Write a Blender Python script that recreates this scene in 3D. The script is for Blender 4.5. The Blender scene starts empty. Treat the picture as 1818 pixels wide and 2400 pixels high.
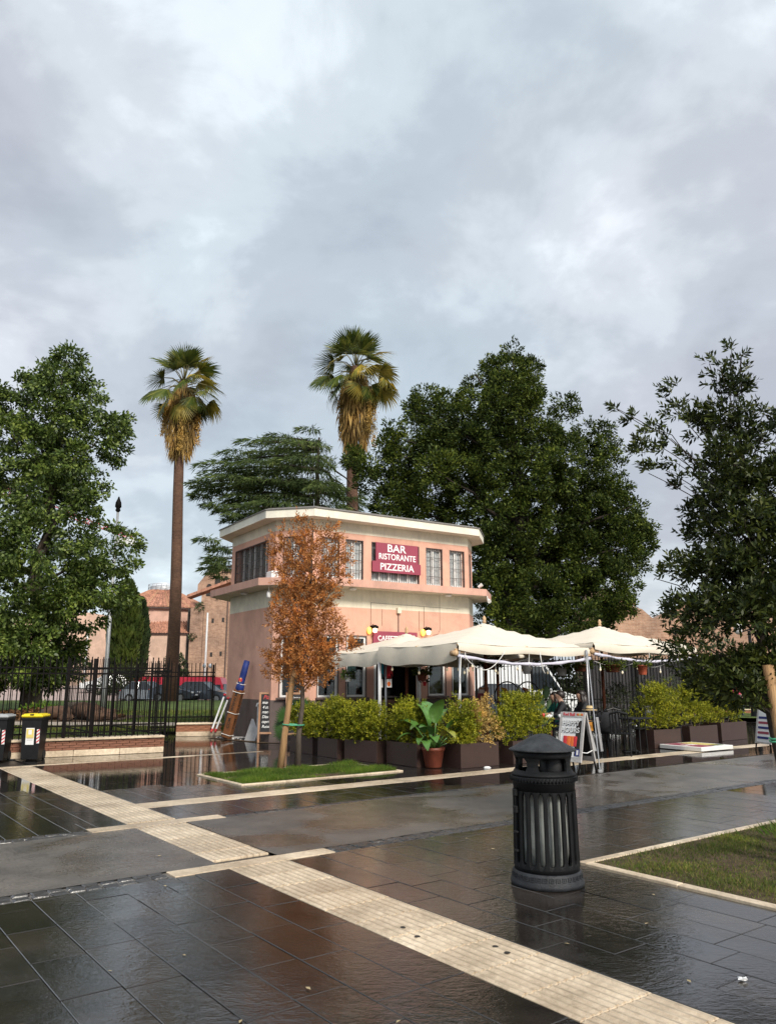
import bpy, bmesh, math, random
import numpy as np
from mathutils import Vector, Matrix, Quaternion, noise as mnoise

SC = bpy.context.scene
COL = SC.collection
R = math.radians
PI = math.pi
random.seed(7)
rng = np.random.default_rng(11)

# ------------------------------------------------------------------ camera
cam_d = bpy.data.cameras.new('camera')
cam = bpy.data.objects.new('camera', cam_d); COL.objects.link(cam)
cam.location = (0, 0, 1.6)
cam.rotation_euler = (R(90 + 12.16), 0, 0)
cam_d.sensor_fit = 'VERTICAL'
cam_d.angle_y = 2 * math.atan(1200 / 1809.0)
cam_d.clip_start = 0.05; cam_d.clip_end = 6000
SC.camera = cam

# ------------------------------------------------------------------ sky, sun, exposure
SUN_DIR = Vector((0.42, -0.72, 0.62)).normalized()
SUN_EL = math.asin(SUN_DIR.z); SUN_AZ = math.atan2(SUN_DIR.x, SUN_DIR.y)
EXPO = 1.45
world = bpy.data.worlds.new('World'); SC.world = world; world.use_nodes = True
wt = world.node_tree; wt.nodes.clear()
def wn(t, **k):
    n = wt.nodes.new(t)
    for a, b in k.items(): setattr(n, a, b)
    return n
w_out = wn('ShaderNodeOutputWorld'); w_bg = wn('ShaderNodeBackground'); w_bg.inputs['Strength'].default_value = 0.1
w_sky = wn('ShaderNodeTexSky'); w_sky.sky_type = 'NISHITA'; w_sky.sun_disc = False
w_sky.sun_elevation = SUN_EL; w_sky.sun_rotation = SUN_AZ
w_sky.air_density = 1.2; w_sky.dust_density = 2.0
w_tc = wn('ShaderNodeTexCoord'); w_sep = wn('ShaderNodeSeparateXYZ'); wt.links.new(w_tc.outputs['Generated'], w_sep.inputs[0])
w_add = wn('ShaderNodeMath', operation='ADD'); w_add.inputs[1].default_value = 0.42
w_abs = wn('ShaderNodeMath', operation='ABSOLUTE'); wt.links.new(w_sep.outputs['Z'], w_abs.inputs[0]); wt.links.new(w_abs.outputs[0], w_add.inputs[0])
w_dx = wn('ShaderNodeMath', operation='DIVIDE'); wt.links.new(w_sep.outputs['X'], w_dx.inputs[0]); wt.links.new(w_add.outputs[0], w_dx.inputs[1])
w_dy = wn('ShaderNodeMath', operation='DIVIDE'); wt.links.new(w_sep.outputs['Y'], w_dy.inputs[0]); wt.links.new(w_add.outputs[0], w_dy.inputs[1])
w_cmb = wn('ShaderNodeCombineXYZ'); wt.links.new(w_dx.outputs[0], w_cmb.inputs[0]); wt.links.new(w_dy.outputs[0], w_cmb.inputs[1])
def wnoise(scale, detail, rough, dist, off):
    mp = wn('ShaderNodeMapping'); mp.inputs['Location'].default_value = off
    wt.links.new(w_cmb.outputs[0], mp.inputs[0])
    n = wn('ShaderNodeTexNoise'); n.inputs['Scale'].default_value = scale; n.inputs['Detail'].default_value = detail
    n.inputs['Roughness'].default_value = rough; n.inputs['Distortion'].default_value = dist
    wt.links.new(mp.outputs[0], n.inputs['Vector']); return n
n_big = wnoise(1.7, 5, .55, .2, (21.5, 2.4, 6.0)); n_det = wnoise(4.2, 8, .6, .25, (7.7, 9.9, 2.0)); n_hue = wnoise(1.1, 3, .5, .3, (7.3, 2.0, 5.0))
w_m1 = wn('ShaderNodeMath', operation='MULTIPLY'); w_m1.inputs[1].default_value = 0.72; wt.links.new(n_big.outputs[0], w_m1.inputs[0])
w_m2 = wn('ShaderNodeMath', operation='MULTIPLY_ADD'); w_m2.inputs[1].default_value = 0.28; wt.links.new(n_det.outputs[0], w_m2.inputs[0]); wt.links.new(w_m1.outputs[0], w_m2.inputs[2])
w_r = wn('ShaderNodeValToRGB'); wt.links.new(w_m2.outputs[0], w_r.inputs[0])
cr = w_r.color_ramp; cr.interpolation = 'EASE'
cr.elements[0].position = 0.37; cr.elements[0].color = (.455, .478, .535, 1)
cr.elements[1].position = 0.63; cr.elements[1].color = (1.04, 1.06, 1.08, 1)
e = cr.elements.new(0.445); e.color = (.535, .57, .625, 1)
e = cr.elements.new(0.505); e.color = (.67, .705, .755, 1)
e = cr.elements.new(0.56); e.color = (.85, .89, .94, 1)
w_r2 = wn('ShaderNodeValToRGB'); wt.links.new(n_hue.outputs[0], w_r2.inputs[0])
w_r2.color_ramp.elements[0].position = .38; w_r2.color_ramp.elements[0].color = (.92, 1.0, 1.01, 1)
w_r2.color_ramp.elements[1].position = .62; w_r2.color_ramp.elements[1].color = (1.015, 1.0, 1.0, 1)
w_mul = wn('ShaderNodeMix', data_type='RGBA', blend_type='MULTIPLY'); w_mul.inputs[0].default_value = 1
wt.links.new(w_r.outputs[0], w_mul.inputs[6]); wt.links.new(w_r2.outputs[0], w_mul.inputs[7])
w_gain = wn('ShaderNodeMix', data_type='RGBA', blend_type='MULTIPLY'); w_gain.inputs[0].default_value = 1
g_ = 11.2 / (2 ** EXPO); w_gain.inputs[7].default_value = (g_, g_, g_, 1)
wt.links.new(w_mul.outputs[2], w_gain.inputs[6])
w_mix = wn('ShaderNodeMix', data_type='RGBA'); w_mix.inputs[0].default_value = .93
wt.links.new(w_sky.outputs[0], w_mix.inputs[6]); wt.links.new(w_gain.outputs[2], w_mix.inputs[7])
wt.links.new(w_mix.outputs[2], w_bg.inputs[0]); wt.links.new(w_bg.outputs[0], w_out.inputs[0])

sun_d = bpy.data.lights.new('sun', 'SUN'); sun = bpy.data.objects.new('sun', sun_d); COL.objects.link(sun)
sun_d.energy = 1.5; sun_d.angle = R(16); sun_d.color = (1.0, .93, .83)
sun.rotation_euler = SUN_DIR.to_track_quat('Z', 'Y').to_euler()
SC.view_settings.view_transform = 'Standard'; SC.view_settings.look = 'None'
SC.view_settings.exposure = EXPO; SC.view_settings.gamma = 1; SC.view_settings.use_curve_mapping = False
SC.render.engine = 'CYCLES'
cy = SC.cycles; cy.max_bounces = 6; cy.diffuse_bounces = 3; cy.glossy_bounces = 3; cy.transmission_bounces = 3
cy.transparent_max_bounces = 10; cy.use_denoising = True; cy.caustics_reflective = False; cy.caustics_refractive = False
cy.sample_clamp_indirect = 4

# ------------------------------------------------------------------ materials
def newmat(name):
    m = bpy.data.materials.new(name); m.use_nodes = True
    nt = m.node_tree; b = nt.nodes['Principled BSDF']; return m, nt, b
def nd(nt, t, **k):
    n = nt.nodes.new(t)
    for a, b in k.items(): setattr(n, a, b)
    return n
def c4(c): return (c[0], c[1], c[2], 1)
def coords(nt, space='obj'):
    if space == 'pos': return nd(nt, 'ShaderNodeNewGeometry').outputs['Position']
    return nd(nt, 'ShaderNodeTexCoord').outputs['Object']
def noise_n(nt, vec, scale, detail=4, rough=.55, dist=0, sc3=None):
    if sc3:
        mp = nd(nt, 'ShaderNodeMapping'); mp.inputs['Scale'].default_value = sc3; nt.links.new(vec, mp.inputs[0]); vec = mp.outputs[0]
    n = nd(nt, 'ShaderNodeTexNoise'); n.inputs['Scale'].default_value = scale; n.inputs['Detail'].default_value = detail
    n.inputs['Roughness'].default_value = rough; n.inputs['Distortion'].default_value = dist
    nt.links.new(vec, n.inputs['Vector']); return n.outputs[0]
def ramp(nt, fac, stops):
    r = nd(nt, 'ShaderNodeValToRGB'); nt.links.new(fac, r.inputs[0]); e = r.color_ramp.elements
    e[0].position = stops[0][0]; e[0].color = c4(stops[0][1]); e[1].position = stops[-1][0]; e[1].color = c4(stops[-1][1])
    for p, c in stops[1:-1]:
        x = e.new(p); x.color = c4(c)
    return r.outputs[0]
def mixc(nt, fac, a, b, mode='MIX'):
    m = nd(nt, 'ShaderNodeMix', data_type='RGBA', blend_type=mode)
    for s, v in ((0, fac), (6, a), (7, b)):
        if isinstance(v, (int, float)): m.inputs[s].default_value = v
        elif isinstance(v, tuple): m.inputs[s].default_value = c4(v)
        else: nt.links.new(v, m.inputs[s])
    return m.outputs[2]
def math_n(nt, op, a, b=None):
    m = nd(nt, 'ShaderNodeMath', operation=op)
    for i, v in enumerate((a, b)):
        if v is None: continue
        if isinstance(v, (int, float)): m.inputs[i].default_value = v
        else: nt.links.new(v, m.inputs[i])
    return m.outputs[0]
def bump(nt, b, h, strength=.3, dist=.02):
    n = nd(nt, 'ShaderNodeBump'); n.inputs['Strength'].default_value = strength; n.inputs['Distance'].default_value = dist
    nt.links.new(h, n.inputs['Height']); nt.links.new(n.outputs[0], b.inputs['Normal'])
def simple(name, col, rough=.6, metal=0, spec=.5, var=.18, scale=6, bs=.15, bscale=40, emit=None, space='obj', sc3=None, alpha=None):
    m, nt, b = newmat(name); v = coords(nt, space)
    f = noise_n(nt, v, scale, 5, .6, 0, sc3)
    lo = tuple(c * (1 - var) for c in col); hi = tuple(min(1, c * (1 + var)) for c in col)
    nt.links.new(ramp(nt, f, [(.3, lo), (.7, hi)]), b.inputs['Base Color'])
    b.inputs['Roughness'].default_value = rough; b.inputs['Metallic'].default_value = metal; b.inputs['Specular IOR Level'].default_value = spec
    if bs: bump(nt, b, noise_n(nt, v, bscale, 3), bs, .01)
    if emit:
        b.inputs['Emission Color'].default_value = c4(emit[0]); b.inputs['Emission Strength'].default_value = emit[1]
    return m

def wet_stone(name, c1, c2, dry_rough=.34, puddle=.5, rip=.12, rnd=True, grain=.35):
    """dark stone under rain water: dry-ish patches and puddles, fine ripples"""
    m, nt, b = newmat(name); v = coords(nt, 'pos')
    f = noise_n(nt, v, 2.2, 6, .6); col = ramp(nt, f, [(.3, c1), (.7, c2)])
    fine = noise_n(nt, v, 60, 4, .6); col = mixc(nt, grain, col, ramp(nt, fine, [(.35, (0.35, 0.35, 0.35)), (.7, (1.45, 1.42, 1.38))]), 'MULTIPLY')
    big = noise_n(nt, v, .35, 4, .6); col = mixc(nt, .8, col, ramp(nt, big, [(.35, (.72, .72, .74)), (.65, (1.25, 1.2, 1.14))]), 'MULTIPLY')
    if rnd:
        oi = nd(nt, 'ShaderNodeObjectInfo'); col = mixc(nt, 1.0, col, ramp(nt, oi.outputs['Random'], [(0, (.7, .7, .72)), (1, (1.35, 1.3, 1.25))]), 'MULTIPLY')
    nt.links.new(col, b.inputs['Base Color'])
    pm = noise_n(nt, v, .55, 5, .6, .4)
    pw = ramp(nt, pm, [(puddle - .07, (0, 0, 0)), (puddle + .06, (1, 1, 1))])     # 1 = film of water broken by the stone, 0 = standing water
    pr = math_n(nt, 'MULTIPLY_ADD', pw); nd_ = nt.nodes[-1]; nd_.inputs[1].default_value = dry_rough - .05; nd_.inputs[2].default_value = .05
    rg = math_n(nt, 'MULTIPLY', pr, ramp(nt, fine, [(.3, (.75, .75, .75)), (.75, (1.25, 1.25, 1.25))]))
    nt.links.new(rg, b.inputs['Roughness'])
    b.inputs['Specular IOR Level'].default_value = .95; b.inputs['IOR'].default_value = 1.5
    r1 = noise_n(nt, v, 11, 3, .6, .8, (1, 1.7, 1)); r2 = noise_n(nt, v, 34, 3, .6, 1.2, (1, 1.6, 1))
    hh = math_n(nt, 'MULTIPLY_ADD', r2); nt.nodes[-1].inputs[1].default_value = .35; nt.links.new(r1, nt.nodes[-1].inputs[2])
    st = math_n(nt, 'MULTIPLY', fine, pw); h3 = math_n(nt, 'MULTIPLY_ADD', st); nt.nodes[-1].inputs[1].default_value = .12; nt.links.new(hh, nt.nodes[-1].inputs[2])
    bump(nt, b, h3, rip, .05)
    return m

def foliage(name, cols, rough=.5, trans=.22, patch=.6, spec=.4):
    """leaf colour: every leaf its own tone from the list, clumps drift a little"""
    m, nt, b = newmat(name)
    g = nd(nt, 'ShaderNodeNewGeometry'); v = g.outputs['Position']
    n = len(cols); c = ramp(nt, g.outputs['Random Per Island'], [(i / max(1, n - 1), cols[i]) for i in range(n)])
    f = noise_n(nt, v, patch, 3)
    c = mixc(nt, 1.0, c, ramp(nt, f, [(.30, (.5, .55, .5)), (.5, (.95, .97, .9)), (.70, (1.65, 1.55, 1.2))]), 'MULTIPLY')
    nt.links.new(c, b.inputs['Base Color']); b.inputs['Roughness'].default_value = rough; b.inputs['Specular IOR Level'].default_value = spec
    if trans:
        t = nd(nt, 'ShaderNodeBsdfTranslucent'); nt.links.new(c, t.inputs[0]); mx = nd(nt, 'ShaderNodeMixShader'); mx.inputs[0].default_value = trans
        nt.links.new(b.outputs[0], mx.inputs[1]); nt.links.new(t.outputs[0], mx.inputs[2])
        nt.links.new(mx.outputs[0], nt.nodes['Material Output'].inputs[0])
    return m

def glass_mat(name, tint=(.75, .8, .8), refl=1.0):
    m, nt, b = newmat(name)
    tr = nd(nt, 'ShaderNodeBsdfTransparent'); tr.inputs[0].default_value = c4(tint)
    gl = nd(nt, 'ShaderNodeBsdfGlossy'); gl.inputs['Roughness'].default_value = .03
    fr = nd(nt, 'ShaderNodeFresnel'); fr.inputs[0].default_value = 1.52
    mx = nd(nt, 'ShaderNodeMixShader'); nt.links.new(math_n(nt, 'MULTIPLY_ADD', fr.outputs[0]), mx.inputs[0])
    k = nt.nodes[-1]
    for n in nt.nodes:
        if n.type == 'MATH': n.inputs[1].default_value = refl; n.inputs[2].default_value = .03
    nt.links.new(tr.outputs[0], mx.inputs[1]); nt.links.new(gl.outputs[0], mx.inputs[2]); nt.links.new(mx.outputs[0], nt.nodes['Material Output'].inputs[0])
    return m

def brick_tex(name, c1, c2, mortar, scale=1.0, bw=.27, bh=.07):
    m, nt, b = newmat(name); v = coords(nt, 'obj')
    sp = nd(nt, 'ShaderNodeSeparateXYZ'); nt.links.new(v, sp.inputs[0])
    s = math_n(nt, 'ADD', sp.outputs[0], sp.outputs[1]); cb = nd(nt, 'ShaderNodeCombineXYZ'); nt.links.new(s, cb.inputs[0]); nt.links.new(sp.outputs[2], cb.inputs[1])
    br = nd(nt, 'ShaderNodeTexBrick'); br.inputs['Scale'].default_value = scale; br.inputs['Brick Width'].default_value = bw; br.inputs['Row Height'].default_value = bh
    br.inputs['Mortar Size'].default_value = .012; br.inputs['Color1'].default_value = c4(c1); br.inputs['Color2'].default_value = c4(c2); br.inputs['Mortar'].default_value = c4(mortar)
    nt.links.new(cb.outputs[0], br.inputs[0])
    f = noise_n(nt, v, .35, 6, .65); f2 = noise_n(nt, v, 2.5, 5, .7)
    c = mixc(nt, 1, br.outputs[0], ramp(nt, f, [(.3, (.62, .6, .6)), (.7, (1.3, 1.2, 1.1))]), 'MULTIPLY')
    c = mixc(nt, 1, c, ramp(nt, f2, [(.3, (.75, .72, .7)), (.7, (1.2, 1.2, 1.2))]), 'MULTIPLY')
    nt.links.new(c, b.inputs['Base Color']); b.inputs['Roughness'].default_value = .9; b.inputs['Specular IOR Level'].default_value = .2
    bump(nt, b, f2, .5, .08)
    return m

def plaster(name, col, stain=.25, dirt=(.2, .16, .14)):
    m, nt, b = newmat(name); v = coords(nt, 'obj')
    blot = noise_n(nt, v, .8, 6, .7, .5); f = noise_n(nt, v, 1.3, 6, .65); streak = noise_n(nt, v, 5, 5, .65, 0, (2.2, 2.2, .22)); fine = noise_n(nt, v, 30, 4)
    c = ramp(nt, f, [(.3, tuple(x * .86 for x in col)), (.7, tuple(min(1, x * 1.06) for x in col))])
    c = mixc(nt, .8, c, ramp(nt, blot, [(.40, (.84, .83, .84)), (.56, (1.04, 1.04, 1.03))]), 'MULTIPLY')
    c = mixc(nt, math_n(nt, 'MULTIPLY', ramp(nt, streak, [(.50, (0, 0, 0)), (.76, (1, 1, 1))]), stain), c, dirt)
    nt.links.new(c, b.inputs['Base Color']); b.inputs['Roughness'].default_value = .85; b.inputs['Specular IOR Level'].default_value = .25
    bump(nt, b, fine, .12, .01)
    return m

def bark(name, c1, c2, sc3=(1, 1, .25), scale=14, rings=False):
    m, nt, b = newmat(name); v = coords(nt, 'obj')
    f = noise_n(nt, v, scale, 6, .65, .3, (1, 1, 3.2) if rings else sc3)
    g = noise_n(nt, v, 1.5, 4)
    c = ramp(nt, f, [(.28, c1), (.72, c2)]); c = mixc(nt, 1, c, ramp(nt, g, [(.3, (.75, .75, .75)), (.7, (1.25, 1.2, 1.15))]), 'MULTIPLY')
    nt.links.new(c, b.inputs['Base Color']); b.inputs['Roughness'].default_value = .85; b.inputs['Specular IOR Level'].default_value = .25
    bump(nt, b, f, .7, .03)
    return m

M = {}
M['slab'] = wet_stone('wet_basalt', (.012, .0105, .0095), (.038, .032, .0275), .20, .545, .06)
M['slab_far'] = wet_stone('wet_basalt_far', (.012, .0105, .0095), (.030, .026, .023), .10, .60, .010, False)
M['bed'] = simple('joint_sand', (.02, .017, .015), .4)
M['asphalt'] = wet_stone('wet_asphalt', (.062, .054, .047), (.135, .118, .103), .46, .47, .12, False, .9)
M['road'] = wet_stone('far_asphalt', (.05, .047, .045), (.09, .085, .08), .4, .5, .06, False)
M['sett_joint'] = simple('sett_joint', (.12, .108, .096), .5, 0, .4, .25, 20, .3, 90)
M['sett'] = wet_stone('wet_setts', (.014, .013, .013), (.04, .037, .037), .36, .25, .15)
def travertine(name, k=1.0, rough=.42, streaks=False):
    m, nt, b = newmat(name); v = coords(nt, 'pos'); oi = nd(nt, 'ShaderNodeObjectInfo')
    f = noise_n(nt, v, 3, 6, .65); f2 = noise_n(nt, v, 22, 5, .7, .5); f3 = noise_n(nt, v, .9, 4, .6)
    c = ramp(nt, f, [(.28, (.46 * k, .38 * k, .275 * k)), (.52, (.64 * k, .535 * k, .40 * k)), (.75, (.76 * k, .65 * k, .50 * k))])
    c = mixc(nt, .7, c, ramp(nt, f2, [(.3, (.62, .58, .54)), (.6, (1.08, 1.08, 1.08))]), 'MULTIPLY')
    c = mixc(nt, .8, c, ramp(nt, f3, [(.35, (.72, .68, .64)), (.65, (1.1, 1.1, 1.1))]), 'MULTIPLY')
    c = mixc(nt, 1, c, ramp(nt, oi.outputs['Random'], [(0, (.84, .82, .8)), (1, (1.1, 1.1, 1.1))]), 'MULTIPLY')
    if streaks:
        ov = nd(nt, 'ShaderNodeVectorMath', operation='ADD'); nt.links.new(coords(nt), ov.inputs[0]); nt.links.new(oi.outputs['Random'], ov.inputs[1])
        sx = nd(nt, 'ShaderNodeSeparateXYZ'); nt.links.new(coords(nt), sx.inputs[0])
        wv = math_n(nt, 'COSINE', math_n(nt, 'MULTIPLY', sx.outputs[0], 2 * PI * 9 / .57)); stk = noise_n(nt, ov.outputs[0], 1, 4, .6, 0, (30, 2.2, 1))
        gm = math_n(nt, 'MULTIPLY', ramp(nt, wv, [(.55, (0, 0, 0)), (.95, (1, 1, 1))]), ramp(nt, stk, [(.32, (.15, .15, .15)), (.65, (1, 1, 1))]))
        c = mixc(nt, math_n(nt, 'MULTIPLY', gm, .62), c, (.20, .155, .11))
    nt.links.new(c, b.inputs['Base Color'])
    nt.links.new(ramp(nt, f3, [(.38, (.24,) * 3), (.65, (rough,) * 3)]), b.inputs['Roughness']); b.inputs['Specular IOR Level'].default_value = .4
    bump(nt, b, f2, .25, .01)
    return m
M['trav'] = travertine('travertine', 1.0, .42, True); M['trav_pale'] = travertine('travertine_pale', 1.06, .5)
M['soil'] = simple('soil', (.075, .05, .032), .9, 0, .2, .5, 9, .8, 60, space='pos')
M['lawn'] = simple('lawn', (.075, .105, .03), .95, 0, .1, .55, 1.2, .8, 120, space='pos')
M['grass'] = foliage('grass_foliage', [(.045,.10,.010),(.08,.16,.018),(.12,.19,.03),(.19,.19,.05)], .55, .3, 1.6, .2)
M['grass_dry'] = foliage('grass_dry_foliage', [(.05,.09,.015),(.085,.14,.022),(.15,.17,.04),(.24,.19,.08)], .6, .3, 1.5, .2)
M['plaza'] = simple('pale_paving', (.36, .27, .24), .6, 0, .4, .12, .5, .1, 8, space='pos')
M['path'] = simple('gravel_path', (.34, .29, .24), .85, 0, .2, .2, 3, .3, 50, space='pos')
M['pink'] = plaster('pink_plaster', (.68, .385, .285), .20, (.33, .2, .16))
M['cream'] = plaster('cream_plaster', (.76, .70, .56), .26, (.30, .25, .18))
M['ledgepink'] = plaster('pink_ledge', (.62, .36, .28), .3)
M['eave'] = plaster('cream_eave', (.82, .78, .66), .12, (.4, .34, .25))
M['dado'] = plaster('grey_dado', (.15, .115, .105), .55, (.05, .04, .04))
M['roof'] = simple('roof_felt', (.2, .19, .18), .8)
M['white'] = simple('white_paint', (.78, .77, .74), .4, var=.05, bs=0)
M['frame_dark'] = simple('dark_frame', (.11, .075, .065), .5, bs=0)
M['iron'] = simple('black_iron', (.005, .004, .004), .65, 0, .1, .4, 12, .2, 90)
M['grille'] = simple('iron_grille', (.06, .05, .05), .5, bs=0)
M['castiron'] = simple('bin_iron', (.009, .0095, .0105), .55, 0, .16, .35, 7, .35, 130)
M['hood_iron'] = simple('bin_hood_iron', (.026, .028, .031), .6, 0, .25, .5, 9, .5, 60)
M['castgrey'] = simple('bin_base_iron', (.025, .027, .031), .55, 0, .3, .4, 14, .5, 90)
M['glass'] = glass_mat('window_glass', (.55, .6, .6), 1.0)
M['glass_clear'] = glass_mat('clear_window_glass', (.95, .96, .96), .6)
M['plastic'] = glass_mat('clear_plastic', (.88, .88, .9), .8)
M['curtain'] = simple('white_curtain', (.82, .81, .80), .8, 0, .2, .12, 8, .2, 14, sc3=(3, 3, .1))
M['curtain_grey'] = simple('grey_blind', (.42, .38, .34), .8, 0, .2, .3, 6, .2, 14, sc3=(3, 3, .15))
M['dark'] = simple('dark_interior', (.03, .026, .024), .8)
M['darkwood'] = simple('interior_wood', (.07, .035, .02), .6)
M['maroon'] = simple('maroon_sign', (.29, .052, .085), .5, 0, .4, .06, 3, 0)
M['letter'] = simple('white_letters', (.86, .85, .83), .5, var=.02, bs=0)
M['canvas'] = simple('cream_canvas', (.66, .60, .50), .85, 0, .2, .06, 2.5, .35, 5)
M['wood_light'] = bark('light_wood', (.42, .27, .15), (.62, .45, .28), (1, 1, .15), 10)
M['wood_red'] = bark('red_brown_wood', (.07, .022, .012), (.16, .055, .028), (1, 1, .15), 10)
M['steel'] = simple('galvanised_steel', (.45, .45, .46), .38, .7, .5, .15, 9, 0)
M['rope'] = simple('white_rope', (.7, .68, .64), .8, bs=0)
M['vinyl'] = simple('rolled_clear_vinyl', (.60, .58, .68), .18, 0, .8, .18, 7, .5, 9)
M['planter'] = simple('brown_planter', (.048, .027, .022), .42, 0, .45, .10, 3, .05, 20)
M['terracotta'] = simple('terracotta', (.17, .045, .025), .5, 0, .4, .25, 9, .2, 40)
M['orange_pot'] = simple('orange_pot', (.45, .1, .05), .5)
M['bush'] = foliage('bush_foliage', [(.07,.095,.007),(.18,.205,.014),(.31,.315,.024),(.43,.40,.05)], .5, .3, 3.2, .2)
M['bush_gold'] = foliage('golden_dry_shrub', [(.30,.18,.05),(.50,.33,.11),(.64,.45,.18),(.36,.24,.09)], .55, .25, 3, .15)
M['bush_grey'] = foliage('grey_green_shrub', [(.04, .055, .025), (.07, .09, .04), (.11, .13, .07)], .55, .2, 2)
M['leaf_fan'] = simple('dark_fan_leaf', (.03, .075, .015), .4, 0, .3, .3, 5, .2, 14)
M['leaf_big'] = simple('glossy_leaf', (.075, .17, .035), .28, 0, .5, .35, 5, .2, 14)
M['leaf_yel'] = simple('yellow_leaf', (.25, .26, .05), .35, 0, .5, .3, 5, .2, 14)
M['cactus'] = simple('cactus_pad', (.10, .17, .075), .5, 0, .3, .2, 5, .3, 50)
M['tree_left'] = foliage('tree_left_foliage', [(.028,.052,.012),(.06,.095,.020),(.11,.16,.032),(.20,.25,.07)], .42, .22, .95, .32)
M['tree_dark'] = foliage('tree_dark_foliage', [(.016,.028,.006),(.032,.052,.009),(.062,.088,.015),(.13,.155,.028)], .6, .18, .5, .18)
M['cedar'] = foliage('cedar_foliage', [(.04,.06,.022),(.065,.095,.034),(.11,.14,.055)], .8, .2, .9, .1)
M['cypress'] = foliage('cypress_leaves', [(.045, .075, .012), (.07, .10, .018), (.10, .125, .03)], .6, .15, .8, .3)
M['cypress_dark'] = foliage('cypress_dark_leaves', [(.022, .04, .014), (.035, .055, .02), (.05, .07, .03)], .6, .1, .8, .3)
M['bay'] = foliage('bay_foliage', [(.012,.020,.006),(.024,.037,.009),(.046,.062,.013),(.085,.10,.020)], .45, .18, 1.8, .25)
M['dead'] = foliage('dead_foliage', [(.30,.105,.03),(.50,.20,.066),(.63,.30,.115),(.40,.15,.05),(.15,.07,.03)], .65, .3, 3, .12)
M['litter_leaves'] = foliage('leaf_litter', [(.06,.03,.015),(.12,.06,.03),(.17,.09,.045)], .7, .1, 2, .15)
M['hedge'] = foliage('far_hedge', [(.02, .03, .012), (.035, .05, .018), (.055, .07, .025)], .6, .1, .8, .3)
M['flower'] = foliage('magenta_flowers', [(.35, .03, .16), (.5, .06, .25), (.04, .07, .02)], .6, .2, 2, .3)
M['bark_grey'] = bark('grey_bark', (.05, .04, .032), (.13, .105, .085))
M['bark_dark'] = bark('dark_bark', (.02, .016, .013), (.06, .047, .038))
M['palm_bark'] = bark('palm_bark', (.055, .03, .02), (.15, .085, .058), scale=5, rings=True)
M['stake'] = bark('peeled_pine_stake', (.22, .12, .055), (.48, .31, .16), (1, 1, .12), 16)
M['tie'] = simple('green_tie', (.06, .30, .17), .5, bs=0)
M['frond_g'] = foliage('frond_g_foliage', [(.045,.07,.014),(.09,.115,.022),(.17,.17,.035)], .45, .25, .8, .3)
M['frond_y'] = foliage('frond_y_foliage', [(.26,.20,.03),(.38,.28,.055),(.17,.17,.035)], .5, .28, .8, .3)
M['frond_d'] = foliage('frond_d_foliage', [(.20,.115,.045),(.33,.21,.08),(.46,.31,.12)], .7, .25, .8, .15)
M['petiole'] = simple('palm_petiole', (.16, .14, .05), .5, bs=0)
M['fruit'] = foliage('palm_fruit_strands', [(.34, .2, .05), (.5, .31, .09)], .6, .1, .8, .3)
M['brick'] = simple('red_brick', (.30, .135, .075), .75, 0, .3, .3, 5, .5, 60)
M['mortar'] = simple('mortar', (.28, .24, .2), .9)
M['brick_wet'] = simple('dark_brick', (.20, .085, .05), .5, 0, .4, .35, 5, .5, 60)
M['church'] = plaster('church_brick_face', (.62, .43, .33), .3, (.25, .16, .12))
M['church_drum'] = plaster('church_drum_face', (.58, .37, .29), .3, (.3, .2, .16))
M['ruin'] = brick_tex('ancient_brick', (.43, .285, .21), (.33, .205, .145), (.42, .35, .29), 1, .5, .12)
M['rooftile'] = simple('clay_roof_tile', (.38, .19, .13), .85, 0, .2, .55, 2.5, .4, 5)
M['ridge'] = simple('clay_ridge', (.42, .24, .14), .85)
M['lantern'] = simple('pale_lantern', (.55, .58, .62), .5, var=.08)
M['pole_white'] = simple('white_pole', (.62, .62, .62), .5, var=.06, bs=0)
M['pole_grey'] = simple('grey_pole', (.33, .34, .35), .4, .3, .5, .1, 4, 0)
M['crane_red'] = simple('red_crane', (.55, .09, .13), .5, bs=0)
M['black'] = simple('black_plastic', (.008, .008, .009), .45, 0, .3, .3, 8, .1, 60)
M['yellow'] = simple('yellow_lid', (.72, .56, .02), .4, var=.06, bs=0)
M['greylid'] = simple('grey_lid', (.35, .36, .37), .4, var=.06, bs=0)
M['red'] = simple('red_print', (.55, .03, .04), .5, var=.06, bs=0)
M['orange'] = simple('orange_print', (.75, .16, .03), .5, var=.12, bs=0)
M['paper'] = simple('white_print', (.74, .74, .74), .5, var=.03, bs=0)
M['yprint'] = simple('yellow_print', (.68, .56, .17), .5, var=.08, bs=0)
M['board'] = simple('blackboard', (.018, .019, .022), .6, 0, .3, .4, 5, .1, 60)
M['board_frame'] = bark('board_wood', (.28, .15, .09), (.45, .28, .18), (1, 1, .2), 12)
M['chalk'] = simple('chalk', (.75, .75, .74), .8, var=.1, bs=0)
M['chalk_red'] = simple('red_chalk', (.5, .06, .06), .8, bs=0)
M['blue'] = simple('blue_canvas', (.012, .028, .15), .6, 0, .3, .3, 6, .4, 12)
M['navy'] = simple('navy_print', (.02, .03, .16), .5, bs=0)
M['card'] = simple('wet_cardboard', (.16, .062, .022), .7, 0, .3, .3, 3, .3, 25)
M['ink'] = simple('black_ink', (.02, .015, .012), .7, bs=0)
M['tan'] = simple('tan_dispenser', (.42, .27, .1), .35, var=.1, bs=0)
M['cyan'] = simple('cyan_dispenser', (.03, .42, .55), .3, var=.1, bs=0)
M['redpl'] = simple('red_dispenser', (.6, .03, .035), .3, var=.1, bs=0)
M['mint'] = simple('mint_panel', (.42, .62, .62), .5, var=.05, bs=0)
M['bulb'] = simple('bulb_glass', (.8, .75, .6), .3, emit=((1, .8, .5), .12), bs=0)
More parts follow.
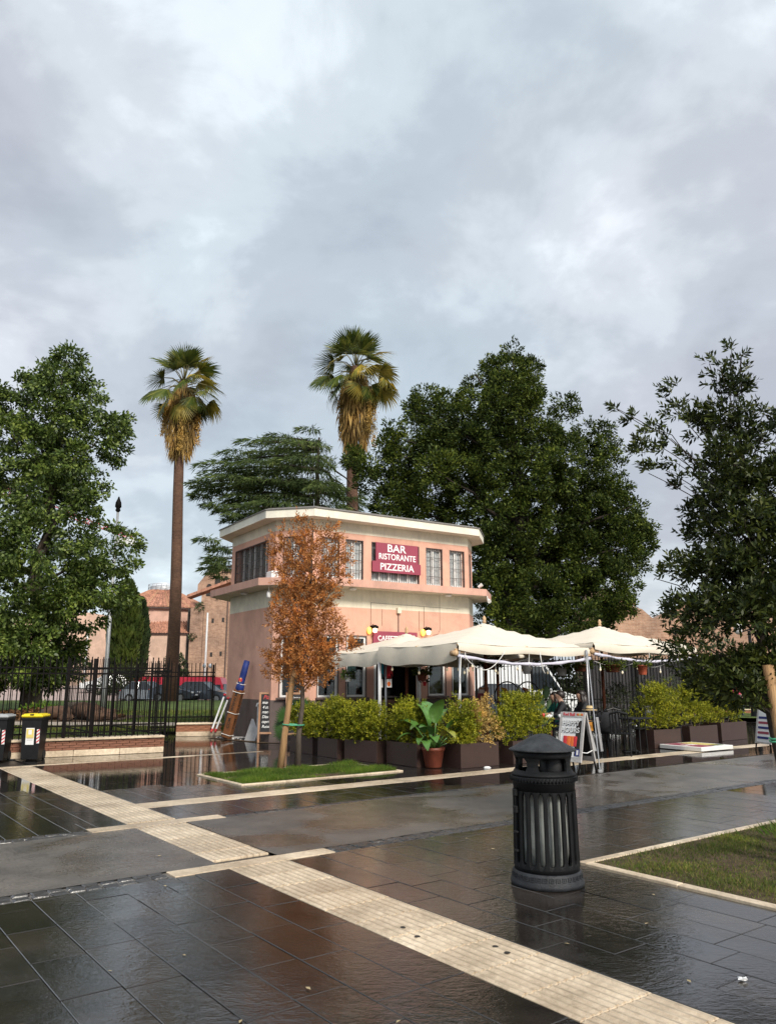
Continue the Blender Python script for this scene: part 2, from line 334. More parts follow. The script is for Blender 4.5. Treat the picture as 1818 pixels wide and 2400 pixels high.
M['lamp_amber'] = simple('amber_lamp', (.8, .5, .1), .3, emit=((1, .5, .08), .7), bs=0)
M['lamp_white'] = simple('lit_lamp', (.9, .8, .5), .3, emit=((1, .85, .5), 2.2), bs=0)
M['skin'] = simple('skin', (.40, .24, .17), .55, var=.08, bs=0)
M['hair'] = simple('dark_hair', (.018, .012, .01), .45)
M['cloth_black'] = simple('black_cloth', (.014, .014, .017), .8)
M['cloth_teal'] = simple('teal_cloth', (.01, .16, .12), .8)
M['cloth_blue'] = simple('denim', (.03, .04, .075), .8)
M['cloth_pink'] = simple('pink_jacket', (.6, .06, .12), .7)
M['mustard'] = simple('mustard_cushion', (.50, .24, .02), .7, var=.15)
M['bag'] = simple('orange_bag', (.5, .22, .03), .6)
M['straw'] = simple('straw', (.55, .40, .2), .8)
M['tyre'] = simple('tyre', (.015, .015, .015), .8)
M['rim'] = simple('wheel_rim', (.4, .4, .41), .3, .6, bs=0)
M['carglass'] = simple('car_glass', (.02, .025, .03), .06, 0, .8, .1, 2, 0)
M['light_w'] = simple('headlight', (.7, .7, .7), .15, bs=0)
M['light_r'] = simple('tail_light', (.4, .02, .02), .2, bs=0)
M['car_grey'] = simple('grey_car_paint', (.085, .10, .12), .22, .4, .6, .05, 2, 0)
M['car_silver'] = simple('silver_car_paint', (.33, .34, .35), .25, .5, .6, .05, 2, 0)
M['car_white'] = simple('white_car_paint', (.70, .71, .72), .25, 0, .6, .03, 2, 0)
M['bus_red'] = simple('red_bus_paint', (.42, .015, .035), .3, 0, .6, .05, 2, 0)
M['mud_wood'] = simple('muddy_wood', (.085, .05, .033), .85, 0, .2, .5, 5, .8, 20)
M['stone_grey'] = simple('grey_stone', (.42, .40, .39), .6, 0, .4, .2, 6, .4, 40)
M['litter'] = simple('pale_leaf', (.36, .28, .15), .6)
M['bag_clear'] = simple('bin_liner', (.30, .32, .30), .28, 0, .6, .35, 5, .8, 9)
M['mesh_dark'] = simple('shade_cloth', (.05, .048, .05), .8, 0, .2, .3, 3, .3, 30, sc3=(4, 4, .2))
# ------------------------------------------------------------------ mesh helpers
CH, SH = math.cos(R(37)), math.sin(R(37))
def P(u, v, z=0.0):
    """paving grid (u along the cross bands, v along the long pale strip) -> site"""
    return Vector((u * CH - v * SH, u * SH + v * CH, z))
GRID = R(37)

class MB:
    def __init__(s): s.v = []; s.f = []
    def add(s, vs, fs, mx=None):
        o = len(s.v)
        s.v += [tuple(mx @ Vector(p)) if mx else tuple(p) for p in vs]; s.f += [tuple(i + o for i in f) for f in fs]; return s
    def box(s, c, d, mx=None, rot=None, bev=0.0):
        x, y, z = d[0] / 2, d[1] / 2, d[2] / 2
        t = Matrix.Translation(Vector(c))
        if rot is not None: t = t @ (rot.to_matrix().to_4x4() if hasattr(rot, 'to_matrix') else Matrix.Rotation(rot, 4, 'Z'))
        if mx: t = mx @ t
        if bev <= 0:
            vs = [(a, b, e) for e in (-z, z) for b in (-y, y) for a in (-x, x)]
            return s.add(vs, [(0, 2, 3, 1), (4, 5, 7, 6), (0, 1, 5, 4), (2, 6, 7, 3), (0, 4, 6, 2), (1, 3, 7, 5)], t)
        b_ = min(bev, x * .9, y * .9, z * .9)
        def ring(ix, iy, zz): return [(-ix, -iy, zz), (ix, -iy, zz), (ix, iy, zz), (-ix, iy, zz)]
        def oct_(zz): return [(-x + b_, -y, zz), (x - b_, -y, zz), (x, -y + b_, zz), (x, y - b_, zz), (x - b_, y, zz), (-x + b_, y, zz), (-x, y - b_, zz), (-x, -y + b_, zz)]
        vs = ring(x - b_, y - b_, -z) + oct_(-z + b_) + oct_(z - b_) + ring(x - b_, y - b_, z)
        fs = [(3, 2, 1, 0), (20, 21, 22, 23)]
        for i in range(8): fs.append((4 + i, 4 + (i + 1) % 8, 12 + (i + 1) % 8, 12 + i))
        for lo, o8, flip in ((0, 4, False), (20, 12, True)):
            for k in range(4):
                a, b2 = lo + k, lo + (k + 1) % 4
                f = (a, b2, o8 + 2 * k + 1, o8 + 2 * k); g = (b2, o8 + 2 * k + 2 if k < 3 else o8, o8 + 2 * k + 1) if k < 3 else (lo, o8 + 0, o8 + 7)
                if flip: f = f[::-1]; g = g[::-1]
                fs.append(f); fs.append(g)
        return s.add(vs, fs, t)
    def tube(s, pts, rad, n=8, cap=True, close=False):
        pts = [Vector(p) for p in pts]; m = len(pts)
        if not isinstance(rad, (list, tuple)): rad = [rad] * m
        o = len(s.v); up = None
        for i, p in enumerate(pts):
            a = pts[(i - 1) % m] if (i > 0 or close) else p; b = pts[(i + 1) % m] if (i < m - 1 or close) else p
            t = (b - a).normalized() if (b - a).length > 1e-9 else Vector((0, 0, 1))
            if up is None: up = t.orthogonal().normalized()
            up = (up - t * up.dot(t)); up = up.normalized() if up.length > 1e-6 else t.orthogonal().normalized()
            w = t.cross(up)
            for k in range(n):
                an = 2 * PI * k / n; s.v.append(tuple(p + (up * math.cos(an) + w * math.sin(an)) * rad[i]))
        for i in range(m if close else m - 1):
            j = (i + 1) % m
            for k in range(n):
                k2 = (k + 1) % n; s.f.append((o + i * n + k, o + i * n + k2, o + j * n + k2, o + j * n + k))
        if cap and not close:
            s.f.append(tuple(o + k for k in range(n))[::-1]); s.f.append(tuple(o + (m - 1) * n + k for k in range(n)))
        return s
    def lathe(s, prof, n=24, c=(0, 0, 0), mx=None, caps=True):
        vs = []; fs = []
        for r, z in prof:
            for k in range(n):
                a = 2 * PI * k / n; vs.append((c[0] + r * math.cos(a), c[1] + r * math.sin(a), c[2] + z))
        for i in range(len(prof) - 1):
            for k in range(n):
                k2 = (k + 1) % n; fs.append((i * n + k, i * n + k2, (i + 1) * n + k2, (i + 1) * n + k))
        if caps:
            fs.append(tuple(range(n))[::-1]); fs.append(tuple((len(prof) - 1) * n + k for k in range(n)))
        return s.add(vs, fs, mx)
    def prism(s, poly, z0, z1, mx=None):
        n = len(poly); vs = [(x, y, z0) for x, y in poly] + [(x, y, z1) for x, y in poly]
        fs = [tuple(range(n))[::-1], tuple(range(n, 2 * n))] + [(i, (i + 1) % n, n + (i + 1) % n, n + i) for i in range(n)]
        return s.add(vs, fs, mx)
    def sheet(s, pts):
        return s.add(pts, [tuple(range(len(pts)))])
    def ell(s, c, r, nu=12, nv=8, mx=None):
        prof = [(math.sin(PI * (i + .02) / (nv + .04)), -math.cos(PI * (i + .02) / (nv + .04))) for i in range(nv + 1)]
        t = Matrix.Translation(Vector(c)) @ Matrix.Diagonal((r[0], r[1], r[2], 1))
        return s.lathe(prof, nu, mx=(mx @ t) if mx else t)
    def mesh(s, name, smooth=False):
        me = bpy.data.meshes.new(name); me.from_pydata(s.v, [], s.f); me.update()
        if smooth: me.polygons.foreach_set('use_smooth', [True] * len(me.polygons))
        return me

def link(name, me, mt=None, parent=None, loc=(0, 0, 0), rz=0.0, kind=None):
    o = bpy.data.objects.new(name, me); COL.objects.link(o)
    if mt is not None and me is not None and len(me.materials) == 0:
        for x in (mt if isinstance(mt, (list, tuple)) else [mt]): me.materials.append(M[x] if isinstance(x, str) else x)
    if parent: o.parent = parent
    o.location = loc
    if rz: o.rotation_euler = (0, 0, rz)
    if kind: o['kind'] = kind
    return o
def part(name, mb, mt, parent, smooth=False, loc=(0, 0, 0), rz=0, kind=None, label=None):
    o = link(name, mb.mesh(name, smooth), mt, parent, loc, rz, kind)
    if label: o['label'] = label
    return o
def tag(o, label, cat, group=None):
    o['label'] = label; o['category'] = cat
    if group: o['group'] = group
    return o
def thing(name, label, cat, loc=(0, 0, 0), rz=0, group=None):
    o = link(name, None, None, None, loc, rz); return tag(o, label, cat, group)
def struct(name, mb, mt, smooth=False, loc=(0, 0, 0), rz=0): return part(name, mb, mt, None, smooth, loc, rz, 'structure')
def dup(root, loc, rz=None, label=None):
    def cp(o, par):
        c = o.copy(); COL.objects.link(c); c.parent = par
        for ch in o.children: cp(ch, c)
        return c
    r = cp(root, None); r.location = loc
    if rz is not None: r.rotation_euler = (0, 0, rz)
    if label: r['label'] = label
    return r
def np_mesh(name, V, F, flat=False):
    """V (n,3), F (m,k) all faces with k corners"""
    me = bpy.data.meshes.new(name); n = len(V); m, k = F.shape
    me.vertices.add(n); me.vertices.foreach_set('co', np.ascontiguousarray(V, dtype=np.float32).ravel())
    me.loops.add(m * k); me.loops.foreach_set('vertex_index', np.ascontiguousarray(F, dtype=np.int32).ravel())
    me.polygons.add(m); me.polygons.foreach_set('loop_start', np.arange(0, m * k, k, dtype=np.int32))
    if flat: me.polygons.foreach_set('use_smooth', [False] * m)
    me.update(calc_edges=True); return me
def unit(a): return a / np.maximum(np.linalg.norm(a, axis=-1, keepdims=True), 1e-9)
def leaf_mesh(name, pos, d, L, W, fold=.18, wide=.5):
    n = len(pos); d = unit(d); s = unit(np.cross(d, rng.normal(size=(n, 3)))); nn = np.cross(s, d)
    L = np.broadcast_to(np.asarray(L, float), (n,))[:, None]; W = np.broadcast_to(np.asarray(W, float), (n,))[:, None]
    mid = pos + d * L * wide + nn * W * fold
    V = np.stack([pos, mid + s * W * .5, pos + d * L, mid - s * W * .5], 1).reshape(-1, 3)
    return np_mesh(name, V, np.arange(n * 4).reshape(n, 4))
def text_mesh(body, size, extrude=.002, shear=0, sx=1.0, space=1.0, bold=.012):
    cu = bpy.data.curves.new('lettering', 'FONT'); cu.body = body; cu.size = size; cu.extrude = extrude; cu.shear = shear
    cu.align_x = 'CENTER'; cu.align_y = 'CENTER'; cu.resolution_u = 3; cu.offset = size * bold; cu.space_character = space
    o = bpy.data.objects.new('lettering', cu); COL.objects.link(o)
    dg = bpy.context.evaluated_depsgraph_get(); me = bpy.data.meshes.new_from_object(o.evaluated_get(dg))
    bpy.data.objects.remove(o); bpy.data.curves.remove(cu)
    me.materials.clear()
    if sx != 1: me.transform(Matrix.Diagonal((sx, 1, 1, 1)))
    return me
def lettering(body, size, mt, parent, loc, rot=(PI / 2, 0, 0), shear=0, sx=1.0, extrude=.002, space=1.0):
    o = link('lettering', text_mesh(body, size, extrude, shear, sx, space), mt, parent, loc); o.rotation_euler = rot; return o

# ------------------------------------------------------------------ ground
g = MB(); g.sheet([(-2500, -60, -.09), (2500, -60, -.09), (2500, 4000, -.09), (-2500, 4000, -.09)]); struct('ground', g, 'road')
bed = MB(); bed.sheet([P(-14, -4, -.03), P(40, -4, -.03), P(40, 33, -.03), P(-14, 33, -.03)])
pavement = struct('pavement', bed, 'bed')

STRIP = (3.2, 3.78)
ex = [(3.2, -3.9, 3.78, 16), (2.74, 8.83, 4.28, 9.07), (2.72, 6.51, 4.29, 6.72), (-20, 6.52, 50, 8.98), (3.78, 10.05, 50, 10.5), (-20, 16.0, 8.6, 16.22),
      (5.65, 11.2, 8.78, 12.86), (5.73, 1.0, 9.6, 4.84), (-20, 16.22, -2.5, 40)]
def clip(rects, e):
    out = []
    for (a, b, c, d) in rects:
        if e[2] <= a or e[0] >= c or e[3] <= b or e[1] >= d: out.append((a, b, c, d)); continue
        if a < e[0]: out.append((a, b, e[0], d)); a = e[0]
        if c > e[2]: out.append((e[2], b, c, d)); c = e[2]
        if b < e[1]: out.append((a, b, c, e[1]))
        if d > e[3]: out.append((a, e[3], c, d))
    return [r for r in out if r[2] - r[0] > .03 and r[3] - r[1] > .03]
slabs = []
SW, SL = .318, .64
for i in range(-26, 78):
    u0 = STRIP[1] + i * SW if i >= 0 else STRIP[0] + (i) * SW + SW * 0
    if -1 < i < 0: continue
    off = (i % 2) * SL * .5 + random.uniform(-.04, .04); v = -4 + off - SL
    while v < 26:
        l = SL * random.choice((.8, 1, 1, 1.15)); r = [(u0, v, u0 + SW, v + l)]
        for e in ex: r = clip(r, e)
        slabs += r; v += l
def infront(r):
    c = P((r[0] + r[2]) / 2, (r[1] + r[3]) / 2)
    return c, (c.y > 2.6 and abs(c.x) < .54 * c.y + .4)
near, far = [], []
for r in slabs:
    c, ok = infront(r)
    (near if ok else far).append((c.length, r))
near.sort(key=lambda t: t[0])
far = [r for _, r in far if _ < 45] + [r for _, r in near[285:]]
sb = MB(); sb.box((0, 0, -.5), (1, 1, 1), bev=0); slab_me = None
def slab_mesh(w, l):
    b = MB(); b.box((0, 0, -.02), (w, l, .04), bev=.0035); return b.mesh('paving_slab')
cache = {}
for _, r in near[:285]:
    w, l = round(r[2] - r[0] - .0055, 3), round(r[3] - r[1] - .0055, 3)
    if (w, l) not in cache: cache[(w, l)] = slab_mesh(w, l)
    o = link('paving_slab', cache[(w, l)], 'slab', pavement, P((r[0] + r[2]) / 2, (r[1] + r[3]) / 2, random.uniform(-.0025, .0015)), GRID)
    o.rotation_euler = (random.gauss(0, .0013), random.gauss(0, .0013), GRID)
V = []; F = []
for (a, b, c, d) in far:
    k = .003; z = random.uniform(-.0015, .0005); o = len(V)
    tx, ty = random.gauss(0, .0004), random.gauss(0, .0004)
    q = [(a + k, b + k), (c - k, b + k), (c - k, d - k), (a + k, d - k)]
    top = [P(x, y, z + tx * (x - a) + ty * (y - b)) for x, y in q]; low = [P(x, y, -.03) for x, y in q]
    V += [tuple(p) for p in top + low]; F += [(o, o + 1, o + 2, o + 3)] + [(o + i, o + 4 + i, o + 4 + (i + 1) % 4, o + (i + 1) % 4) for i in range(4)]
link('distant_slabs', np_mesh('distant_slabs', np.array(V), np.array(F), True), 'slab_far', pavement, kind='stuff')

# asphalt path between the two cross bars
def asphalt(u0, u1, top, lo=6.735):
    nu, nv = max(2, int((u1 - u0) * 2.2)), 8; V = []
    for i in range(nu + 1):
        for j in range(nv + 1):
            u = u0 + (u1 - u0) * i / nu; v = lo + (top - lo) * j / nv; V.append(tuple(P(u, v, .001 + .006 * mnoise.noise((u * .7, v * .9, 0)))))
    F = [(i * (nv + 1) + j, (i + 1) * (nv + 1) + j, (i + 1) * (nv + 1) + j + 1, i * (nv + 1) + j + 1) for i in range(nu) for j in range(nv)]
    link('asphalt_path', np_mesh('asphalt_path', np.array(V), np.array(F)), 'asphalt', kind='structure')
asphalt(-16, 2.735, 8.80); asphalt(2.735, 3.195, 8.83, 6.721); asphalt(3.785, 4.285, 8.83, 6.721); asphalt(4.285, 40, 8.87)

# setts along the asphalt
sett_bed = MB()
sett_bed.box((3, 6.63, -.024), (40, .205, .03)); sett_bed.box((3, 8.91, -.024), (40, .125, .03))
edging = struct('sett_edging', sett_bed, 'sett_joint', rz=GRID)
sm = []
for k in range(4):
    b = MB(); b.box((0, 0, 0), (.118, .094, .06), bev=.010)
    b.v = [(x + random.uniform(-.007, .007), y + random.uniform(-.007, .007), z) for x, y, z in b.v]; sm.append(b.mesh('sett'))
def sett_row(u0, u1, v):
    u = u0
    while u < u1:
        o = link('sett', random.choice(sm), 'sett', edging, (u + .06, v + random.uniform(-.006, .006), -.028 + random.uniform(-.003, .004)))
        o.rotation_euler = (random.gauss(0, .012), random.gauss(0, .012), random.gauss(0, .07)); u += random.uniform(.122, .14)
sett_row(.3, 2.66, 6.585); sett_row(.3, 2.66, 6.69); sett_row(-.8, 2.70, 8.845); sett_row(-.8, 2.70, 8.945)
sett_row(4.33, 13.6, 6.585); sett_row(4.33, 13.6, 6.69); sett_row(4.33, 10.5, 8.915)

# travertine strip of ribbed tiles, cross bars, bands
strip_bed = MB(); strip_bed.box((3.49, 6.0, -.032), (.58, 20, .03)); strip = struct('tactile_strip', strip_bed, 'bed', rz=GRID)
def rib_tile(w, l):
    b = MB(); b.box((0, 0, -.012), (w, l, .024), bev=.003)
    n = 9
    for i in range(n):
        x = -w / 2 + w * (i + .5) / n
        b.add([(x - .020, -l / 2 + .006, .0), (x - .012, -l / 2 + .006, .006), (x + .012, -l / 2 + .006, .006), (x + .020, -l / 2 + .006, .0),
               (x - .020, l / 2 - .006, .0), (x - .012, l / 2 - .006, .006), (x + .012, l / 2 - .006, .006), (x + .020, l / 2 - .006, .0)],
              [(0, 1, 5, 4), (1, 2, 6, 5), (2, 3, 7, 6), (0, 3, 2, 1), (4, 5, 6, 7)])
    return b.mesh('strip_tile')
v = 1.6 - 14 * .376; tl = .376; tm = rib_tile(.57, tl - .006)
while v < 15.8:
    if 6.51 - tl * .6 < v + tl / 2 - tl * .1 < 6.72 + tl * .6 or 8.83 - tl * .6 < v + tl / 2 < 9.07 + tl * .6:
        a, b_ = v, v + tl
        for lo, hi in ((6.51, 6.72), (8.83, 9.07)):
            if a < lo < b_: b_ = lo
            if a < hi < b_: a = hi
            if a >= lo and b_ <= hi: a = b_
        if b_ - a > .012: link('strip_tile', rib_tile(.57, b_ - a - .006), 'trav', strip, (3.49, (a + b_) / 2, random.uniform(-.001, .001)))
        v += tl; continue
    link('strip_tile', tm, 'trav', strip, (3.49, v + tl / 2, random.uniform(-.0015, .0015))); v += tl
def band(name, u0, u1, v0, v1, l=.62, z=.0):
    bb = MB(); bb.box(((u0 + u1) / 2, (v0 + v1) / 2, -.034), (u1 - u0, v1 - v0, .03)); par = struct(name, bb, 'bed', rz=GRID)
    n = max(1, round((u1 - u0) / l)); w = (u1 - u0) / n; b = MB(); b.box((0, 0, -.012), (w - .004, v1 - v0 - .004, .024), bev=.003); me = b.mesh('band_stone')
    for i in range(n):
        link('band_stone', me, 'trav_pale', par, (u0 + w * (i + .5), (v0 + v1) / 2, z + random.uniform(-.0015, .0015)))
band('pale_cross_bar', 2.74, 4.28, 8.83, 9.07, .51, .003); band('pale_cross_bar', 2.72, 4.29, 6.51, 6.72, .52, .003)
band('pale_band', 3.78, 30, 10.06, 10.49, .9); band('pale_band', -4, 8.6, 16.0, 16.2, .8)

# grass plots with kerbs
def plot(name, u0, v0, u1, v1, kw, n_bl, hmin, hmax, key, label):
    kb = MB(); par = struct(name, kb.sheet([P(u0 + kw, v0 + kw, .012), P(u1 - kw, v0 + kw, .012), P(u1 - kw, v1 - kw, .012), P(u0 + kw, v1 - kw, .012)]), 'soil')
    segs = [(u0, v0, u1, v0 + kw), (u0, v1 - kw, u1, v1), (u0, v0 + kw, u0 + kw, v1 - kw), (u1 - kw, v0 + kw, u1, v1 - kw)]
    for (a, b, c, d) in segs:
        L = max(c - a, d - b); n = max(1, round(L / .8)); hor = (c - a) > (d - b)
        for i in range(n):
            bb = MB(); ll = L / n - .004
            bb.box((0, 0, -.01), (ll if hor else c - a, d - b if hor else ll, .06), bev=.006)
            link('kerb_stone', bb.mesh('kerb_stone'), 'trav_pale', par, P(a + (L * (i + .5) / n if hor else (c - a) / 2), b + (L * (i + .5) / n if not hor else (d - b) / 2), random.uniform(-.002, .002)), GRID)
    u = rng.uniform(u0 + kw, u1 - kw, n_bl); v = rng.uniform(v0 + kw, v1 - kw, n_bl)
    dens = np.array([mnoise.noise((a * 1.7, b * 1.7, 3.1)) for a, b in zip(u, v)])
    keep = rng.uniform(-.62, .38, n_bl) < dens; u, v, dens = u[keep], v[keep], dens[keep]; n = len(u)
    pos = np.stack([u * CH - v * SH, u * SH + v * CH, np.full(n, .008)], 1)
    d = np.stack([rng.normal(0, .55, n), rng.normal(0, .55, n), np.full(n, 1.0)], 1)
    hh = rng.uniform(hmin, hmax, n) * (1 + .9 * np.clip(dens, -.5, .6))
    o = link('grass', leaf_mesh('grass', pos, d, hh, rng.uniform(.003, .006, n) * (1.5 if hmax > .09 else 1), .4, .35), key, kind='stuff'); o['label'] = label
    return o
plot('grass_plot', 5.65, 11.2, 8.78, 12.86, .07, 52000, .03, .085, 'grass', 'bright green grass round the dead tree')
plot('grass_plot', 5.74, 1.1, 9.6, 4.83, .09, 80000, .012, .045, 'grass_dry', 'patchy grass with bare soil round the bay tree')
# tall tuft in the near plot
n = 2200; c0 = np.array([4.45, 8.5, 0]); ang = rng.uniform(0, 2 * PI, n); rr = np.abs(rng.normal(0, .22, n))
pos = c0 + np.stack([rr * np.cos(ang) * 1.1, rr * np.sin(ang), np.full(n, .01)], 1)
d = np.stack([np.cos(ang) * .7 + rng.normal(0, .4, n), np.sin(ang) * .7 + rng.normal(0, .4, n), np.full(n, 1.0)], 1)
tag(link('grass_tuft', leaf_mesh('grass_tuft', pos, d, rng.uniform(.06, .17, n), .010, .3, .4), 'grass'), 'long dark grass tuft at the right edge of the near plot', 'grass tuft')['kind'] = 'stuff'

# lawn, path, plaza and road behind the fences
lw = MB(); nx, ny = 60, 30
V = []
for j in range(ny + 1):
    for i in range(nx + 1):
        x = -60 + 110 * i / nx; y = 22.9 + 31.6 * j / ny
        z = .02 + .06 * mnoise.noise((x * .2, y * .2, 0)) + (.10 if j > 1 else 0)
        if j == 0: z = -.06
        V.append((x, y, z))
F = [(j * (nx + 1) + i, j * (nx + 1) + i + 1, (j + 1) * (nx + 1) + i + 1, (j + 1) * (nx + 1) + i) for j in range(ny) for i in range(nx)]
def outside(f):
    c = np.mean([V[i] for i in f], 0); return not (-6.5 < c[0] < 30 and c[1] < 30)
F = [f for f in F if outside(f)]
link('lawn', np_mesh('lawn', np.array(V), np.array(F)), 'lawn', kind='structure')
pl = MB(); pl.sheet([(-60, 54.5, .10), (-18.5, 54.5, .10), (-21, 80, .9), (-90, 80, .9)])
pl.add([(-90, 80, .9), (-21, 80, .9), (-21, 80, -3), (-90, 80, -3)], [(0, 1, 2, 3)]); struct('pale_plaza', pl, 'plaza')
gp = MB(); gp.sheet([(-14.5, 25.2, .17), (-5.5, 24.6, .17), (-5.5, 26.4, .17), (-17, 27.4, .17)]); struct('gravel_path', gp, 'path')
so = MB(); so.sheet([(-17, 27.6, .175), (-9.5, 26.6, .175), (-9.2, 31, .185), (-17.5, 33.5, .185)]); struct('bare_soil', so, 'soil')
rd = MB(); rd.sheet([(-18.5, 54.5, .04), (30, 54.5, .04), (30, 64, -.5), (-20, 64, -.5)]); rd.sheet([(-20, 64, -.5), (30, 64, -.5), (40, 110, -1.6), (-40, 110, -1.6)]); struct('road', rd, 'road')
n = 42000; x = rng.uniform(-22, -4.6, n); y = 23.2 + 14 * rng.uniform(0, 1, n) ** 1.6
ok = ~((y < 31.5) & (y > 26.5) & (x < -9.4)) & ~((y > 24.6) & (y < 27) & (x > -15)); x, y = x[ok], y[ok]; n = len(x)
pos = np.stack([x, y, np.full(n, .08)], 1); d = np.stack([rng.normal(0, .5, n), rng.normal(0, .5, n), np.ones(n)], 1)
link('lawn_grass', leaf_mesh('lawn_grass', pos, d, rng.uniform(.07, .2, n), .02, .3, .4), 'grass_dry', kind='stuff')
# ------------------------------------------------------------------ the bar building
BA = R(32.4); BO = Vector((-1.98, 20.16, 0))
def B(s, t, z=0.0):
    return BO + Vector((s * math.cos(BA) - t * math.sin(BA), s * math.sin(BA) + t * math.cos(BA), z))
bar = thing('bar_building', 'salmon pink two storey bar with cream eaves and barred upper windows', 'building', BO, BA)
OUT = [(-.74, 3.9), (-.74, .755), (0, 0), (5.18, 0), (5.95, .78), (5.95, 3.9), (5.18, 4.65), (0, 4.65)]
def offset(poly, d):
    n = len(poly); res = []
    for i in range(n):
        p0, p1, p2 = Vector(poly[i - 1]), Vector(poly[i]), Vector(poly[(i + 1) % n])
        e1 = (p1 - p0).normalized(); e2 = (p2 - p1).normalized()
        n1 = Vector((e1.y, -e1.x)); n2 = Vector((e2.y, -e2.x)); b = (n1 + n2).normalized()
        res.append(tuple(p1 + b * d / max(.3, b.dot(n1))))
    return res
# which way is outward: OUT runs counter-clockwise seen from above, so the right-hand normal points out
def ring_band(mb, z0, z1, out, inn, openings=()):
    """wall band between two outlines; openings: (segment, s0, s1, z0, z1) metres along the outer face"""
    n = len(out)
    for i in range(n):
        a, b = Vector(out[i]), Vector(out[(i + 1) % n]); c, d = Vector(inn[i]), Vector(inn[(i + 1) % n]); L = (b - a).length
        ops = [(max(0, o[1]), min(L, o[2]), max(z0, o[3]), min(z1, o[4])) for o in openings if o[0] == i and o[3] < z1 and o[4] > z0]
        ss = sorted({0, L} | {o[0] for o in ops} | {o[1] for o in ops}); zs = sorted({z0, z1} | {o[2] for o in ops} | {o[3] for o in ops})
        for s0, s1 in zip(ss, ss[1:]):
            for q0, q1 in zip(zs, zs[1:]):
                m = ((s0 + s1) / 2, (q0 + q1) / 2)
                if any(o[0] < m[0] < o[1] and o[2] < m[1] < o[3] for o in ops): continue
                def pt(s, q, out_): 
                    k = s / L; v_ = a.lerp(b, k) if out_ else c.lerp(d, k); return (v_.x, v_.y, q)
                mb.add([pt(s0, q0, 1), pt(s1, q0, 1), pt(s1, q1, 1), pt(s0, q1, 1), pt(s0, q0, 0), pt(s1, q0, 0), pt(s1, q1, 0), pt(s0, q1, 0)],
                       [(0, 1, 2, 3), (5, 4, 7, 6), (0, 3, 7, 4), (1, 5, 6, 2), (0, 4, 5, 1), (3, 2, 6, 7)])
INN = offset(OUT, -.22)
# seg0 left face, seg1 left chamfer, seg2 front, seg3 right chamfer
WL = [(2, .20, .80, 1.12, 2.7), (2, 1.05, 1.65, 1.12, 2.7), (2, 3.68, 4.28, 1.12, 2.7), (2, 4.52, 5.13, 1.12, 2.7), (1, .22, .82, 1.12, 2.7), (2, 1.90, 3.44, 0, 2.62)]
WU = [(2, .25, .80, 4.21, 5.31), (2, .98, 1.55, 4.21, 5.31), (2, 1.80, 3.41, 4.21, 5.31), (2, 3.64, 4.24, 4.21, 5.31), (2, 4.49, 5.05, 4.21, 5.31), (0, .25, 2.7, 4.19, 5.31), (1, .22, .84, 4.21, 5.31), (3, .3, .8, 4.21, 5.31)]
b = MB(); ring_band(b, 0, 1.05, offset(OUT, .02), INN, WL); part('dado', b, 'dado', bar)
b = MB(); ring_band(b, 1.05, 3.46, OUT, INN, WL); part('lower_wall', b, 'pink', bar)
b = MB(); ring_band(b, 3.46, 3.955, OUT, INN); part('lower_frieze', b, 'cream', bar)
b = MB(); b.prism(offset(OUT, .55), 3.955, 4.15); part('ledge', b, 'ledgepink', bar)
b = MB(); b.prism(offset(OUT, .535), 3.948, 3.9545); part('ledge_soffit', b, 'cream', bar)
b = MB(); ring_band(b, 4.15, 5.475, OUT, INN, WU); part('upper_wall', b, 'pink', bar)
b = MB(); ring_band(b, 5.475, 5.76, offset(OUT, .004), INN); part('upper_frieze', b, 'cream', bar)
b = MB(); b.prism(offset(OUT, .37), 5.76, 5.975); part('eave', b, 'eave', bar)
b = MB(); b.prism(offset(OUT, .40), 5.976, 6.0); b.prism(offset(OUT, .3), 6.0005, 6.04); part('roof', b, 'roof', bar)
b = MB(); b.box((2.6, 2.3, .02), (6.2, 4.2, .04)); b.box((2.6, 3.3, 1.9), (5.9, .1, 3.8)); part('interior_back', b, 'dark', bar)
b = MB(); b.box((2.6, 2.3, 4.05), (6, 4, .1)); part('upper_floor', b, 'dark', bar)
b = MB(); b.tube([(4.05, 2.0, 6.0), (4.05, 2.0, 6.52)], .085, 12); b.tube([(4.05, 2.0, 6.53), (4.05, 2.0, 6.57)], [.2, .12], 12); part('flue', b, 'dado', bar)
b = MB(); b.tube([(.1, .2, 6.0), (.1, .2, 6.35)], .006, 5); part('aerial', b, 'steel', bar)

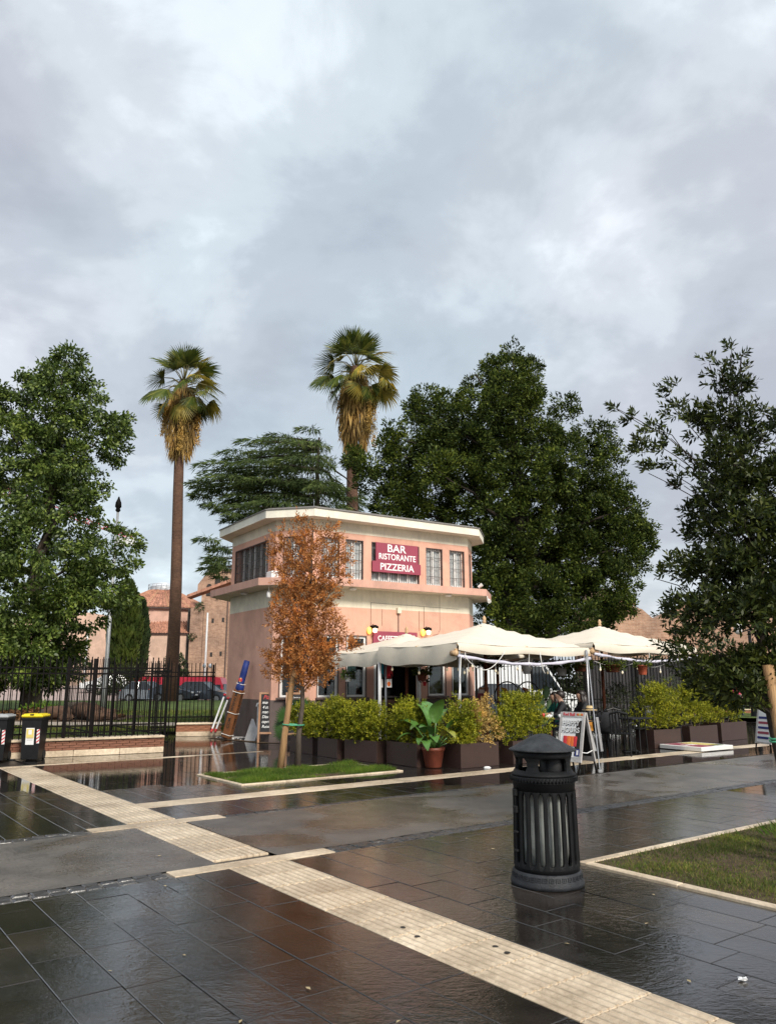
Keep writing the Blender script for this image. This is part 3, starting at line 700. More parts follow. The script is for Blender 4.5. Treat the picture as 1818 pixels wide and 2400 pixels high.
def seg_mx(i, s):
    a, c = Vector(OUT[i]), Vector(OUT[(i + 1) % len(OUT)]); e = (c - a).normalized(); p = a + e * s
    return Matrix.Translation((p.x, p.y, 0)) @ Matrix.Rotation(math.atan2(e.y, e.x), 4, 'Z')
def window(i, s0, s1, z0, z1, style):
    """frame as part; pane, curtain, grille, sill under it. local x along wall, y inward"""
    mx = seg_mx(i, (s0 + s1) / 2); w = s1 - s0; h = z1 - z0; zc = (z0 + z1) / 2
    fr = MB(); white = 'white'
    def rect(mb, w_, h_, t, y, dep, zc_=zc, x0=0):
        mb.box((x0, y, zc_ + h_ / 2 - t / 2), (w_, dep, t), mx); mb.box((x0, y, zc_ - h_ / 2 + t / 2), (w_, dep, t), mx)
        mb.box((x0 - w_ / 2 + t / 2, y, zc_), (t, dep, h_ - 2 * t), mx); mb.box((x0 + w_ / 2 - t / 2, y, zc_), (t, dep, h_ - 2 * t), mx)
    if style == 'low':
        rect(fr, w, h, .055, .07, .07); f = part('window', fr, 'white', bar)
        p = MB(); p.box((0, .085, zc), (w - .11, .012, h - .11), mx); part('pane', p, 'glass', f)
        s = MB(); s.box((0, -.03, z0 - .03), (w + .1, .14, .05), mx, bev=.008); part('sill', s, 'frame_dark', f)
        o = MB(); rect(o, w + .05, h + .05, .03, .012, .03); part('outer_frame', o, 'frame_dark', f)
        return f, mx
    rect(fr, w + .03, h + .03, .035, .03, .05); f = part('window', fr, 'frame_dark', bar)
    if style == 'grey':
        n = 6
        fm = MB()
        for k in range(n):
            x = -w / 2 + w * (k + .5) / n; fm.box((x - w / n / 2 + .02, .13, zc), (.04, .05, h), mx)
        part('mullion', fm, 'curtain', f, kind='stuff')
        p = MB(); p.box((0, .16, zc), (w, .01, h), mx); part('pane', p, 'glass_clear', f)
        c = MB(); c.box((0, .185, zc), (w, .01, h), mx); part('blind', c, 'curtain_grey', f); nv_, nh_ = 34, 5
    else:
        n = max(2, round(w / .3)); wm = MB()
        for k in range(n): rect(wm, w / n - .01, h - .04, .045, .12, .05, zc, -w / 2 + w * (k + .5) / n)
        part('sash', wm, 'white', f)
        p = MB(); p.box((0, .13, zc), (w - .05, .008, h - .05), mx); part('pane', p, 'glass_clear', f)
        c = MB(); c.box((0, .155, zc), (w, .008, h), mx); part('curtain', c, 'curtain', f); nv_, nh_ = max(6, int(w / .075)), 4
    gr = MB()
    for k in range(nv_):
        x = -w / 2 + .02 + (w - .04) * k / (nv_ - 1); gr.box((x, .055, zc), (.010, .010, h - .03), mx)
    for k in range(1, nh_):
        gr.box((0, .042, zc - h / 2 + h * k / nh_), (w - .02, .012, .012), mx)
    part('grille', gr, 'grille', f, kind='stuff')
    return f, mx
for o in WL[:5]: 
    f, mx = window(*o, 'low')
    if o[1] == 1.05:
        c = MB(); c.box((-.08, .2, 1.7), (.36, .02, 1.1), mx); part('mint_panel', c, 'mint', f)
for o in WU: window(*o, 'grey' if o[0] == 0 else 'white')
# white door and shutters of the entrance, fittings on the walls
b = MB(); b.box((3.40, .06, 1.3), (.09, .1, 2.6)); b.box((1.94, .06, 1.3), (.07, .1, 2.6)); b.box((2.67, .06, 2.59), (1.4, .1, .06)); part('door_frame', b, 'white', bar)
b = MB(); b.box((2.2, .5, 1.25), (.06, .7, 2.5)); part('door_leaf', b, 'frame_dark', bar)
for nm, pts in (('cable', [(1.79, -.012, 3.62), (3.55, -.012, 3.6), (4.8, -.012, 3.58)]), ('cable', [(1.79, -.012, 3.62), (1.79, -.012, 3.0)]), ('cable', [(3.55, -.012, 3.6), (3.55, -.012, 3.0)]),
                ('cable', [(4.1, -.012, 3.94), (4.1, -.012, 2.95), (4.02, -.012, 2.83), (3.85, -.012, 2.8)]), ('cable', [(2.15, -.012, 3.46), (2.15, -.012, 3.0)]), ('cable', [(3.38, -.012, 3.46), (3.38, -.012, 2.9)])):
    b = MB(); b.tube(pts, .0035, 5); part(nm, b, 'iron' if len(pts) < 3 else 'grille', bar)
b = MB(); b.tube([(2.68, -.015, 3.4), (2.68, -.015, 2.85), (2.74, -.015, 2.78)], .014, 6); part('conduit', b, 'dado', bar)
b = MB(); b.box((2.68, -.04, 3.44), (.13, .09, .16), bev=.01); part('junction_box', b, 'cream', bar)
for s, t in ((1.05, -.3), (4.2, -.3), (-.95, 2.3)):
    b = MB(); b.lathe([(.1, 0), (.11, -.03), (.07, -.055)], 14, (s, t, 3.94)); part('soffit_lamp', b, 'white', bar, True)
b = MB(); b.tube([(5.45, -.52, 3.95), (5.45, -.56, 3.84)], .012, 5); b.tube([(5.45, -.55, 3.86), (5.42, -.66, 3.78)], [.035, .06], 10); part('spotlight', b, 'white', bar)
b = MB(); b.tube([(5.3, -.35, 4.15), (5.3, -.37, 4.25)], .012, 5); b.tube([(5.26, -.36, 4.22), (5.34, -.45, 4.3)], [.04, .055], 10); part('spotlight', b, 'white', bar)
b = MB(); b.tube([(-.98, .55, 3.95), (-.98, .55, 3.8)], .01, 5); b.lathe([(.03, 0), (.055, -.05), (.055, -.16), (.04, -.17)], 12, (-.98, .55, 3.82)); part('lantern_lamp', b, 'white', bar, True)
b = MB(); b.box((-.86, .62, 4.25), (.2, .34, .2), bev=.01); part('floodlight', b, 'paper', bar)
b = MB(); b.tube([(-.78, 1.45, .05), (-.78, 1.45, .9), (-.78, 1.38, .95), (-.80, 1.3, .95)], .02, 8); b.tube([(-.80, 1.3, .95), (-.86, 1.3, .95), (-.88, 1.3, .88)], .03, 8); part('standpipe', b, 'white', bar)

# lit wall lamps over the entrance
for k, s in enumerate((1.79, 3.55)):
    t = thing('wall_lamp', ('lit amber wall lamp at the left end of the small maroon sign', 'lit amber wall lamp between the entrance and the umbrella peaks')[k], 'wall lamp', B(s, 0, 2.92), BA, 'lit lamps over the bar entrance')
    b = MB(); b.box((0, -.02, .0), (.06, .03, .16), bev=.008); b.tube([(0, -.03, .05), (0, -.12, .1), (0, -.17, .06)], .012, 6); part('bracket', b, 'iron', t)
    b = MB(); b.lathe([(.015, .06), (.085, .03), (.1, -.02), (.085, -.03)], 14, (.03, -.18, .03)); part('lamp_shade', b, 'iron', t, True)
    b = MB(); b.lathe([(.02, .0), (.06, -.03), (.05, -.1), (.015, -.12)], 12, (.03, -.18, .0)); part('bulb', b, 'lamp_white', t, True)
    b = MB(); b.ell((-.075, -.06, -.06), (.07, .04, .10), 12, 8); part('amber_lens', b, 'lamp_amber', t, True)

# signs
def sign(name, label, s, z, w, h, lines, y=-.05, th=.04):
    t = thing(name, label, 'sign', B(s, y, z), BA); b = MB(); b.box((0, 0, 0), (w, th, h)); part('panel', b, 'maroon', t)
    for body, size, dx, dz, sx in lines: lettering(body, size, 'letter', t, (dx, -th / 2 - .0015, dz), sx=sx)
    return t
sign('bar_sign', 'maroon sign reading BAR RISTORANTE in the wide upper window', 2.615, 5.035, 1.41, .53, [('BAR', .30, -.03, .115, 1.15), ('RISTORANTE', .235, .0, -.125, .90)])
sign('pizzeria_sign', 'long maroon sign reading PIZZERIA below the BAR sign', 2.605, 4.625, 1.61, .30, [('PIZZERIA', .265, 0, .0, 1.05)])
sign('entrance_sign', 'maroon CAFFETTERIA sign over the entrance partly hidden by an umbrella', 2.55, 2.68, 1.44, .34, [('CAFFETTERIA', .19, -.05, -.02, .92)])

# drinks machines and posters inside the entrance
ctr = thing('bar_counter', 'dark counter inside the bar entrance', 'counter', B(2.75, 1.5, 0.04), BA)
b = MB(); b.box((0, 0, .5), (1.4, .5, 1.0), bev=.02); part('cabinet', b, 'darkwood', ctr); b = MB(); b.box((0, -.02, 1.03), (1.5, .6, .05), bev=.01); part('counter_top', b, 'dark', ctr)
for k, (c, lab) in enumerate((('tan', 'tan juice dispenser on the bar counter, left of three'), ('cyan', 'cyan juice dispenser on the bar counter between tan and red'), ('redpl', 'red juice dispenser on the bar counter next to the door frame'))):
    t = thing('drink_dispenser', lab, 'dispenser', B(2.62 + .31 * k, 1.42, 1.6), BA, 'juice dispensers in the bar')
    b = MB(); b.box((0, 0, .22), (.27, .25, .44), bev=.06); part('tank', b, c, t); b = MB(); b.box((0, .1, -.24), (.2, .1, .48)); part('stand', b, 'black', t)
    b = MB(); b.tube([(.02, -.13, .12), (.02, -.18, .1), (.02, -.18, .02)], .018, 8); part('tap', b, 'black', t)
    b = MB(); b.box((-.0, -.05, -.14), (.2, .015, .24)); part('poster', b, 'paper', t); b = MB(); b.ell((0, -.06, -.16), (.06, .006, .07), 10, 6); part('poster_print', b, 'orange', t)
sh = thing('bottle_shelf', 'dark shelf with bottles at the back of the bar', 'shelf', B(2.4, 3.15, 0.04), BA); b = MB()
for z in (1.1, 1.5, 1.9): b.box((0, 0, z), (2.2, .25, .03))
part('board', b, 'darkwood', sh)
bmes = []
for c_ in ("cyan", "tan", "bag_clear", "redpl"):
    bm_ = MB(); bm_.lathe([(.035, 0), (.035, .17), (.012, .23), (.012, .29)], 8); bmes.append(bm_.mesh("bottle", True)); bmes[-1].materials.append(M[c_])
k = 0
for z in (1.12, 1.52, 1.92):
    for x in np.arange(-1, 1.01, .16): link("bottle", bmes[k % 4], None, sh, (x, -.04, z)); k += 1


# rest of what leans and stands against the left side of the bar
def LW(t, d, z=0): return B(-.74 - d, t, z)     # point d metres off the left face, t along it from the near corner
pk = thing('wrapped_parasol', 'rolled blue parasol in a wet cardboard sleeve leaning on the pink wall', 'parasol', (0, 0, 0))
p0 = Vector((-4.33, 21.55, .03)); p1 = Vector((-3.83, 21.38, 2.06)); ax = (p1 - p0).normalized()
q = ax.to_track_quat('Z', 'X').to_matrix().to_4x4(); mx = Matrix.Translation(p0) @ q
L = (p1 - p0).length
b = MB(); b.lathe([(.085, 1.25), (.12, 1.33), (.11, 1.42), (.085, 1.5), (.09, 1.75), (.08, L), (.05, L + .01)], 12, mx=mx); part('canopy', b, 'blue', pk, True)
b = MB(); b.box((0, 0, .66), (.235, .20, 1.32), mx, bev=.02); part('cardboard_sleeve', b, 'card', pk)
for z in (.1, .68, 1.24, 1.47):
    b = MB(); r_ = .125 if z < 1.3 else .095
    b.tube([mx @ Vector((r_ * c_, r_ * .88 * s_, z)) for c_, s_ in ((1, -1), (1, 1), (-1, 1), (-1, -1))], .009, 6, close=True); part('strap', b, 'rope', pk)
def on_axis(o, z, side):
    """lettering along the sleeve, on its camera side"""
    face = Matrix(((0, -1, 0, 0), (1, 0, 0, 0), (0, 0, 1, 0), (0, 0, 0, 1)))
    return None
view = Vector((0, -1, 0)); zax = ax; xax = None
sides = [q.to_3x3() @ Vector(v_) for v_ in ((1, 0, 0), (-1, 0, 0), (0, 1, 0), (0, -1, 0))]; dims = (.1175, .1175, .10, .10)
order = sorted(range(4), key=lambda i: sides[i].y)[:2]
for i, body in zip(order, ('WWW.M', 'OUI.COM')):
    nrm = sides[i]; xx = ax; yy = nrm.cross(xx); rot = Matrix((xx, yy, nrm)).transposed()
    for zc, bd in ((.98, body), (.40, '.COM')):
        o = lettering(bd, .12, 'ink', pk, p0 + ax * zc + nrm * (dims[i] + .002)); o.rotation_euler = rot.to_euler()
front = sides[order[0]]
rot = Matrix((front.cross(ax) * -1, ax, front)).transposed()
for dx, mt_, sc_ in ((-.028, 'red', 1), (.028, 'red', 1), (0, 'yprint', 1.3)):
    b = MB(); b.ell((0, 0, 0), (.03 * sc_, .05 * sc_, .006), 10, 6); o = part('emblem', b, mt_, pk, loc=p0 + ax * 1.58 + front * (.088 if mt_ == 'red' else .084) + front.cross(ax) * dx); o.rotation_euler = rot.to_euler()
for k, (dx, lab) in enumerate(((0, 'white barrier pole with red ends leaning at the fence, left one'), (.11, 'white barrier pole with red ends leaning closest to the cardboard parasol'))):
    t = thing('barrier_pole', lab, 'barrier pole', (-4.92 + dx, 22.35, .16 - .16 * k * 0), 0, 'barrier poles by the pink wall')
    a_, b_ = Vector((0, 0, 0)), Vector((.22, .5, .98 - .1 * k)); b = MB(); b.tube([a_, a_.lerp(b_, .93)], .026, 8); part('pole', b, 'paper', t)
    b = MB(); b.tube([a_ - (b_ - a_) * .03, a_.lerp(b_, .06)], .03, 8); b.ell(b_, (.045, .045, .035), 10, 6); part('red_end', b, 'red', t, True)
t = thing('stone_slab', 'pale grey stone slab leaning beside the standpipe', 'stone slab', (-3.60, 21.0, 0), R(-30)); b = MB(); b.box((0, .12, .26), (.36, .05, .62), None, rot=Quaternion((1, 0, 0), R(-26)), bev=.008); part('slab', b, 'stone_grey', t)
t = thing('paving_offcut', 'flat white stone offcut lying beside the cardboard parasol', 'stone piece', (-4.0, 21.75, 0), R(20)); b = MB(); b.box((0, 0, .025), (.5, .3, .05), bev=.01); part('slab', b, 'stone_grey', t)
gv = MB(); gv.sheet([(-4.9, 21.9, .008), (-3.2, 20.2, .008), (-2.5, 20.2, .008), (-2.2, 20.4, .008), (-3.1, 20.9, .008), (-4.6, 23, .008)]); struct('cobbled_margin', gv, 'soil')
n = 900; pts = []
w1 = rng.uniform(0, 1, n); w2 = rng.uniform(0, 1, n)
px = -4.75 + 2.2 * w1 + .35 * w2 ; py = 21.95 - 1.7 * w1 + .55 * w2 
Vv, Ff = [], []
for x, y in zip(px, py):
    o = len(Vv); r_ = random.uniform(.025, .05); a0 = random.uniform(0, 6)
    Vv += [(x + r_ * math.cos(a0 + k * PI / 2), y + r_ * math.sin(a0 + k * PI / 2), .005) for k in range(4)] + [(x + .6 * r_ * math.cos(a0 + k * PI / 2), y + .6 * r_ * math.sin(a0 + k * PI / 2), .005 + r_ * .7) for k in range(4)]
    Ff += [(o + k, o + (k + 1) % 4, o + 4 + (k + 1) % 4, o + 4 + k) for k in range(4)] + [(o + 4, o + 5, o + 6, o + 7)]
link('cobbles', np_mesh('cobbles', np.array(Vv), np.array(Ff), True), 'sett', kind='stuff')

def chalk_board(name, label, loc, rz, w, h, lines):
    t = thing(name, label, 'blackboard', loc, rz, 'chalk menu boards by the bar'); tilt = R(8)
    mxf = Matrix.Rotation(-tilt, 4, 'X')
    for sgn, nm in ((1, 'front'), (-1, 'back')):
        m2 = Matrix.Translation((0, .0 if sgn > 0 else .36, 0)) @ Matrix.Rotation(-tilt * sgn, 4, 'X')
        b = MB(); t_ = .05
        b.box((-w / 2 + t_ / 2, 0, h / 2), (t_, .03, h), m2); b.box((w / 2 - t_ / 2, 0, h / 2), (t_, .03, h), m2); b.box((0, 0, h - t_ / 2), (w - 2 * t_, .03, t_), m2); b.box((0, 0, .24), (w - 2 * t_, .03, t_), m2)
        part('frame', b, 'board_frame', t); b = MB(); b.box((0, .004, (h + .24) / 2), (w - 2 * t_, .012, h - .29), m2); part('writing_panel', b, 'board', t)
    for body, sz, x, z, mt_, sx in lines:
        o = lettering(body, sz, mt_, t, mxf @ Vector((x, -.006, z)), rot=(PI / 2 - tilt, 0, 0), shear=.25, sx=sx, extrude=.001)
    return t
chalk_board('menu_board', 'chalk menu board headed Pizzeria in red standing by the pink wall', (-2.98, 20.35, 0), R(3), .66, 1.26,
            [('Pizzeria', .14, -.03, 1.13, 'chalk_red', .9), ('margherita', .105, -.03, 1.0, 'chalk', .95), ('4 stagioni', .10, -.06, .88, 'chalk', .9), ('marinara', .10, -.08, .76, 'chalk', .9), ('Diavola', .10, -.10, .64, 'chalk', .9), ('capricciosa', .10, -.04, .52, 'chalk', .9), ('Rucola', .10, -.11, .40, 'chalk', .9)])
chalk_board('menu_board', 'chalk menu board headed Ristorante half behind the thin tree trunk', (-2.23, 20.05, 0), R(12), .66, 1.26,
            [('Ristorante', .11, .0, 1.12, 'chalk', .95), ('pasta  8.00', .08, -.03, .98, 'chalk', .9), ('insalata', .08, -.06, .84, 'chalk', .9), ('caffe', .08, .0, .7, 'chalk', .9)])
t = thing('menu_stand', 'small white framed menu board leaning at the right corner of the bar', 'menu board', (2.50, 21.35, 0), R(-60))
b = MB(); b.box((0, 0, .72), (.42, .03, 1.3), None, rot=Quaternion((1, 0, 0), R(-9)), bev=.005); part('frame', b, 'board_frame', t)
b = MB(); b.box((0, -.02, .72), (.34, .012, 1.18), None, rot=Quaternion((1, 0, 0), R(-9))); part('panel', b, 'paper', t); b = MB(); b.box((0, .018, 1.05), (.26, .1, .3), None, rot=Quaternion((1, 0, 0), R(-9))); part('picture', b, 'maroon', t)
# ------------------------------------------------------------------ trees and plants
# crowns as lists of foliage masses: (x, z, radius) in metres, cedar layers: (x, z, half width, half height)
CROWN_CAMPHOR = [(-14.59,15.69,0.8),(-15.48,14.86,0.8),(-16.39,14.24,0.8),(-16.89,13.43,0.89),(-14.63,14.04,1.07),(-13.58,14.55,0.57),(-14.89,12.63,1.25),(-13.57,12.83,0.71),(-12.24,12.93,0.64),(-11.91,12.33,0.45),(-12.54,11.83,0.75),(-16.13,11.63,1.25),(-16.97,12.43,0.89),(-14.35,10.84,1.43),(-12.81,10.45,0.82),(-15.94,9.67,1.43),(-14.18,8.91,1.52),(-12.61,9.1,0.62),(-11.83,7.48,0.75),(-16.08,7.39,1.6),(-14.0,6.83,1.69),(-12.32,6.64,1.03),(-15.47,4.99,1.69),(-13.62,4.62,1.52),(-15.46,3.01,1.43),(-14.09,2.83,0.98),(-15.91,2.12,0.89),(-12.66,5.17,0.89),(-14.62,1.77,0.64),(-18.3,10.65,1.6),(-18.24,6.83,1.96),(-17.68,3.54,1.78),(-18.57,13.03,1.25),(-11.38,6.27,0.45),(-11.66,5.17,0.62)]
CROWN_EVERGREEN = [(6.28,17.85,0.44),(7.35,17.13,0.51),(5.16,16.86,0.44),(4.31,16.24,0.42),(6.15,16.33,0.88),(6.95,15.62,0.73),(5.61,15.1,0.96),(1.8,15.27,0.54),(1.38,14.57,0.51),(2.87,14.84,0.51),(3.95,15.1,0.42),(2.53,13.97,0.65),(3.76,13.71,0.8),(5.08,14.05,0.92),(6.82,14.4,0.84),(8.48,14.49,0.54),(8.86,13.88,0.42),(9.58,13.54,0.42),(10.3,13.19,0.42),(10.77,12.85,0.42),(0.3,13.28,0.42),(-0.02,12.68,0.57),(0.96,12.85,0.42),(0.63,12.0,0.73),(2.26,12.68,0.88),(3.89,12.17,1.07),(5.7,12.68,1.15),(7.34,12.85,0.8),(8.45,12.09,0.73),(10.16,12.09,0.51),(11.1,11.58,0.51),(11.37,10.66,0.42),(9.94,11.16,0.61),(10.54,10.33,0.73),(0.62,10.91,0.84),(2.24,10.91,1.0),(4.01,10.49,1.15),(5.96,10.74,1.3),(7.74,10.91,1.07),(8.85,10.49,0.92),(11.2,9.34,0.73),(12.05,8.85,0.65),(12.49,8.28,0.42),(11.98,7.87,0.65),(9.81,8.85,1.15),(8.21,8.85,1.15),(6.37,8.85,1.23),(4.77,8.85,0.92),(3.27,9.5,0.84),(11.6,6.91,0.65),(10.76,7.47,0.96),(9.16,7.07,1.15),(7.42,7.07,1.23),(5.75,7.07,1.15),(4.91,7.87,0.77),(10.27,5.8,0.96),(8.68,5.49,1.15),(6.87,5.33,1.23),(5.31,5.49,1.0),(4.7,6.28,0.61),(10.77,5.1,0.65),(11.22,4.79,0.38),(9.94,4.24,0.77),(8.38,4.09,0.84),(6.82,4.09,0.84),(5.27,4.24,0.77),(-0.02,9.67,0.84),(1.42,9.67,0.69),(-1.0,11.33,0.73),(-1.73,12.09,0.46)]
CEDAR_LAYERS = [(-6.16,15.04,0.94,0.2),(-4.48,15.13,0.63,0.24),(-7.48,14.43,0.86,0.16),(-5.97,14.43,1.57,0.27),(-8.46,13.99,1.1,0.24),(-4.62,14.17,1.57,0.31),(-9.27,13.3,1.57,0.2),(-7.1,13.22,2.04,0.35),(-4.94,13.22,2.04,0.39),(-10.47,12.4,0.79,0.27),(-8.81,12.44,1.57,0.35),(-6.74,12.36,1.96,0.39),(-4.25,12.36,1.73,0.39),(-10.6,11.76,0.55,0.2),(-7.95,11.59,1.41,0.39),(-5.89,11.59,1.73,0.39),(-3.41,11.76,1.18,0.47),(-9.32,10.91,0.63,0.31),(-7.92,10.75,1.1,0.39),(-6.28,10.83,1.57,0.35),(-8.31,10.2,0.47,0.31),(-4.64,11.04,0.94,0.24),(-1.35,11.97,0.94,0.47),(-0.93,11.12,0.79,0.39),(-2.77,13.26,0.94,0.47),(-2.2,13.95,0.71,0.35),(-9.3,8.62,0.63,0.31),(-9.27,7.97,0.63,0.31),(-9.17,7.56,0.55,0.31),(-9.48,7.23,0.39,0.24)]
CROWN_BAY = [(3.4,4.63,0.07),(3.43,4.75,0.04),(3.58,4.52,0.13),(3.7,4.55,0.07),(3.02,4.33,0.09),(2.94,4.52,0.05),(3.15,4.22,0.11),(3.33,4.21,0.15),(3.55,4.13,0.19),(2.67,4.03,0.1),(2.8,3.93,0.09),(2.93,3.75,0.07),(2.7,3.68,0.07),(2.52,3.86,0.04),(2.53,4.22,0.05),(2.36,4.32,0.03),(3.03,3.53,0.09),(3.23,3.83,0.14),(3.44,3.75,0.2),(3.75,3.98,0.14),(3.87,4.29,0.06),(3.48,3.46,0.23),(3.18,3.31,0.11),(3.78,3.53,0.2),(3.12,3.02,0.07),(3.38,3.09,0.22),(3.73,3.09,0.2),(2.76,2.67,0.08),(2.91,2.69,0.1),(2.69,2.58,0.05),(3.13,2.67,0.15),(3.41,2.67,0.26),(3.69,2.67,0.23),(2.84,2.25,0.12),(3.09,2.25,0.19),(3.37,2.25,0.26),(3.64,2.25,0.24),(2.86,1.84,0.12),(2.99,1.68,0.15),(3.17,1.6,0.16),(3.42,1.68,0.2),(3.62,1.64,0.2),(2.93,1.98,0.12),(3.36,1.44,0.12),(3.24,1.49,0.12),(4.08,3.68,0.24),(4.01,3.09,0.27),(3.94,2.39,0.27),(3.85,1.84,0.22),(4.06,4.13,0.14)]
CROWN_DEAD = [(-1.72,4.64,0.11),(-1.94,4.44,0.1),(-1.67,4.46,0.15),(-1.44,4.37,0.1),(-1.09,4.51,0.1),(-1.11,4.32,0.11),(-2.15,4.17,0.11),(-1.88,4.17,0.19),(-1.57,4.17,0.21),(-1.22,4.19,0.19),(-0.95,4.21,0.1),(-0.79,4.01,0.1),(-2.1,3.94,0.15),(-1.74,3.85,0.26),(-1.39,3.87,0.26),(-1.04,3.85,0.21),(-0.81,3.74,0.09),(-2.09,3.65,0.13),(-1.82,3.52,0.3),(-1.43,3.47,0.3),(-1.12,3.47,0.24),(-0.83,3.47,0.11),(-1.9,3.21,0.21),(-1.55,3.14,0.3),(-1.2,3.17,0.24),(-1.98,2.99,0.19),(-1.67,2.86,0.32),(-1.33,2.86,0.26),(-2.15,2.69,0.13),(-1.89,2.64,0.24),(-1.54,2.56,0.32),(-1.1,2.62,0.19),(-0.91,2.56,0.09),(-1.92,2.34,0.24),(-1.57,2.26,0.36),(-1.19,2.3,0.26),(-0.82,2.22,0.15),(-2.17,2.0,0.13),(-1.91,1.96,0.28),(-1.52,1.92,0.36),(-1.18,1.96,0.26),(-2.12,1.71,0.15),(-1.77,1.69,0.28),(-1.41,1.67,0.28),(-1.17,1.67,0.17),(-1.51,1.5,0.15),(-0.69,2.19,0.09)]
def blob_cloud(blobs, y0, depth, n, shell=.35, both=True, rs=1.0, seed=0):
    """points spread through a union of spheres; the spheres sit at their own depth inside the crown"""
    r_ = np.random.default_rng(seed); C = []; Rr = []
    xs = [b[0] for b in blobs]; xm = (min(xs) + max(xs)) / 2; zt = max(b[1] for b in blobs); zr = zt - min(b[1] for b in blobs); hw = (max(xs) - min(xs)) / 2 + .01
    for x, z, r in blobs:
        lim = depth * math.sqrt(max(.05, 1 - ((x - xm) / (hw * 1.05)) ** 2)) * min(1, .5 + r) * math.sqrt(min(1, max(.02, (zt - z) / (zr * .45))))
        for k in ((-1, 1, 0) if both else (0,)):
            C.append((x, y0 + (k * lim * r_.uniform(.35, 1) if k else r_.uniform(-.3, .3) * lim), z)); Rr.append(r * rs * r_.uniform(.9, 1.1))
    C = np.array(C); Rr = np.array(Rr); w = Rr ** 2; idx = r_.choice(len(C), n, p=w / w.sum())
    d = unit(r_.normal(size=(n, 3))); f = shell + (1 - shell) * r_.uniform(0, 1, n) ** .45
    return C[idx] + d * (Rr[idx] * f)[:, None], d, C, Rr
def clump_leaves(name, pts, out, k, cr, L, W, up=.1, spread=.7, outw=.7, flat=.7, fold=.2, wide=.5):
    n = len(pts); p = np.repeat(pts, k, 0); o = np.repeat(out, k, 0)
    g_ = rng.normal(size=(n * k, 3)) * np.array([1, 1, flat]); g_ = unit(g_) * (rng.uniform(0, 1, (n * k, 1)) ** .5)
    pos = p + g_ * cr; d = o * outw + g_ * .6 + rng.normal(size=(n * k, 3)) * spread + np.array([0, 0, up])
    return leaf_mesh(name, pos, d, L * rng.uniform(.65, 1.2, n * k), W * rng.uniform(.7, 1.2, n * k), fold, wide)
def twig_leaves(name, base, dirs, tl, k, L, W, lean=.75, fold=.2, tip=.6):
    """sprigs: leaves set spirally round a short twig"""
    n = len(base); dirs = unit(dirs); tl = np.broadcast_to(np.asarray(tl, float), (n,))
    a = unit(np.cross(dirs, rng.normal(size=(n, 3)))); b = np.cross(dirs, a); P_, D_, S_ = [], [], []
    for i in range(k):
        f = (i + .5) / k; an = i * 2.4 + rng.uniform(0, 6.28, n) * .15
        rad = a * np.cos(an)[:, None] + b * np.sin(an)[:, None]
        P_.append(base + dirs * (tl * f)[:, None]); D_.append(dirs * (lean + .5 * f) + rad + rng.normal(size=(n, 3)) * .2); S_.append(np.full(n, 1 - (1 - tip) * f))
    P_ = np.concatenate(P_); D_ = np.concatenate(D_); S_ = np.concatenate(S_) * rng.uniform(.75, 1.15, len(P_))
    return leaf_mesh(name, P_, D_, L * S_, W * S_, fold, .5)
def limb(p0, p1, r0, r1, sag=.0, n=7, seed=0, wob=.06):
    p0, p1 = Vector(p0), Vector(p1); pts = []; L = (p1 - p0).length; rr = random.Random(seed)
    for i in range(n):
        t = i / (n - 1); p = p0.lerp(p1, t); p.z += sag * L * math.sin(PI * t) ; w = wob * L * math.sin(PI * t)
        pts.append(p + Vector((rr.uniform(-w, w), rr.uniform(-w, w), rr.uniform(-w, w) * .5)))
    return pts, [r0 + (r1 - r0) * (i / (n - 1)) ** .8 for i in range(n)]
def tree(name, label, cat, base, top, tr, blobs_c, mesh, leafmat, barkmat, nb=10, group=None, rb=.4, seed=1, crown_name='crown'):
    base = Vector(base); t = thing(name, label, cat, base, 0, group); top = Vector(top) - base
    pts, rad = limb((0, 0, 0), top, tr, tr * .25, 0, 9, seed, .02)
    rad[0] *= 1.25; b = MB(); b.tube(pts, rad, 14); part('trunk', b, barkmat, t, True)
    rr = random.Random(seed)
    for c in rr.sample(list(blobs_c), min(nb, len(blobs_c))):
        c = Vector(c) - base; k = min(max((c.z - .25 * abs(c.xy.length) - 0) / max(top.z, .1), .12), .9) * .85
        i = k * (len(pts) - 1); a = pts[int(i)].lerp(pts[min(int(i) + 1, len(pts) - 1)], i % 1)
        lp, lr = limb(a, c, tr * rb * (1.1 - k), tr * .06, .06, 6, rr.random(), .05); b = MB(); b.tube(lp, lr, 6, cap=False); part('branch', b, barkmat, t, True)
    mesh.transform(Matrix.Translation(-base)); o = link(crown_name, mesh, leafmat, t, kind='stuff'); return t

# big left tree
pts, out, C, _ = blob_cloud(CROWN_CAMPHOR + [(-16.0, 1.9, 1.1), (-14.9, 1.9, 1.12), (-14.3, 2.3, 1.2), (-17.2, 2.3, 1.6), (-15.4, 2.6, 1.4)], 33, 3.0, 1750, .5, rs=.76, seed=3)
m = clump_leaves('crown', pts, out, 64, .33, .19, .10, -.25, .4, .75, .65)
tree('broadleaf_tree', 'tall bright green broadleaf tree behind the fence on the left', 'tree', (-15.0, 33.5, 0), (-15.0, 33, 13), .40, C, m, 'tree_left', 'bark_grey', 14, seed=4)
# large dark evergreen behind the bar
pts, out, C, _ = blob_cloud(CROWN_EVERGREEN, 37, 3.4, 4600, .55, rs=.99, seed=5)
m = clump_leaves('crown', pts, out, 52, .30, .17, .08, .3, .45, .9, .7)
tree('evergreen_tree', 'huge dark evergreen tree behind the bar and the parasols', 'tree', (6.3, 37, 0), (6.2, 37, 15.5), .55, C, m, 'tree_dark', 'bark_dark', 26, seed=6)
for k, (a, b_) in enumerate((((6.3, 37, 12.3), (10.6, 35.6, 12.6)), ((5.2, 37, 10.6), (-.6, 35.8, 11.5)))): pass

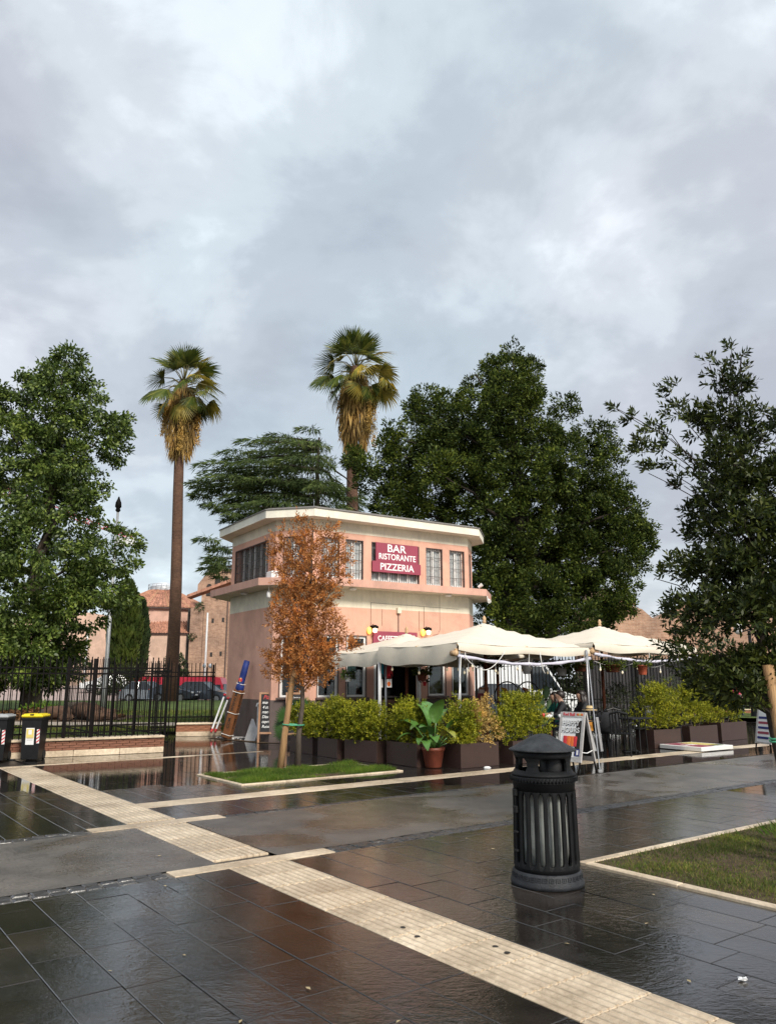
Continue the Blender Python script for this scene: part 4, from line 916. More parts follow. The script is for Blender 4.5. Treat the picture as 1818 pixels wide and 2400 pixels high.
# cedar: long level limbs with hanging sprays
cd = thing('cedar_tree', 'wide grey green cedar with layered drooping boughs left of the right palm', 'tree', (-4.2, 43, 0))
lp, lr = limb((0, 0, 0), (.2, 0, 15.3), .5, .06, 0, 9, 3, .01); b = MB(); b.tube(lp, lr, 12); part('trunk', b, 'bark_dark', cd, True)
Ps, Ds = [], []
r5 = np.random.default_rng(8)
for i, (x, z, rx, rz) in enumerate(CEDAR_LAYERS):
    for s in (-1, 1, 0):
        y = (r5.uniform(.6, 2.6) * s) - (1.2 if i > 25 else 0) + (9.5 if 21 < i < 26 else 0); c = Vector((x + 4.2, y, z))
        root = Vector((.1 + r5.uniform(-.1, .1), 0, min(z + .3, 15) - .05 * abs(x + 4.2)))
        if s == 0 or i % 3 == 0:
            p_, r_ = limb(root, c + Vector((math.copysign(rx * .6, c.x), 0, -.1)), .10, .02, .04, 6, i, .02); b = MB(); b.tube(p_, r_, 5, cap=False); part('bough', b, 'bark_dark', cd, True)
        n = int(360 * rx * (.5 + rz)); a = r5.uniform(0, 2 * PI, n); q = np.sqrt(r5.uniform(0, 1, n))
        lx = np.cos(a) * q * rx; ly = np.sin(a) * q * max(.5, rx * .7); lz = (1 - q ** 2) * rz * r5.uniform(.1, .6, n) - .16 * q ** 2 * rx
        Ps.append(np.stack([c.x + lx, c.y + ly, c.z + lz], 1)); out_ = np.stack([np.cos(a) * .8 + np.sign(c.x) * .5, np.sin(a) * .6, r5.uniform(-1.1, .05, n)], 1); Ds.append(out_)
Ps = np.concatenate(Ps); Ds = np.concatenate(Ds)
link('needle_sprays', leaf_mesh('needle_sprays', Ps, Ds + rng.normal(size=Ds.shape) * .25, rng.uniform(.2, .5, len(Ps)), rng.uniform(.035, .065, len(Ps)), .2, .4), 'cedar', cd, kind='stuff')

# cypresses
for k, (x, y, rx, h, mt_, lab) in enumerate(((-23.6, 70, 1.3, 10.4, 'cypress', 'light green cypress behind the tall lamp post, left one of the pair'), (-22.85, 71.5, .8, 8.9, 'cypress_dark', 'darker slimmer cypress against the round church wall'))):
    n = 9000; t_ = rng.uniform(0, 1, n); a = rng.uniform(0, 2 * PI, n); prof = rx * np.sin(np.pi * np.clip(t_ * .9 + .1, 0, 1)) ** .6 * rng.uniform(.75, 1.05, n)
    lump = 1 + .16 * np.sin(a * 3 + t_ * 21) * np.sin(t_ * 33 + a)
    pos = np.stack([np.cos(a) * prof * lump, np.sin(a) * prof * lump, 1.6 + t_ * (h - 1.6)], 1); d = np.stack([np.cos(a) * .4, np.sin(a) * .4, np.full(n, 1.)], 1) + rng.normal(size=(n, 3)) * .2
    t = thing('cypress_tree', lab, 'tree', (x, y, -.4), 0, 'cypresses by the church'); b = MB(); b.tube([(0, 0, 0), (0, 0, h * .8)], [.2, .05], 8); part('trunk', b, 'bark_dark', t, True)
    link('crown', leaf_mesh('crown', pos, d, rng.uniform(.3, .7, n), .22, .2, .5), mt_, t, kind='stuff')

# palms
def fan_mesh(R_, n=26, span=R(150), droop=.25, w=.09):
    """fan leaf: long narrow segments radiating from the end of the stalk, along +x"""
    V, F = [], []
    for i in range(n):
        a = -span / 2 + span * i / (n - 1); L = R_ * (1 - .25 * (abs(a) / (span / 2)) ** 2) * random.uniform(.9, 1.05); ca, sa = math.cos(a), math.sin(a); o = len(V)
        z1 = -.05 * L + random.uniform(-.03, .03); z2 = -droop * L * random.uniform(.7, 1.3); hw = w * .5
        for f, zz, k in ((.05, 0, .35), (.5, z1, 1), (.78, z1 + (z2 - z1) * .45, .6), (1, z2, .05)):
            V += [(f * L * ca + sa * hw * k, f * L * sa - ca * hw * k, zz + .02 * k), (f * L * ca - sa * hw * k, f * L * sa + ca * hw * k, zz - .02 * k)]
        F += [(o, o + 1, o + 3, o + 2), (o + 2, o + 3, o + 5, o + 4), (o + 4, o + 5, o + 7, o + 6)]
    return V, F
FANS = {}
for key, dr in (('frond_g', .22), ('frond_y', .35), ('frond_d', .6)):
    FANS[key] = []
    for k in range(3):
        V, F = fan_mesh(1.5, 26, R(150 if key != 'frond_d' else 90), dr); me = bpy.data.meshes.new('frond'); me.from_pydata(V, [], F); me.materials.append(M[key]); FANS[key].append(me)
def palm(label, base, heart, r0, r1, skirt, seed, size=1.0, lean=0):
    base = Vector(base); heart = Vector(heart) - base; t = thing('fan_palm', label, 'palm', base, 0, 'tall fan palms'); rr = random.Random(seed)
    pts = [heart * (i / 11.0) + Vector((.10 * math.sin(i * .55), 0, 0)) for i in range(12)]; rad = [r0 * 1.25, r0 * 1.08] + [r0 + (r1 - r0) * i / 9 for i in range(10)]
    b = MB(); b.tube(pts, rad, 16); part('trunk', b, 'palm_bark', t, True)
    H = heart; n = 0
    def frond(el, az, key, pl, roll=0, sc=1.0):
        d = Vector((math.cos(el) * math.cos(az), math.cos(el) * math.sin(az), math.sin(el))); start = H + Vector((0, 0, -.5 + .7 * max(0, math.sin(el)))) + Vector((d.x, d.y, 0)) * .22
        droop = .30 * pl * math.cos(el); end = start + d * pl + Vector((0, 0, -droop)); mid = start.lerp(end, .5) + Vector((0, 0, droop * .5))
        b = MB(); b.tube([start, mid, end], [.035 * size, .028 * size, .018 * size], 5); st = part('frond_stalk', b, 'petiole' if key != 'frond_d' else 'bark_grey', t, True)
        o = link('frond', rr.choice(FANS[key]), None, t, end - d * .05); dd = (end - mid).normalized() + Vector((0, 0, -.12 if el < 1 else 0)); qq = dd.to_track_quat('X', 'Z')
        o.rotation_mode = 'QUATERNION'; o.rotation_quaternion = qq @ Quaternion((1, 0, 0), rr.uniform(-.7, .7)); s_ = size * sc; o.scale = (s_, s_, s_)
    for k in range(30):
        el = R(88) - R(98) * (k / 29) ** 1.1 ; az = k * 2.39996 + rr.uniform(-.2, .2)
        frond(el, az, 'frond_y' if rr.random() < .34 and el < 1.15 else 'frond_g', (1.0 + .55 * (k / 29)) * size * rr.uniform(.9, 1.1))
    for k in range(9): frond(R(rr.uniform(-48, -22)), k * 2.39996 + .7, 'frond_y' if k % 2 else 'frond_g', 1.35 * size * rr.uniform(.85, 1.1), sc=.95)
    for k in range(16): frond(R(rr.uniform(-86, -58)), k * 2.39996 + .2, 'frond_y' if k % 3 == 0 else 'frond_d', rr.uniform(.9, 1.6) * size, sc=.85)
    # dead skirt: hanging dry blades round the trunk, one mass
    nn = 2600; tt = rng.uniform(0, 1, nn); a = rng.uniform(0, 2 * PI, nn); rs = (.36 + .56 * np.sin(np.pi * np.clip(tt * .85 + .1, 0, 1)) ** .8) * size * rng.uniform(.6, 1.1, nn)
    pos = np.stack([H.x + np.cos(a) * rs, np.sin(a) * rs, H.z - .4 - tt * (skirt - .5)], 1); d = np.stack([np.cos(a) * .12, np.sin(a) * .12, np.full(nn, -1.)], 1) + rng.normal(size=(nn, 3)) * .12
    link('dead_skirt', leaf_mesh('dead_skirt', pos, d, rng.uniform(.5, 1.2, nn), rng.uniform(.03, .10, nn), .2, .4), 'frond_d', t, kind='stuff')
    # hanging fruit strands
    for k in range(9):
        a0 = rr.uniform(0, 6.28); rr0 = rr.uniform(.75, 1.25) * size; z0 = H.z - rr.uniform(1.3, 2.3) * size; n2 = 420; tt = rng.uniform(0, 1, n2)
        pos = np.stack([H.x + math.cos(a0) * rr0 + rng.normal(0, .10, n2), math.sin(a0) * rr0 + rng.normal(0, .10, n2), z0 - tt * rr.uniform(2.0, 3.0) * size], 1); d = np.stack([rng.normal(0, .5, n2), rng.normal(0, .5, n2), np.full(n2, -.8)], 1)
        link('fruit_strand', leaf_mesh('fruit_strand', pos, d, .17, .055, .3, .5), 'fruit', t, kind='stuff')
        b = MB(); b.tube([H + Vector((0, 0, -.4)), Vector((H.x + math.cos(a0) * rr0 * .8, math.sin(a0) * rr0 * .8, H.z - .7)), Vector((H.x + math.cos(a0) * rr0, math.sin(a0) * rr0, z0 - .6))], .02, 4); part('fruit_stalk', b, 'petiole', t, True)
    return t
palm('tall fan palm standing free between the left tree and the bar', (-14.55, 53, 0), (-14.85, 53, 22.7), .42, .30, 5.5, 3, 1.12)
palm('tall fan palm rising behind the bar roof with a thick brown skirt', (-2.5, 50, 0), (-2.22, 50, 22.6), .42, .34, 5.9, 9, 1.12)

# dead young tree, its stake and tie
pts, out, C, Rr = blob_cloud(CROWN_DEAD, 14.7, .55, 2700, .2, rs=.92, seed=9)
up = np.array([0, 0, .75]); axis = np.stack([(pts[:, 0] + 1.55) * .5, (pts[:, 1] - 14.7) * .5, np.full(len(pts), .55)], 1)
m = twig_leaves('crown', pts, out * .5 + axis + rng.normal(size=pts.shape) * .35, rng.uniform(.10, .22, len(pts)), 9, .085, .028, .8)
dt = tree('dead_tree', 'young tree with rust brown dead leaves in the small grass plot', 'tree', (-1.64, 14.7, 0), (-1.45, 14.7, 4.6), .055, C, m, 'dead', 'bark_grey', 34, rb=.35, seed=10)
st = thing('tree_stake', 'pale wooden stake leaning beside the dead tree trunk', 'stake', (-1.93, 14.5, 0))
b = MB(); b.tube([(0, 0, 0), (.06, .02, .6), (.17, .05, 1.55), (.20, .06, 1.75)], [.062, .056, .05, .05], 10); part('post', b, 'stake', st, True)
tg = thing('tree_tie', 'green tie binding the dead tree to its stake', 'tie', (-1.84, 14.53, .78))
b = MB(); b.tube([(-.06, -.06, 0), (.1, -.075, -.01), (.27, .10, -.02), (.3, .17, -.02), (.24, .23, -.02), (.05, .1, 0), (-.07, .03, .01)], .014, 6, close=True); part('band', b, 'tie', tg, True)

# bay tree close on the right, with stakes
pts, out, C, Rr = blob_cloud([(x, z, max(r * (.72 if x < 3.05 else (.8 if z > 3.6 else 1)), .045)) for x, z, r in CROWN_BAY] + [(3.40, 4.86, .03), (3.42, 4.70, .04), (3.61, 4.98, .03), (3.63, 4.84, .04), (3.72, 4.92, .03), (3.66, 4.68, .05)], 7.6, .70, 3000, .1, rs=.95, seed=12)
axis = np.stack([(pts[:, 0] - 3.75) * .55, (pts[:, 1] - 7.6) * .55, np.full(len(pts), .45)], 1)
m = twig_leaves('crown', pts, out * .45 + axis + rng.normal(size=pts.shape) * .35, rng.uniform(.07, .17, len(pts)), 10, .095, .033, .7)
bt = tree('bay_tree', 'dark leaved young bay tree close on the right', 'tree', (3.72, 7.6, 0), (3.6, 7.6, 4.3), .06, C, m, 'bay', 'bark_dark', 60, rb=.3, seed=13)
# crown blobs are small, so the branches carry leaves of their own
for k, (x, dy, tx, lab) in enumerate(((3.58, -.45, -.11, 'thick wooden stake leaning at the bay tree, at the right edge of the picture'), (4.05, .3, -.1, 'wooden stake behind the bay tree trunk'))):
    s_ = thing('tree_stake', lab, 'stake', (x, 7.6 + dy, 0), 0, 'stakes of the bay tree'); b = MB(); b.tube([(0, 0, 0), (tx * .4, .02, .7), (tx, .05, 1.72)], [.052, .05, .047], 10); part('post', b, 'stake', s_, True)
tg = thing('tree_tie', 'green tie wound round the stake of the bay tree', 'tie', (3.47, 7.18, 1.06))
for dz in (-.012, .012): 
    b = MB(); b.tube([(.055 * math.cos(a), .055 * math.sin(a), dz + .004 * math.sin(3 * a)) for a in np.linspace(0, 2 * PI, 12, endpoint=False)], .009, 5, close=True); part('band', b, 'tie', tg, True)
b = MB(); b.tube([(.05, .02, 0), (.18, .25, .0), (.28, .42, 0)], .009, 5); part('strap', b, 'tie', tg, True)

# planters and their shrubs
def shrub(label, c, lx, ly, h, z0, key, seed, rz=GRID, n=1050, lumps=5, group='planter shrubs'):
    rr = np.random.default_rng(seed); bl = []
    for k in range(lumps):
        bl.append(((k / (lumps - 1) - .5) * lx * .78 + rr.normal(0, .05), rr.normal(0, ly * .15), z0 + h * rr.uniform(.22, .42), ly * rr.uniform(.36, .58)))
        bl.append(((k / (lumps - 1) - .5) * lx * .52 + rr.normal(0, .06), rr.normal(0, ly * .15), z0 + h * rr.uniform(.58, .82), ly * rr.uniform(.30, .46)))
    for k in range(6):
        bl.append((rr.uniform(-.36, .36) * lx, rr.normal(0, ly * .2), z0 + h * rr.uniform(.82, 1.06), ly * rr.uniform(.08, .2)))
    C = np.array([b_[:3] for b_ in bl]); Rr = np.array([b_[3] for b_ in bl]); idx = rr.choice(len(C), n, p=Rr ** 2 / (Rr ** 2).sum())
    d = unit(rr.normal(size=(n, 3))); pts = C[idx] + d * (Rr[idx] * (.35 + .65 * rr.uniform(0, 1, n) ** .5))[:, None]; pts[:, 2] = np.maximum(pts[:, 2], z0 + .02)
    t = thing('shrub', label, 'shrub', c, rz, group)
    for k in range(5):
        e = C[rr.integers(len(C))]; lp, lr = limb((e[0] * .3, e[1] * .3, z0 - .1), e, .014, .004, 0, 5, k, .05); b = MB(); b.tube(lp, lr, 5, cap=False); part('stem', b, 'bark_grey', t)
    def put(sel, mt_):
        if sel.sum() == 0: return
        m = twig_leaves('foliage', pts[sel], d[sel] * .6 + np.array([0, 0, .55]) + rng.normal(size=(sel.sum(), 3)) * .35, rng.uniform(.06, .16, sel.sum()), 10, .055, .029, .65)
        link('foliage', m, mt_, t, kind='stuff')
    if isinstance(key, tuple):
        mask = pts[:, 0] + rr.normal(0, .06, n) > key[2]; put(mask, key[1]); put(~mask, key[0])
    else: put(np.ones(n, bool), key)
    return t
def planter(label, c, lx, ly, h, rz=GRID):
    t = thing('planter', label, 'planter', c, rz, 'brown metal planters'); b = MB(); w = .02
    b.box((0, -ly / 2 + w / 2, h / 2), (lx, w, h), bev=.006); b.box((0, ly / 2 - w / 2, h / 2), (lx, w, h), bev=.006); b.box((-lx / 2 + w / 2, 0, h / 2), (w, ly - 2 * w, h)); b.box((lx / 2 - w / 2, 0, h / 2), (w, ly - 2 * w, h))
    part('box', b, 'planter', t); s = MB(); s.box((0, 0, h - .05), (lx - 2 * w, ly - 2 * w, .03)); part('soil', s, 'soil', t)
    return t
PL = [ # label bits, u, v centre, along v?, length, width, box height, shrub height
 ('planter', 9.30, 15.25, 1, .86, .42, .36, .62, 'bush', 'left end of the row nearest the chalk boards'),
 ('planter', 9.28, 14.10, 1, .82, .45, .38, .72, 'bush', 'second from the left end behind the dead tree trunk'),
 ('planter', 9.40, 13.10, 1, 1.0, .48, .40, .60, 'bush', 'below the left corner of the small parasol'),
 ('planter', 9.58, 11.98, 1, .98, .48, .42, .68, 'bush', 'left of the big leaved pot plant'),
 ('planter', 10.32, 11.12, 0, .95, .52, .43, .70, ('bush', 'bush_gold', .0), 'right of the big leaved pot plant, shrub half golden dry'),
 ('planter', 11.62, 11.05, 0, 1.05, .52, .43, .82, 'bush', 'behind the black litter bin'),
 ('planter', 16.75, 11.45, 0, 1.12, .52, .42, 1.06, 'bush', 'right of the tables, first of three'),
 ('planter', 18.36, 11.50, 0, 1.20, .52, .44, 1.08, 'bush', 'right of the tables, middle of three'),
 ('planter', 20.15, 11.72, 0, 1.30, .52, .46, .92, 'bush', 'right of the tables, end one below the bay tree')]
for i, (nm, u, v, al, l, w, h, hs, key, where) in enumerate(PL):
    rz = GRID + (R(-90 + (4, -3, 5, -2)[i % 4]) if al else R((0, -1, 1)[i % 3])); c = P(u, v)
    planter('brown planter box ' + where, c, l, w, h, rz)
    shrub('yellow green shrub in the planter ' + where if not isinstance(key, tuple) else 'shrub half golden dry and half green right of the big leaved pot plant', c, l, w * 1.25, hs, h, key, 40 + i, rz)
# dark shrubs behind the terrace
for k, (x, y, s, lab) in enumerate(((4.3, 20.4, 1.0, 'grey green shrub between the two seated guests'), (6.3, 21.5, 1.1, 'grey green shrub behind the black chairs, left one'), (7.4, 22.2, 1.1, 'grey green shrub behind the black chairs, right one'), (8.9, 23.8, 1.3, 'dark shrub behind the right hand planters'))):
    shrub(lab, (x, y, 0), 1.0 * s, .7 * s, 1.25 * s, .1, 'bush_grey', 70 + k, 0, 420, group='shrubs behind the terrace')

# big leaved plant in a terracotta pot
def blade(L, W, bend, n=8):
    V, F = [], []
    for i in range(n + 1):
        t = i / n; w = W * math.sin(PI * min(1, t * .92 + .06)) ** .75 * (1 - .25 * t); x = L * t * math.cos(bend * t); z = -L * t * math.sin(bend * t) * .8
        V += [(x, -w / 2, z + .18 * w), (x, 0, z), (x, w / 2, z + .18 * w)]
    for i in range(n):
        a = i * 3; F += [(a, a + 3, a + 4, a + 1), (a + 1, a + 4, a + 5, a + 2)]
    return V, F
pot = thing('pot_plant', 'large paddle leaved plant in a terracotta pot between the planters', 'pot plant', (.83, 14.80, 0))
b = MB(); b.lathe([(.13, 0), (.15, .02), (.20, .30), (.215, .31), (.215, .36), (.195, .36), (.185, .32)], 20); part('pot', b, 'terracotta', pot, True)
b = MB(); b.lathe([(.01, .318), (.185, .32)], 16, caps=False); part('soil', b, 'soil', pot)
LV = [(-75, 76, .50, .56, .34, .5, 0), (100, 72, .52, .55, .34, .6, 0), (-15, 58, .40, .50, .28, .7, 0), (165, 56, .40, .52, .30, .8, 0), (190, 38, .34, .42, .22, .9, 0), (15, 40, .46, .46, .15, .4, 0), (215, 62, .34, .46, .26, 1.0, 0), (-50, 50, .32, .42, .24, 1.0, 1), (-110, 66, .30, .42, .26, .9, 0), (250, 34, .26, .38, .22, 1.1, 0), (60, 66, .48, .48, .26, .6, 0), (-10, 28, .26, .36, .18, 1.0, 1), (130, 80, .42, .5, .3, .5, 0), (-90, 50, .22, .40, .24, 1.0, 0), (-130, 42, .24, .38, .2, 1.0, 0)]
for az, el, st_, L, W, bend, yel in LV:
    a, e_ = R(az), R(el); d = Vector((math.cos(a) * math.cos(e_), math.sin(a) * math.cos(e_), math.sin(e_))); s0 = Vector((math.cos(a) * .05, math.sin(a) * .05, .32)); s1 = s0 + d * st_
    b = MB(); b.tube([s0, s0.lerp(s1, .5) + Vector((0, 0, .02)), s1], [.016, .012, .009], 6); sk = part('leaf_stalk', b, 'leaf_big', pot, True)
    V, F = blade(L, W, bend); me = bpy.data.meshes.new('leaf'); me.from_pydata(V, [], F); me.polygons.foreach_set('use_smooth', [True] * len(F))
    o = link('leaf', me, 'leaf_yel' if yel else 'leaf_big', pot, s1); o.rotation_mode = 'QUATERNION'; o.rotation_quaternion = d.to_track_quat('X', 'Z') @ Quaternion((1, 0, 0), R(random.uniform(-25, 25)))
# fan leaved plant in front of the menu boards
fp = thing('fan_plant', 'green fan leaved plant in front of the red headed menu board', 'plant', (-2.12, 18.9, 0))
b = MB(); b.lathe([(.14, 0), (.2, .3), (.18, .3)], 14); part('pot', b, 'planter', fp, True)
for az, el, st_, sc_ in ((185, 42, .36, .32), (165, 8, .34, .30), (205, -15, .34, .28), (60, 62, .45, .32), (20, 40, .4, .3), (110, 70, .45, .3)):
    a, e_ = R(az), R(el); d = Vector((math.cos(a) * math.cos(e_), math.sin(a) * math.cos(e_) * .5, math.sin(e_))).normalized(); s0 = Vector((0, 0, .45)); s1 = s0 + d * st_
    b = MB(); b.tube([Vector((0, 0, .25)), s0, s1], .009, 5); part('leaf_stalk', b, 'petiole', fp)
    V, F = fan_mesh(1, 14, R(140), .1, .13); me = bpy.data.meshes.new('leaf'); me.from_pydata(V, [], F); o = link('leaf', me, 'leaf_fan', fp, s1); o.rotation_mode = 'QUATERNION'; o.rotation_quaternion = d.to_track_quat('X', 'Y') @ Quaternion((1, 0, 0), R(20)); o.scale = (sc_,) * 3
# prickly pear
cp = thing('prickly_pear', 'flat padded prickly pear cactus behind the seated guests', 'cactus', (3.85, 19.6, 0))
b = MB(); b.lathe([(.2, 0), (.26, .42), (.22, .42)], 14); part('pot', b, 'terracotta', cp, True)
for x, z, rx, rz_, tlt in ((0, .68, .15, .26, 0), (-.12, 1.06, .13, .24, -12), (.17, .98, .12, .2, 25), (.05, 1.25, .09, .16, 10), (-.2, .75, .1, .17, -30)):
    b = MB(); b.ell((0, 0, 0), (rx, .03, rz_), 14, 8); o = part('pad', b, 'cactus', cp, True, loc=(x, 0, z)); o.rotation_euler = (0, R(tlt), R(random.uniform(-20, 20)))

# ------------------------------------------------------------------ terrace parasols
def canopy_mesh(hx, hy, zc, zp, nseg=14, sag=.022):
    V, F = [], []; n = nseg
    for j in range(n + 1):
        for i in range(n + 1):
            x = -hx + 2 * hx * i / n; y = -hy + 2 * hy * j / n; m = max(abs(x) / hx, abs(y) / hy); o = min(abs(x) / hx, abs(y) / hy)
            z = zc + (zp - zc) * (1 - m) - sag * math.sin(PI * m) * 1.0 - .05 * (m ** 4) * (1 - (o / max(m, .01)) ** 2) + .006 * mnoise.noise((x * 3, y * 3, zc))
            V.append((x, y, z))
    F = [(j * (n + 1) + i, j * (n + 1) + i + 1, (j + 1) * (n + 1) + i + 1, (j + 1) * (n + 1) + i) for j in range(n) for i in range(n)]
    me = bpy.data.meshes.new('canopy'); me.from_pydata(V, [], F); me.polygons.foreach_set('use_smooth', [True] * len(F)); return me
def valance_mesh(p0, p1, drop, z, n=22, wave=.035, lift=0.0, bulge=.03):
    V, F = [], []; p0, p1 = Vector(p0), Vector(p1); nn = Vector(((p1 - p0).y, -(p1 - p0).x)).normalized()
    for i in range(n + 1):
        t = i / n; p = p0.lerp(p1, t); zt = z - .05 * (1 - (2 * t - 1) ** 2); d = drop * (1 + .18 * math.sin(t * PI)) + wave * math.sin(t * 9.5)
        for k, f in enumerate((0, .5, 1)):
            q = p + nn * (bulge * math.sin(f * PI) + .03 * f + .02 * math.sin(t * 17 + f)); V.append((q.x, q.y, zt - d * f))
    for i in range(n):
        for k in range(2): a = i * 3 + k; F.append((a, a + 3, a + 4, a + 1))
    me = bpy.data.meshes.new('valance'); me.from_pydata(V, [], F); me.polygons.foreach_set('use_smooth', [True] * len(F)); return me
def parasol(label, c, hx, hy, zc, zp, drops, roll=False, pole_r=.042, finial=True):
    t = thing('parasol', label, 'parasol', c, GRID, 'cream parasols over the terrace')
    link('canopy', canopy_mesh(hx, hy, zc, zp), 'canvas', t)
    k = .15; link('vent_cap', canopy_mesh(hx * k, hy * k, zp - (zp - zc) * k + .006, zp + .022, 6, .004), 'canvas', t)
    b = MB(); b.tube([(0, 0, 0), (0, 0, zp - .05)], pole_r, 12); part('pole', b, 'wood_red', t, True)
    b = MB(); b.lathe([(.15, 0), (.16, .03), (.06, .06), (.05, .2)], 14, (0, 0, .0)); part('pole_foot', b, 'iron', t, True)
    if finial: 
        b = MB(); b.lathe([(.035, 0), (.05, .02), (.032, .05), (.045, .09), (.042, .12), (.012, .17)], 12, (0, 0, zp + .02)); part('finial', b, 'wood_light', t, True)
    for x, y in ((-1, -1), (1, -1), (1, 1), (-1, 1), (0, -1), (1, 0), (0, 1), (-1, 0)):
        b = MB(); e = Vector((x * hx, y * hy, zc - .05)); b.tube([Vector((x * .05, y * .05, zp - .12)), Vector((x * hx * .5, y * hy * .5, (zc + zp) / 2 - .13)), e], .016, 5); part('rib', b, 'wood_light', t)
        b = MB(); b.tube([(x * .05, y * .05, zc - .12), (x * hx * .45, y * hy * .45, (zc + zp) / 2 - .14)], .012, 5); part('strut', b, 'wood_light', t)
    cs = [(-hx, -hy), (hx, -hy), (hx, hy), (-hx, hy)]
    for i, d in enumerate(drops):
        if d: link('valance', valance_mesh(cs[i], cs[(i + 1) % 4], d, zc - .005), 'canvas', t)
    if roll:
        b = MB(); b.box((0, -hy + .02, zc - .17), (2 * hx + .1, .05, .085), bev=.008); part('front_beam', b, 'wood_light', t)
        b = MB(); b.tube([(-hx - .05, -hy - .04, zc - .22), (-hx - .05, -hy + .12, zc - .22)], .055, 10); part('beam_end', b, 'wood_light', t, True)
        pts = [(-hx + 2 * hx * i / 16, -hy - .01, zc - .27 - .15 * math.sin(PI * i / 16) - .008 * math.sin(i * 2.3)) for i in range(17)]
        b = MB(); b.tube(pts, [.035 + .010 * math.sin(i * 1.7) for i in range(17)], 9); part('rolled_vinyl', b, 'vinyl', t, True)
        for x in (-hx + .2, 0, hx - .2):
            b = MB(); z = zc - .27 - .15 * math.sin(PI * (x + hx) / (2 * hx)); b.tube([(x, -hy - .06, z), (x, -hy - .02, z + .06), (x, -hy + .05, z), (x, -hy - .02, z - .06)], .008, 5, close=True); b.tube([(x, -hy - .02, z + .05), (x + .02, -hy - .02, zc - .1)], .008, 5); part('strap', b, 'rope', t)
    return t
parasol('large cream parasol in the middle, its left valance hanging and front rolled up', (2.26, 18.28, 0), 2.08, 1.34, 2.32, 2.85, (.15, 0, 0, .34), True)
parasol('cream parasol in front of the bar entrance, at the left end of the terrace', (.476, 20.0, 0), 1.62, 1.08, 2.24, 2.71, (.28, 0, 0, .28))
parasol('cream parasol at the right end, over the black tables', (5.72, 21.06, 0), 2.16, 1.45, 2.44, 2.97, (.16, .14, 0, .14), True)
parasol('cream parasol behind the middle one at the right corner of the bar', (2.95, 21.25, 0), 1.1, 1.0, 2.26, 2.66, (.1, .1, 0, .1), False, .042, False)
for lab, x, y, h, m_ in (('thin steel post at the front left corner of the middle parasol', 1.45, 15.98, 2.15, 'steel'), ('white post at the front corner of the left parasol', -.19, 18.1, 2.1, 'pole_white'), ('grey steel post right of the white post before the entrance', -.05, 18.5, 2.1, 'steel'), ('steel post between the middle and right parasol, behind the happy hours board', 4.62, 18.3, 2.25, 'steel')):
    t = thing('terrace_post', lab, 'post', (x, y, 0), 0, 'metal posts carrying the terrace awning'); b = MB(); b.tube([(0, 0, 0), (0, 0, h)], .04 if m_ == 'pole_white' else .022, 10); part('post', b, m_, t, True); b = MB(); b.lathe([(.06, 0), (.06, .012), (.028, .03)], 12); part('foot', b, 'steel', t)
t = thing('guy_rod', 'slanting thin steel rod from the parasol corner down to the wet paving', 'rod', (3.74, 14.3, 0)); b = MB(); b.tube([(0, 0, 0), (.93, 4.1, 2.22)], .012, 6); part('rod', b, 'steel', t); b = MB(); b.box((0, 0, .01), (.07, .07, .02)); part('foot', b, 'steel', t)
t = thing('rope', 'white rope hanging in a loop from the left corner of the middle parasol', 'rope', (1.45, 15.95, 2.05)); b = MB()
a_, b_ = P(.08, -.06, .0), P(1.25, -.06, .12); b.tube([a_.lerp(b_, i / 16) - Vector((0, 0, .34 * math.sin(PI * i / 16) ** .9)) for i in range(17)], .009, 6); part('loop', b, 'rope', t, True)
b = MB(); b.tube([P(0, -.05, 0), P(-.03, -.04, -.5), P(-.1, -.05, -.9), P(-.02, -.05, -1.2), P(.02, -.02, -1.3)], .007, 6); part('tail', b, 'rope', t, True)
t = thing('rope', 'white cord dangling from the middle of the middle parasol front', 'rope', P(12.75, 11.5, 2.06)); b = MB(); b.tube([(0, 0, .08), (.02, 0, -.1), (.05, 0, -.28), (.09, .0, -.36)], .010, 6); part('cord', b, 'rope', t, True)
t = thing('rope', 'white cord dangling from the front of the right parasol', 'rope', P(17.2, 13.1, 2.18)); b = MB(); b.tube([(-.05, 0, .2), (.0, 0, -.02), (.04, 0, -.3), (.1, .0, -.42)], .010, 6); part('cord', b, 'rope', t, True)

def string_lights(label, pts, n):
    t = thing('string_lights', label, 'string lights', pts[0], 0, 'strings of bulbs under the parasols'); o = Vector(pts[0]); q = []
    for a, c in zip(pts, pts[1:]):
        a, c = Vector(a), Vector(c)
        for i in range(9): q.append(a.lerp(c, i / 8) - o - Vector((0, 0, .12 * math.sin(PI * i / 8))))
    b = MB(); b.tube(q, .006, 5); part('cable', b, 'rope', t)
    for i in range(n):
        p = q[int((i + .5) / n * (len(q) - 1))]; b = MB(); b.tube([p, p - Vector((0, 0, .10))], .007, 5); b.lathe([(.014, 0), (.02, -.035)], 8, p - Vector((0, 0, .08))); part('socket', b, 'paper', t)
        b = MB(); b.lathe([(.01, .0), (.022, -.025), (.025, -.04), (.014, -.065), (.003, -.07)], 10, p - Vector((0, 0, .115))); part('bulb', b, 'bulb', t, True)
string_lights('bulb string from the white post along the front of the middle parasol', [(-.1, 18.25, 2.0), (1.5, 17.2, 1.98), (1.75, 16.35, 2.0), (3.2, 17.6, 2.05)], 9)
string_lights('bulb string under the right parasol', [(4.9, 18.7, 2.0), (6.3, 19.9, 2.0), (7.3, 20.6, 2.0)], 5)
string_lights('bulb string deep under the middle parasol', [(1.9, 19.6, 2.0), (3.6, 19.9, 2.0), (4.8, 20.2, 2.0)], 6)

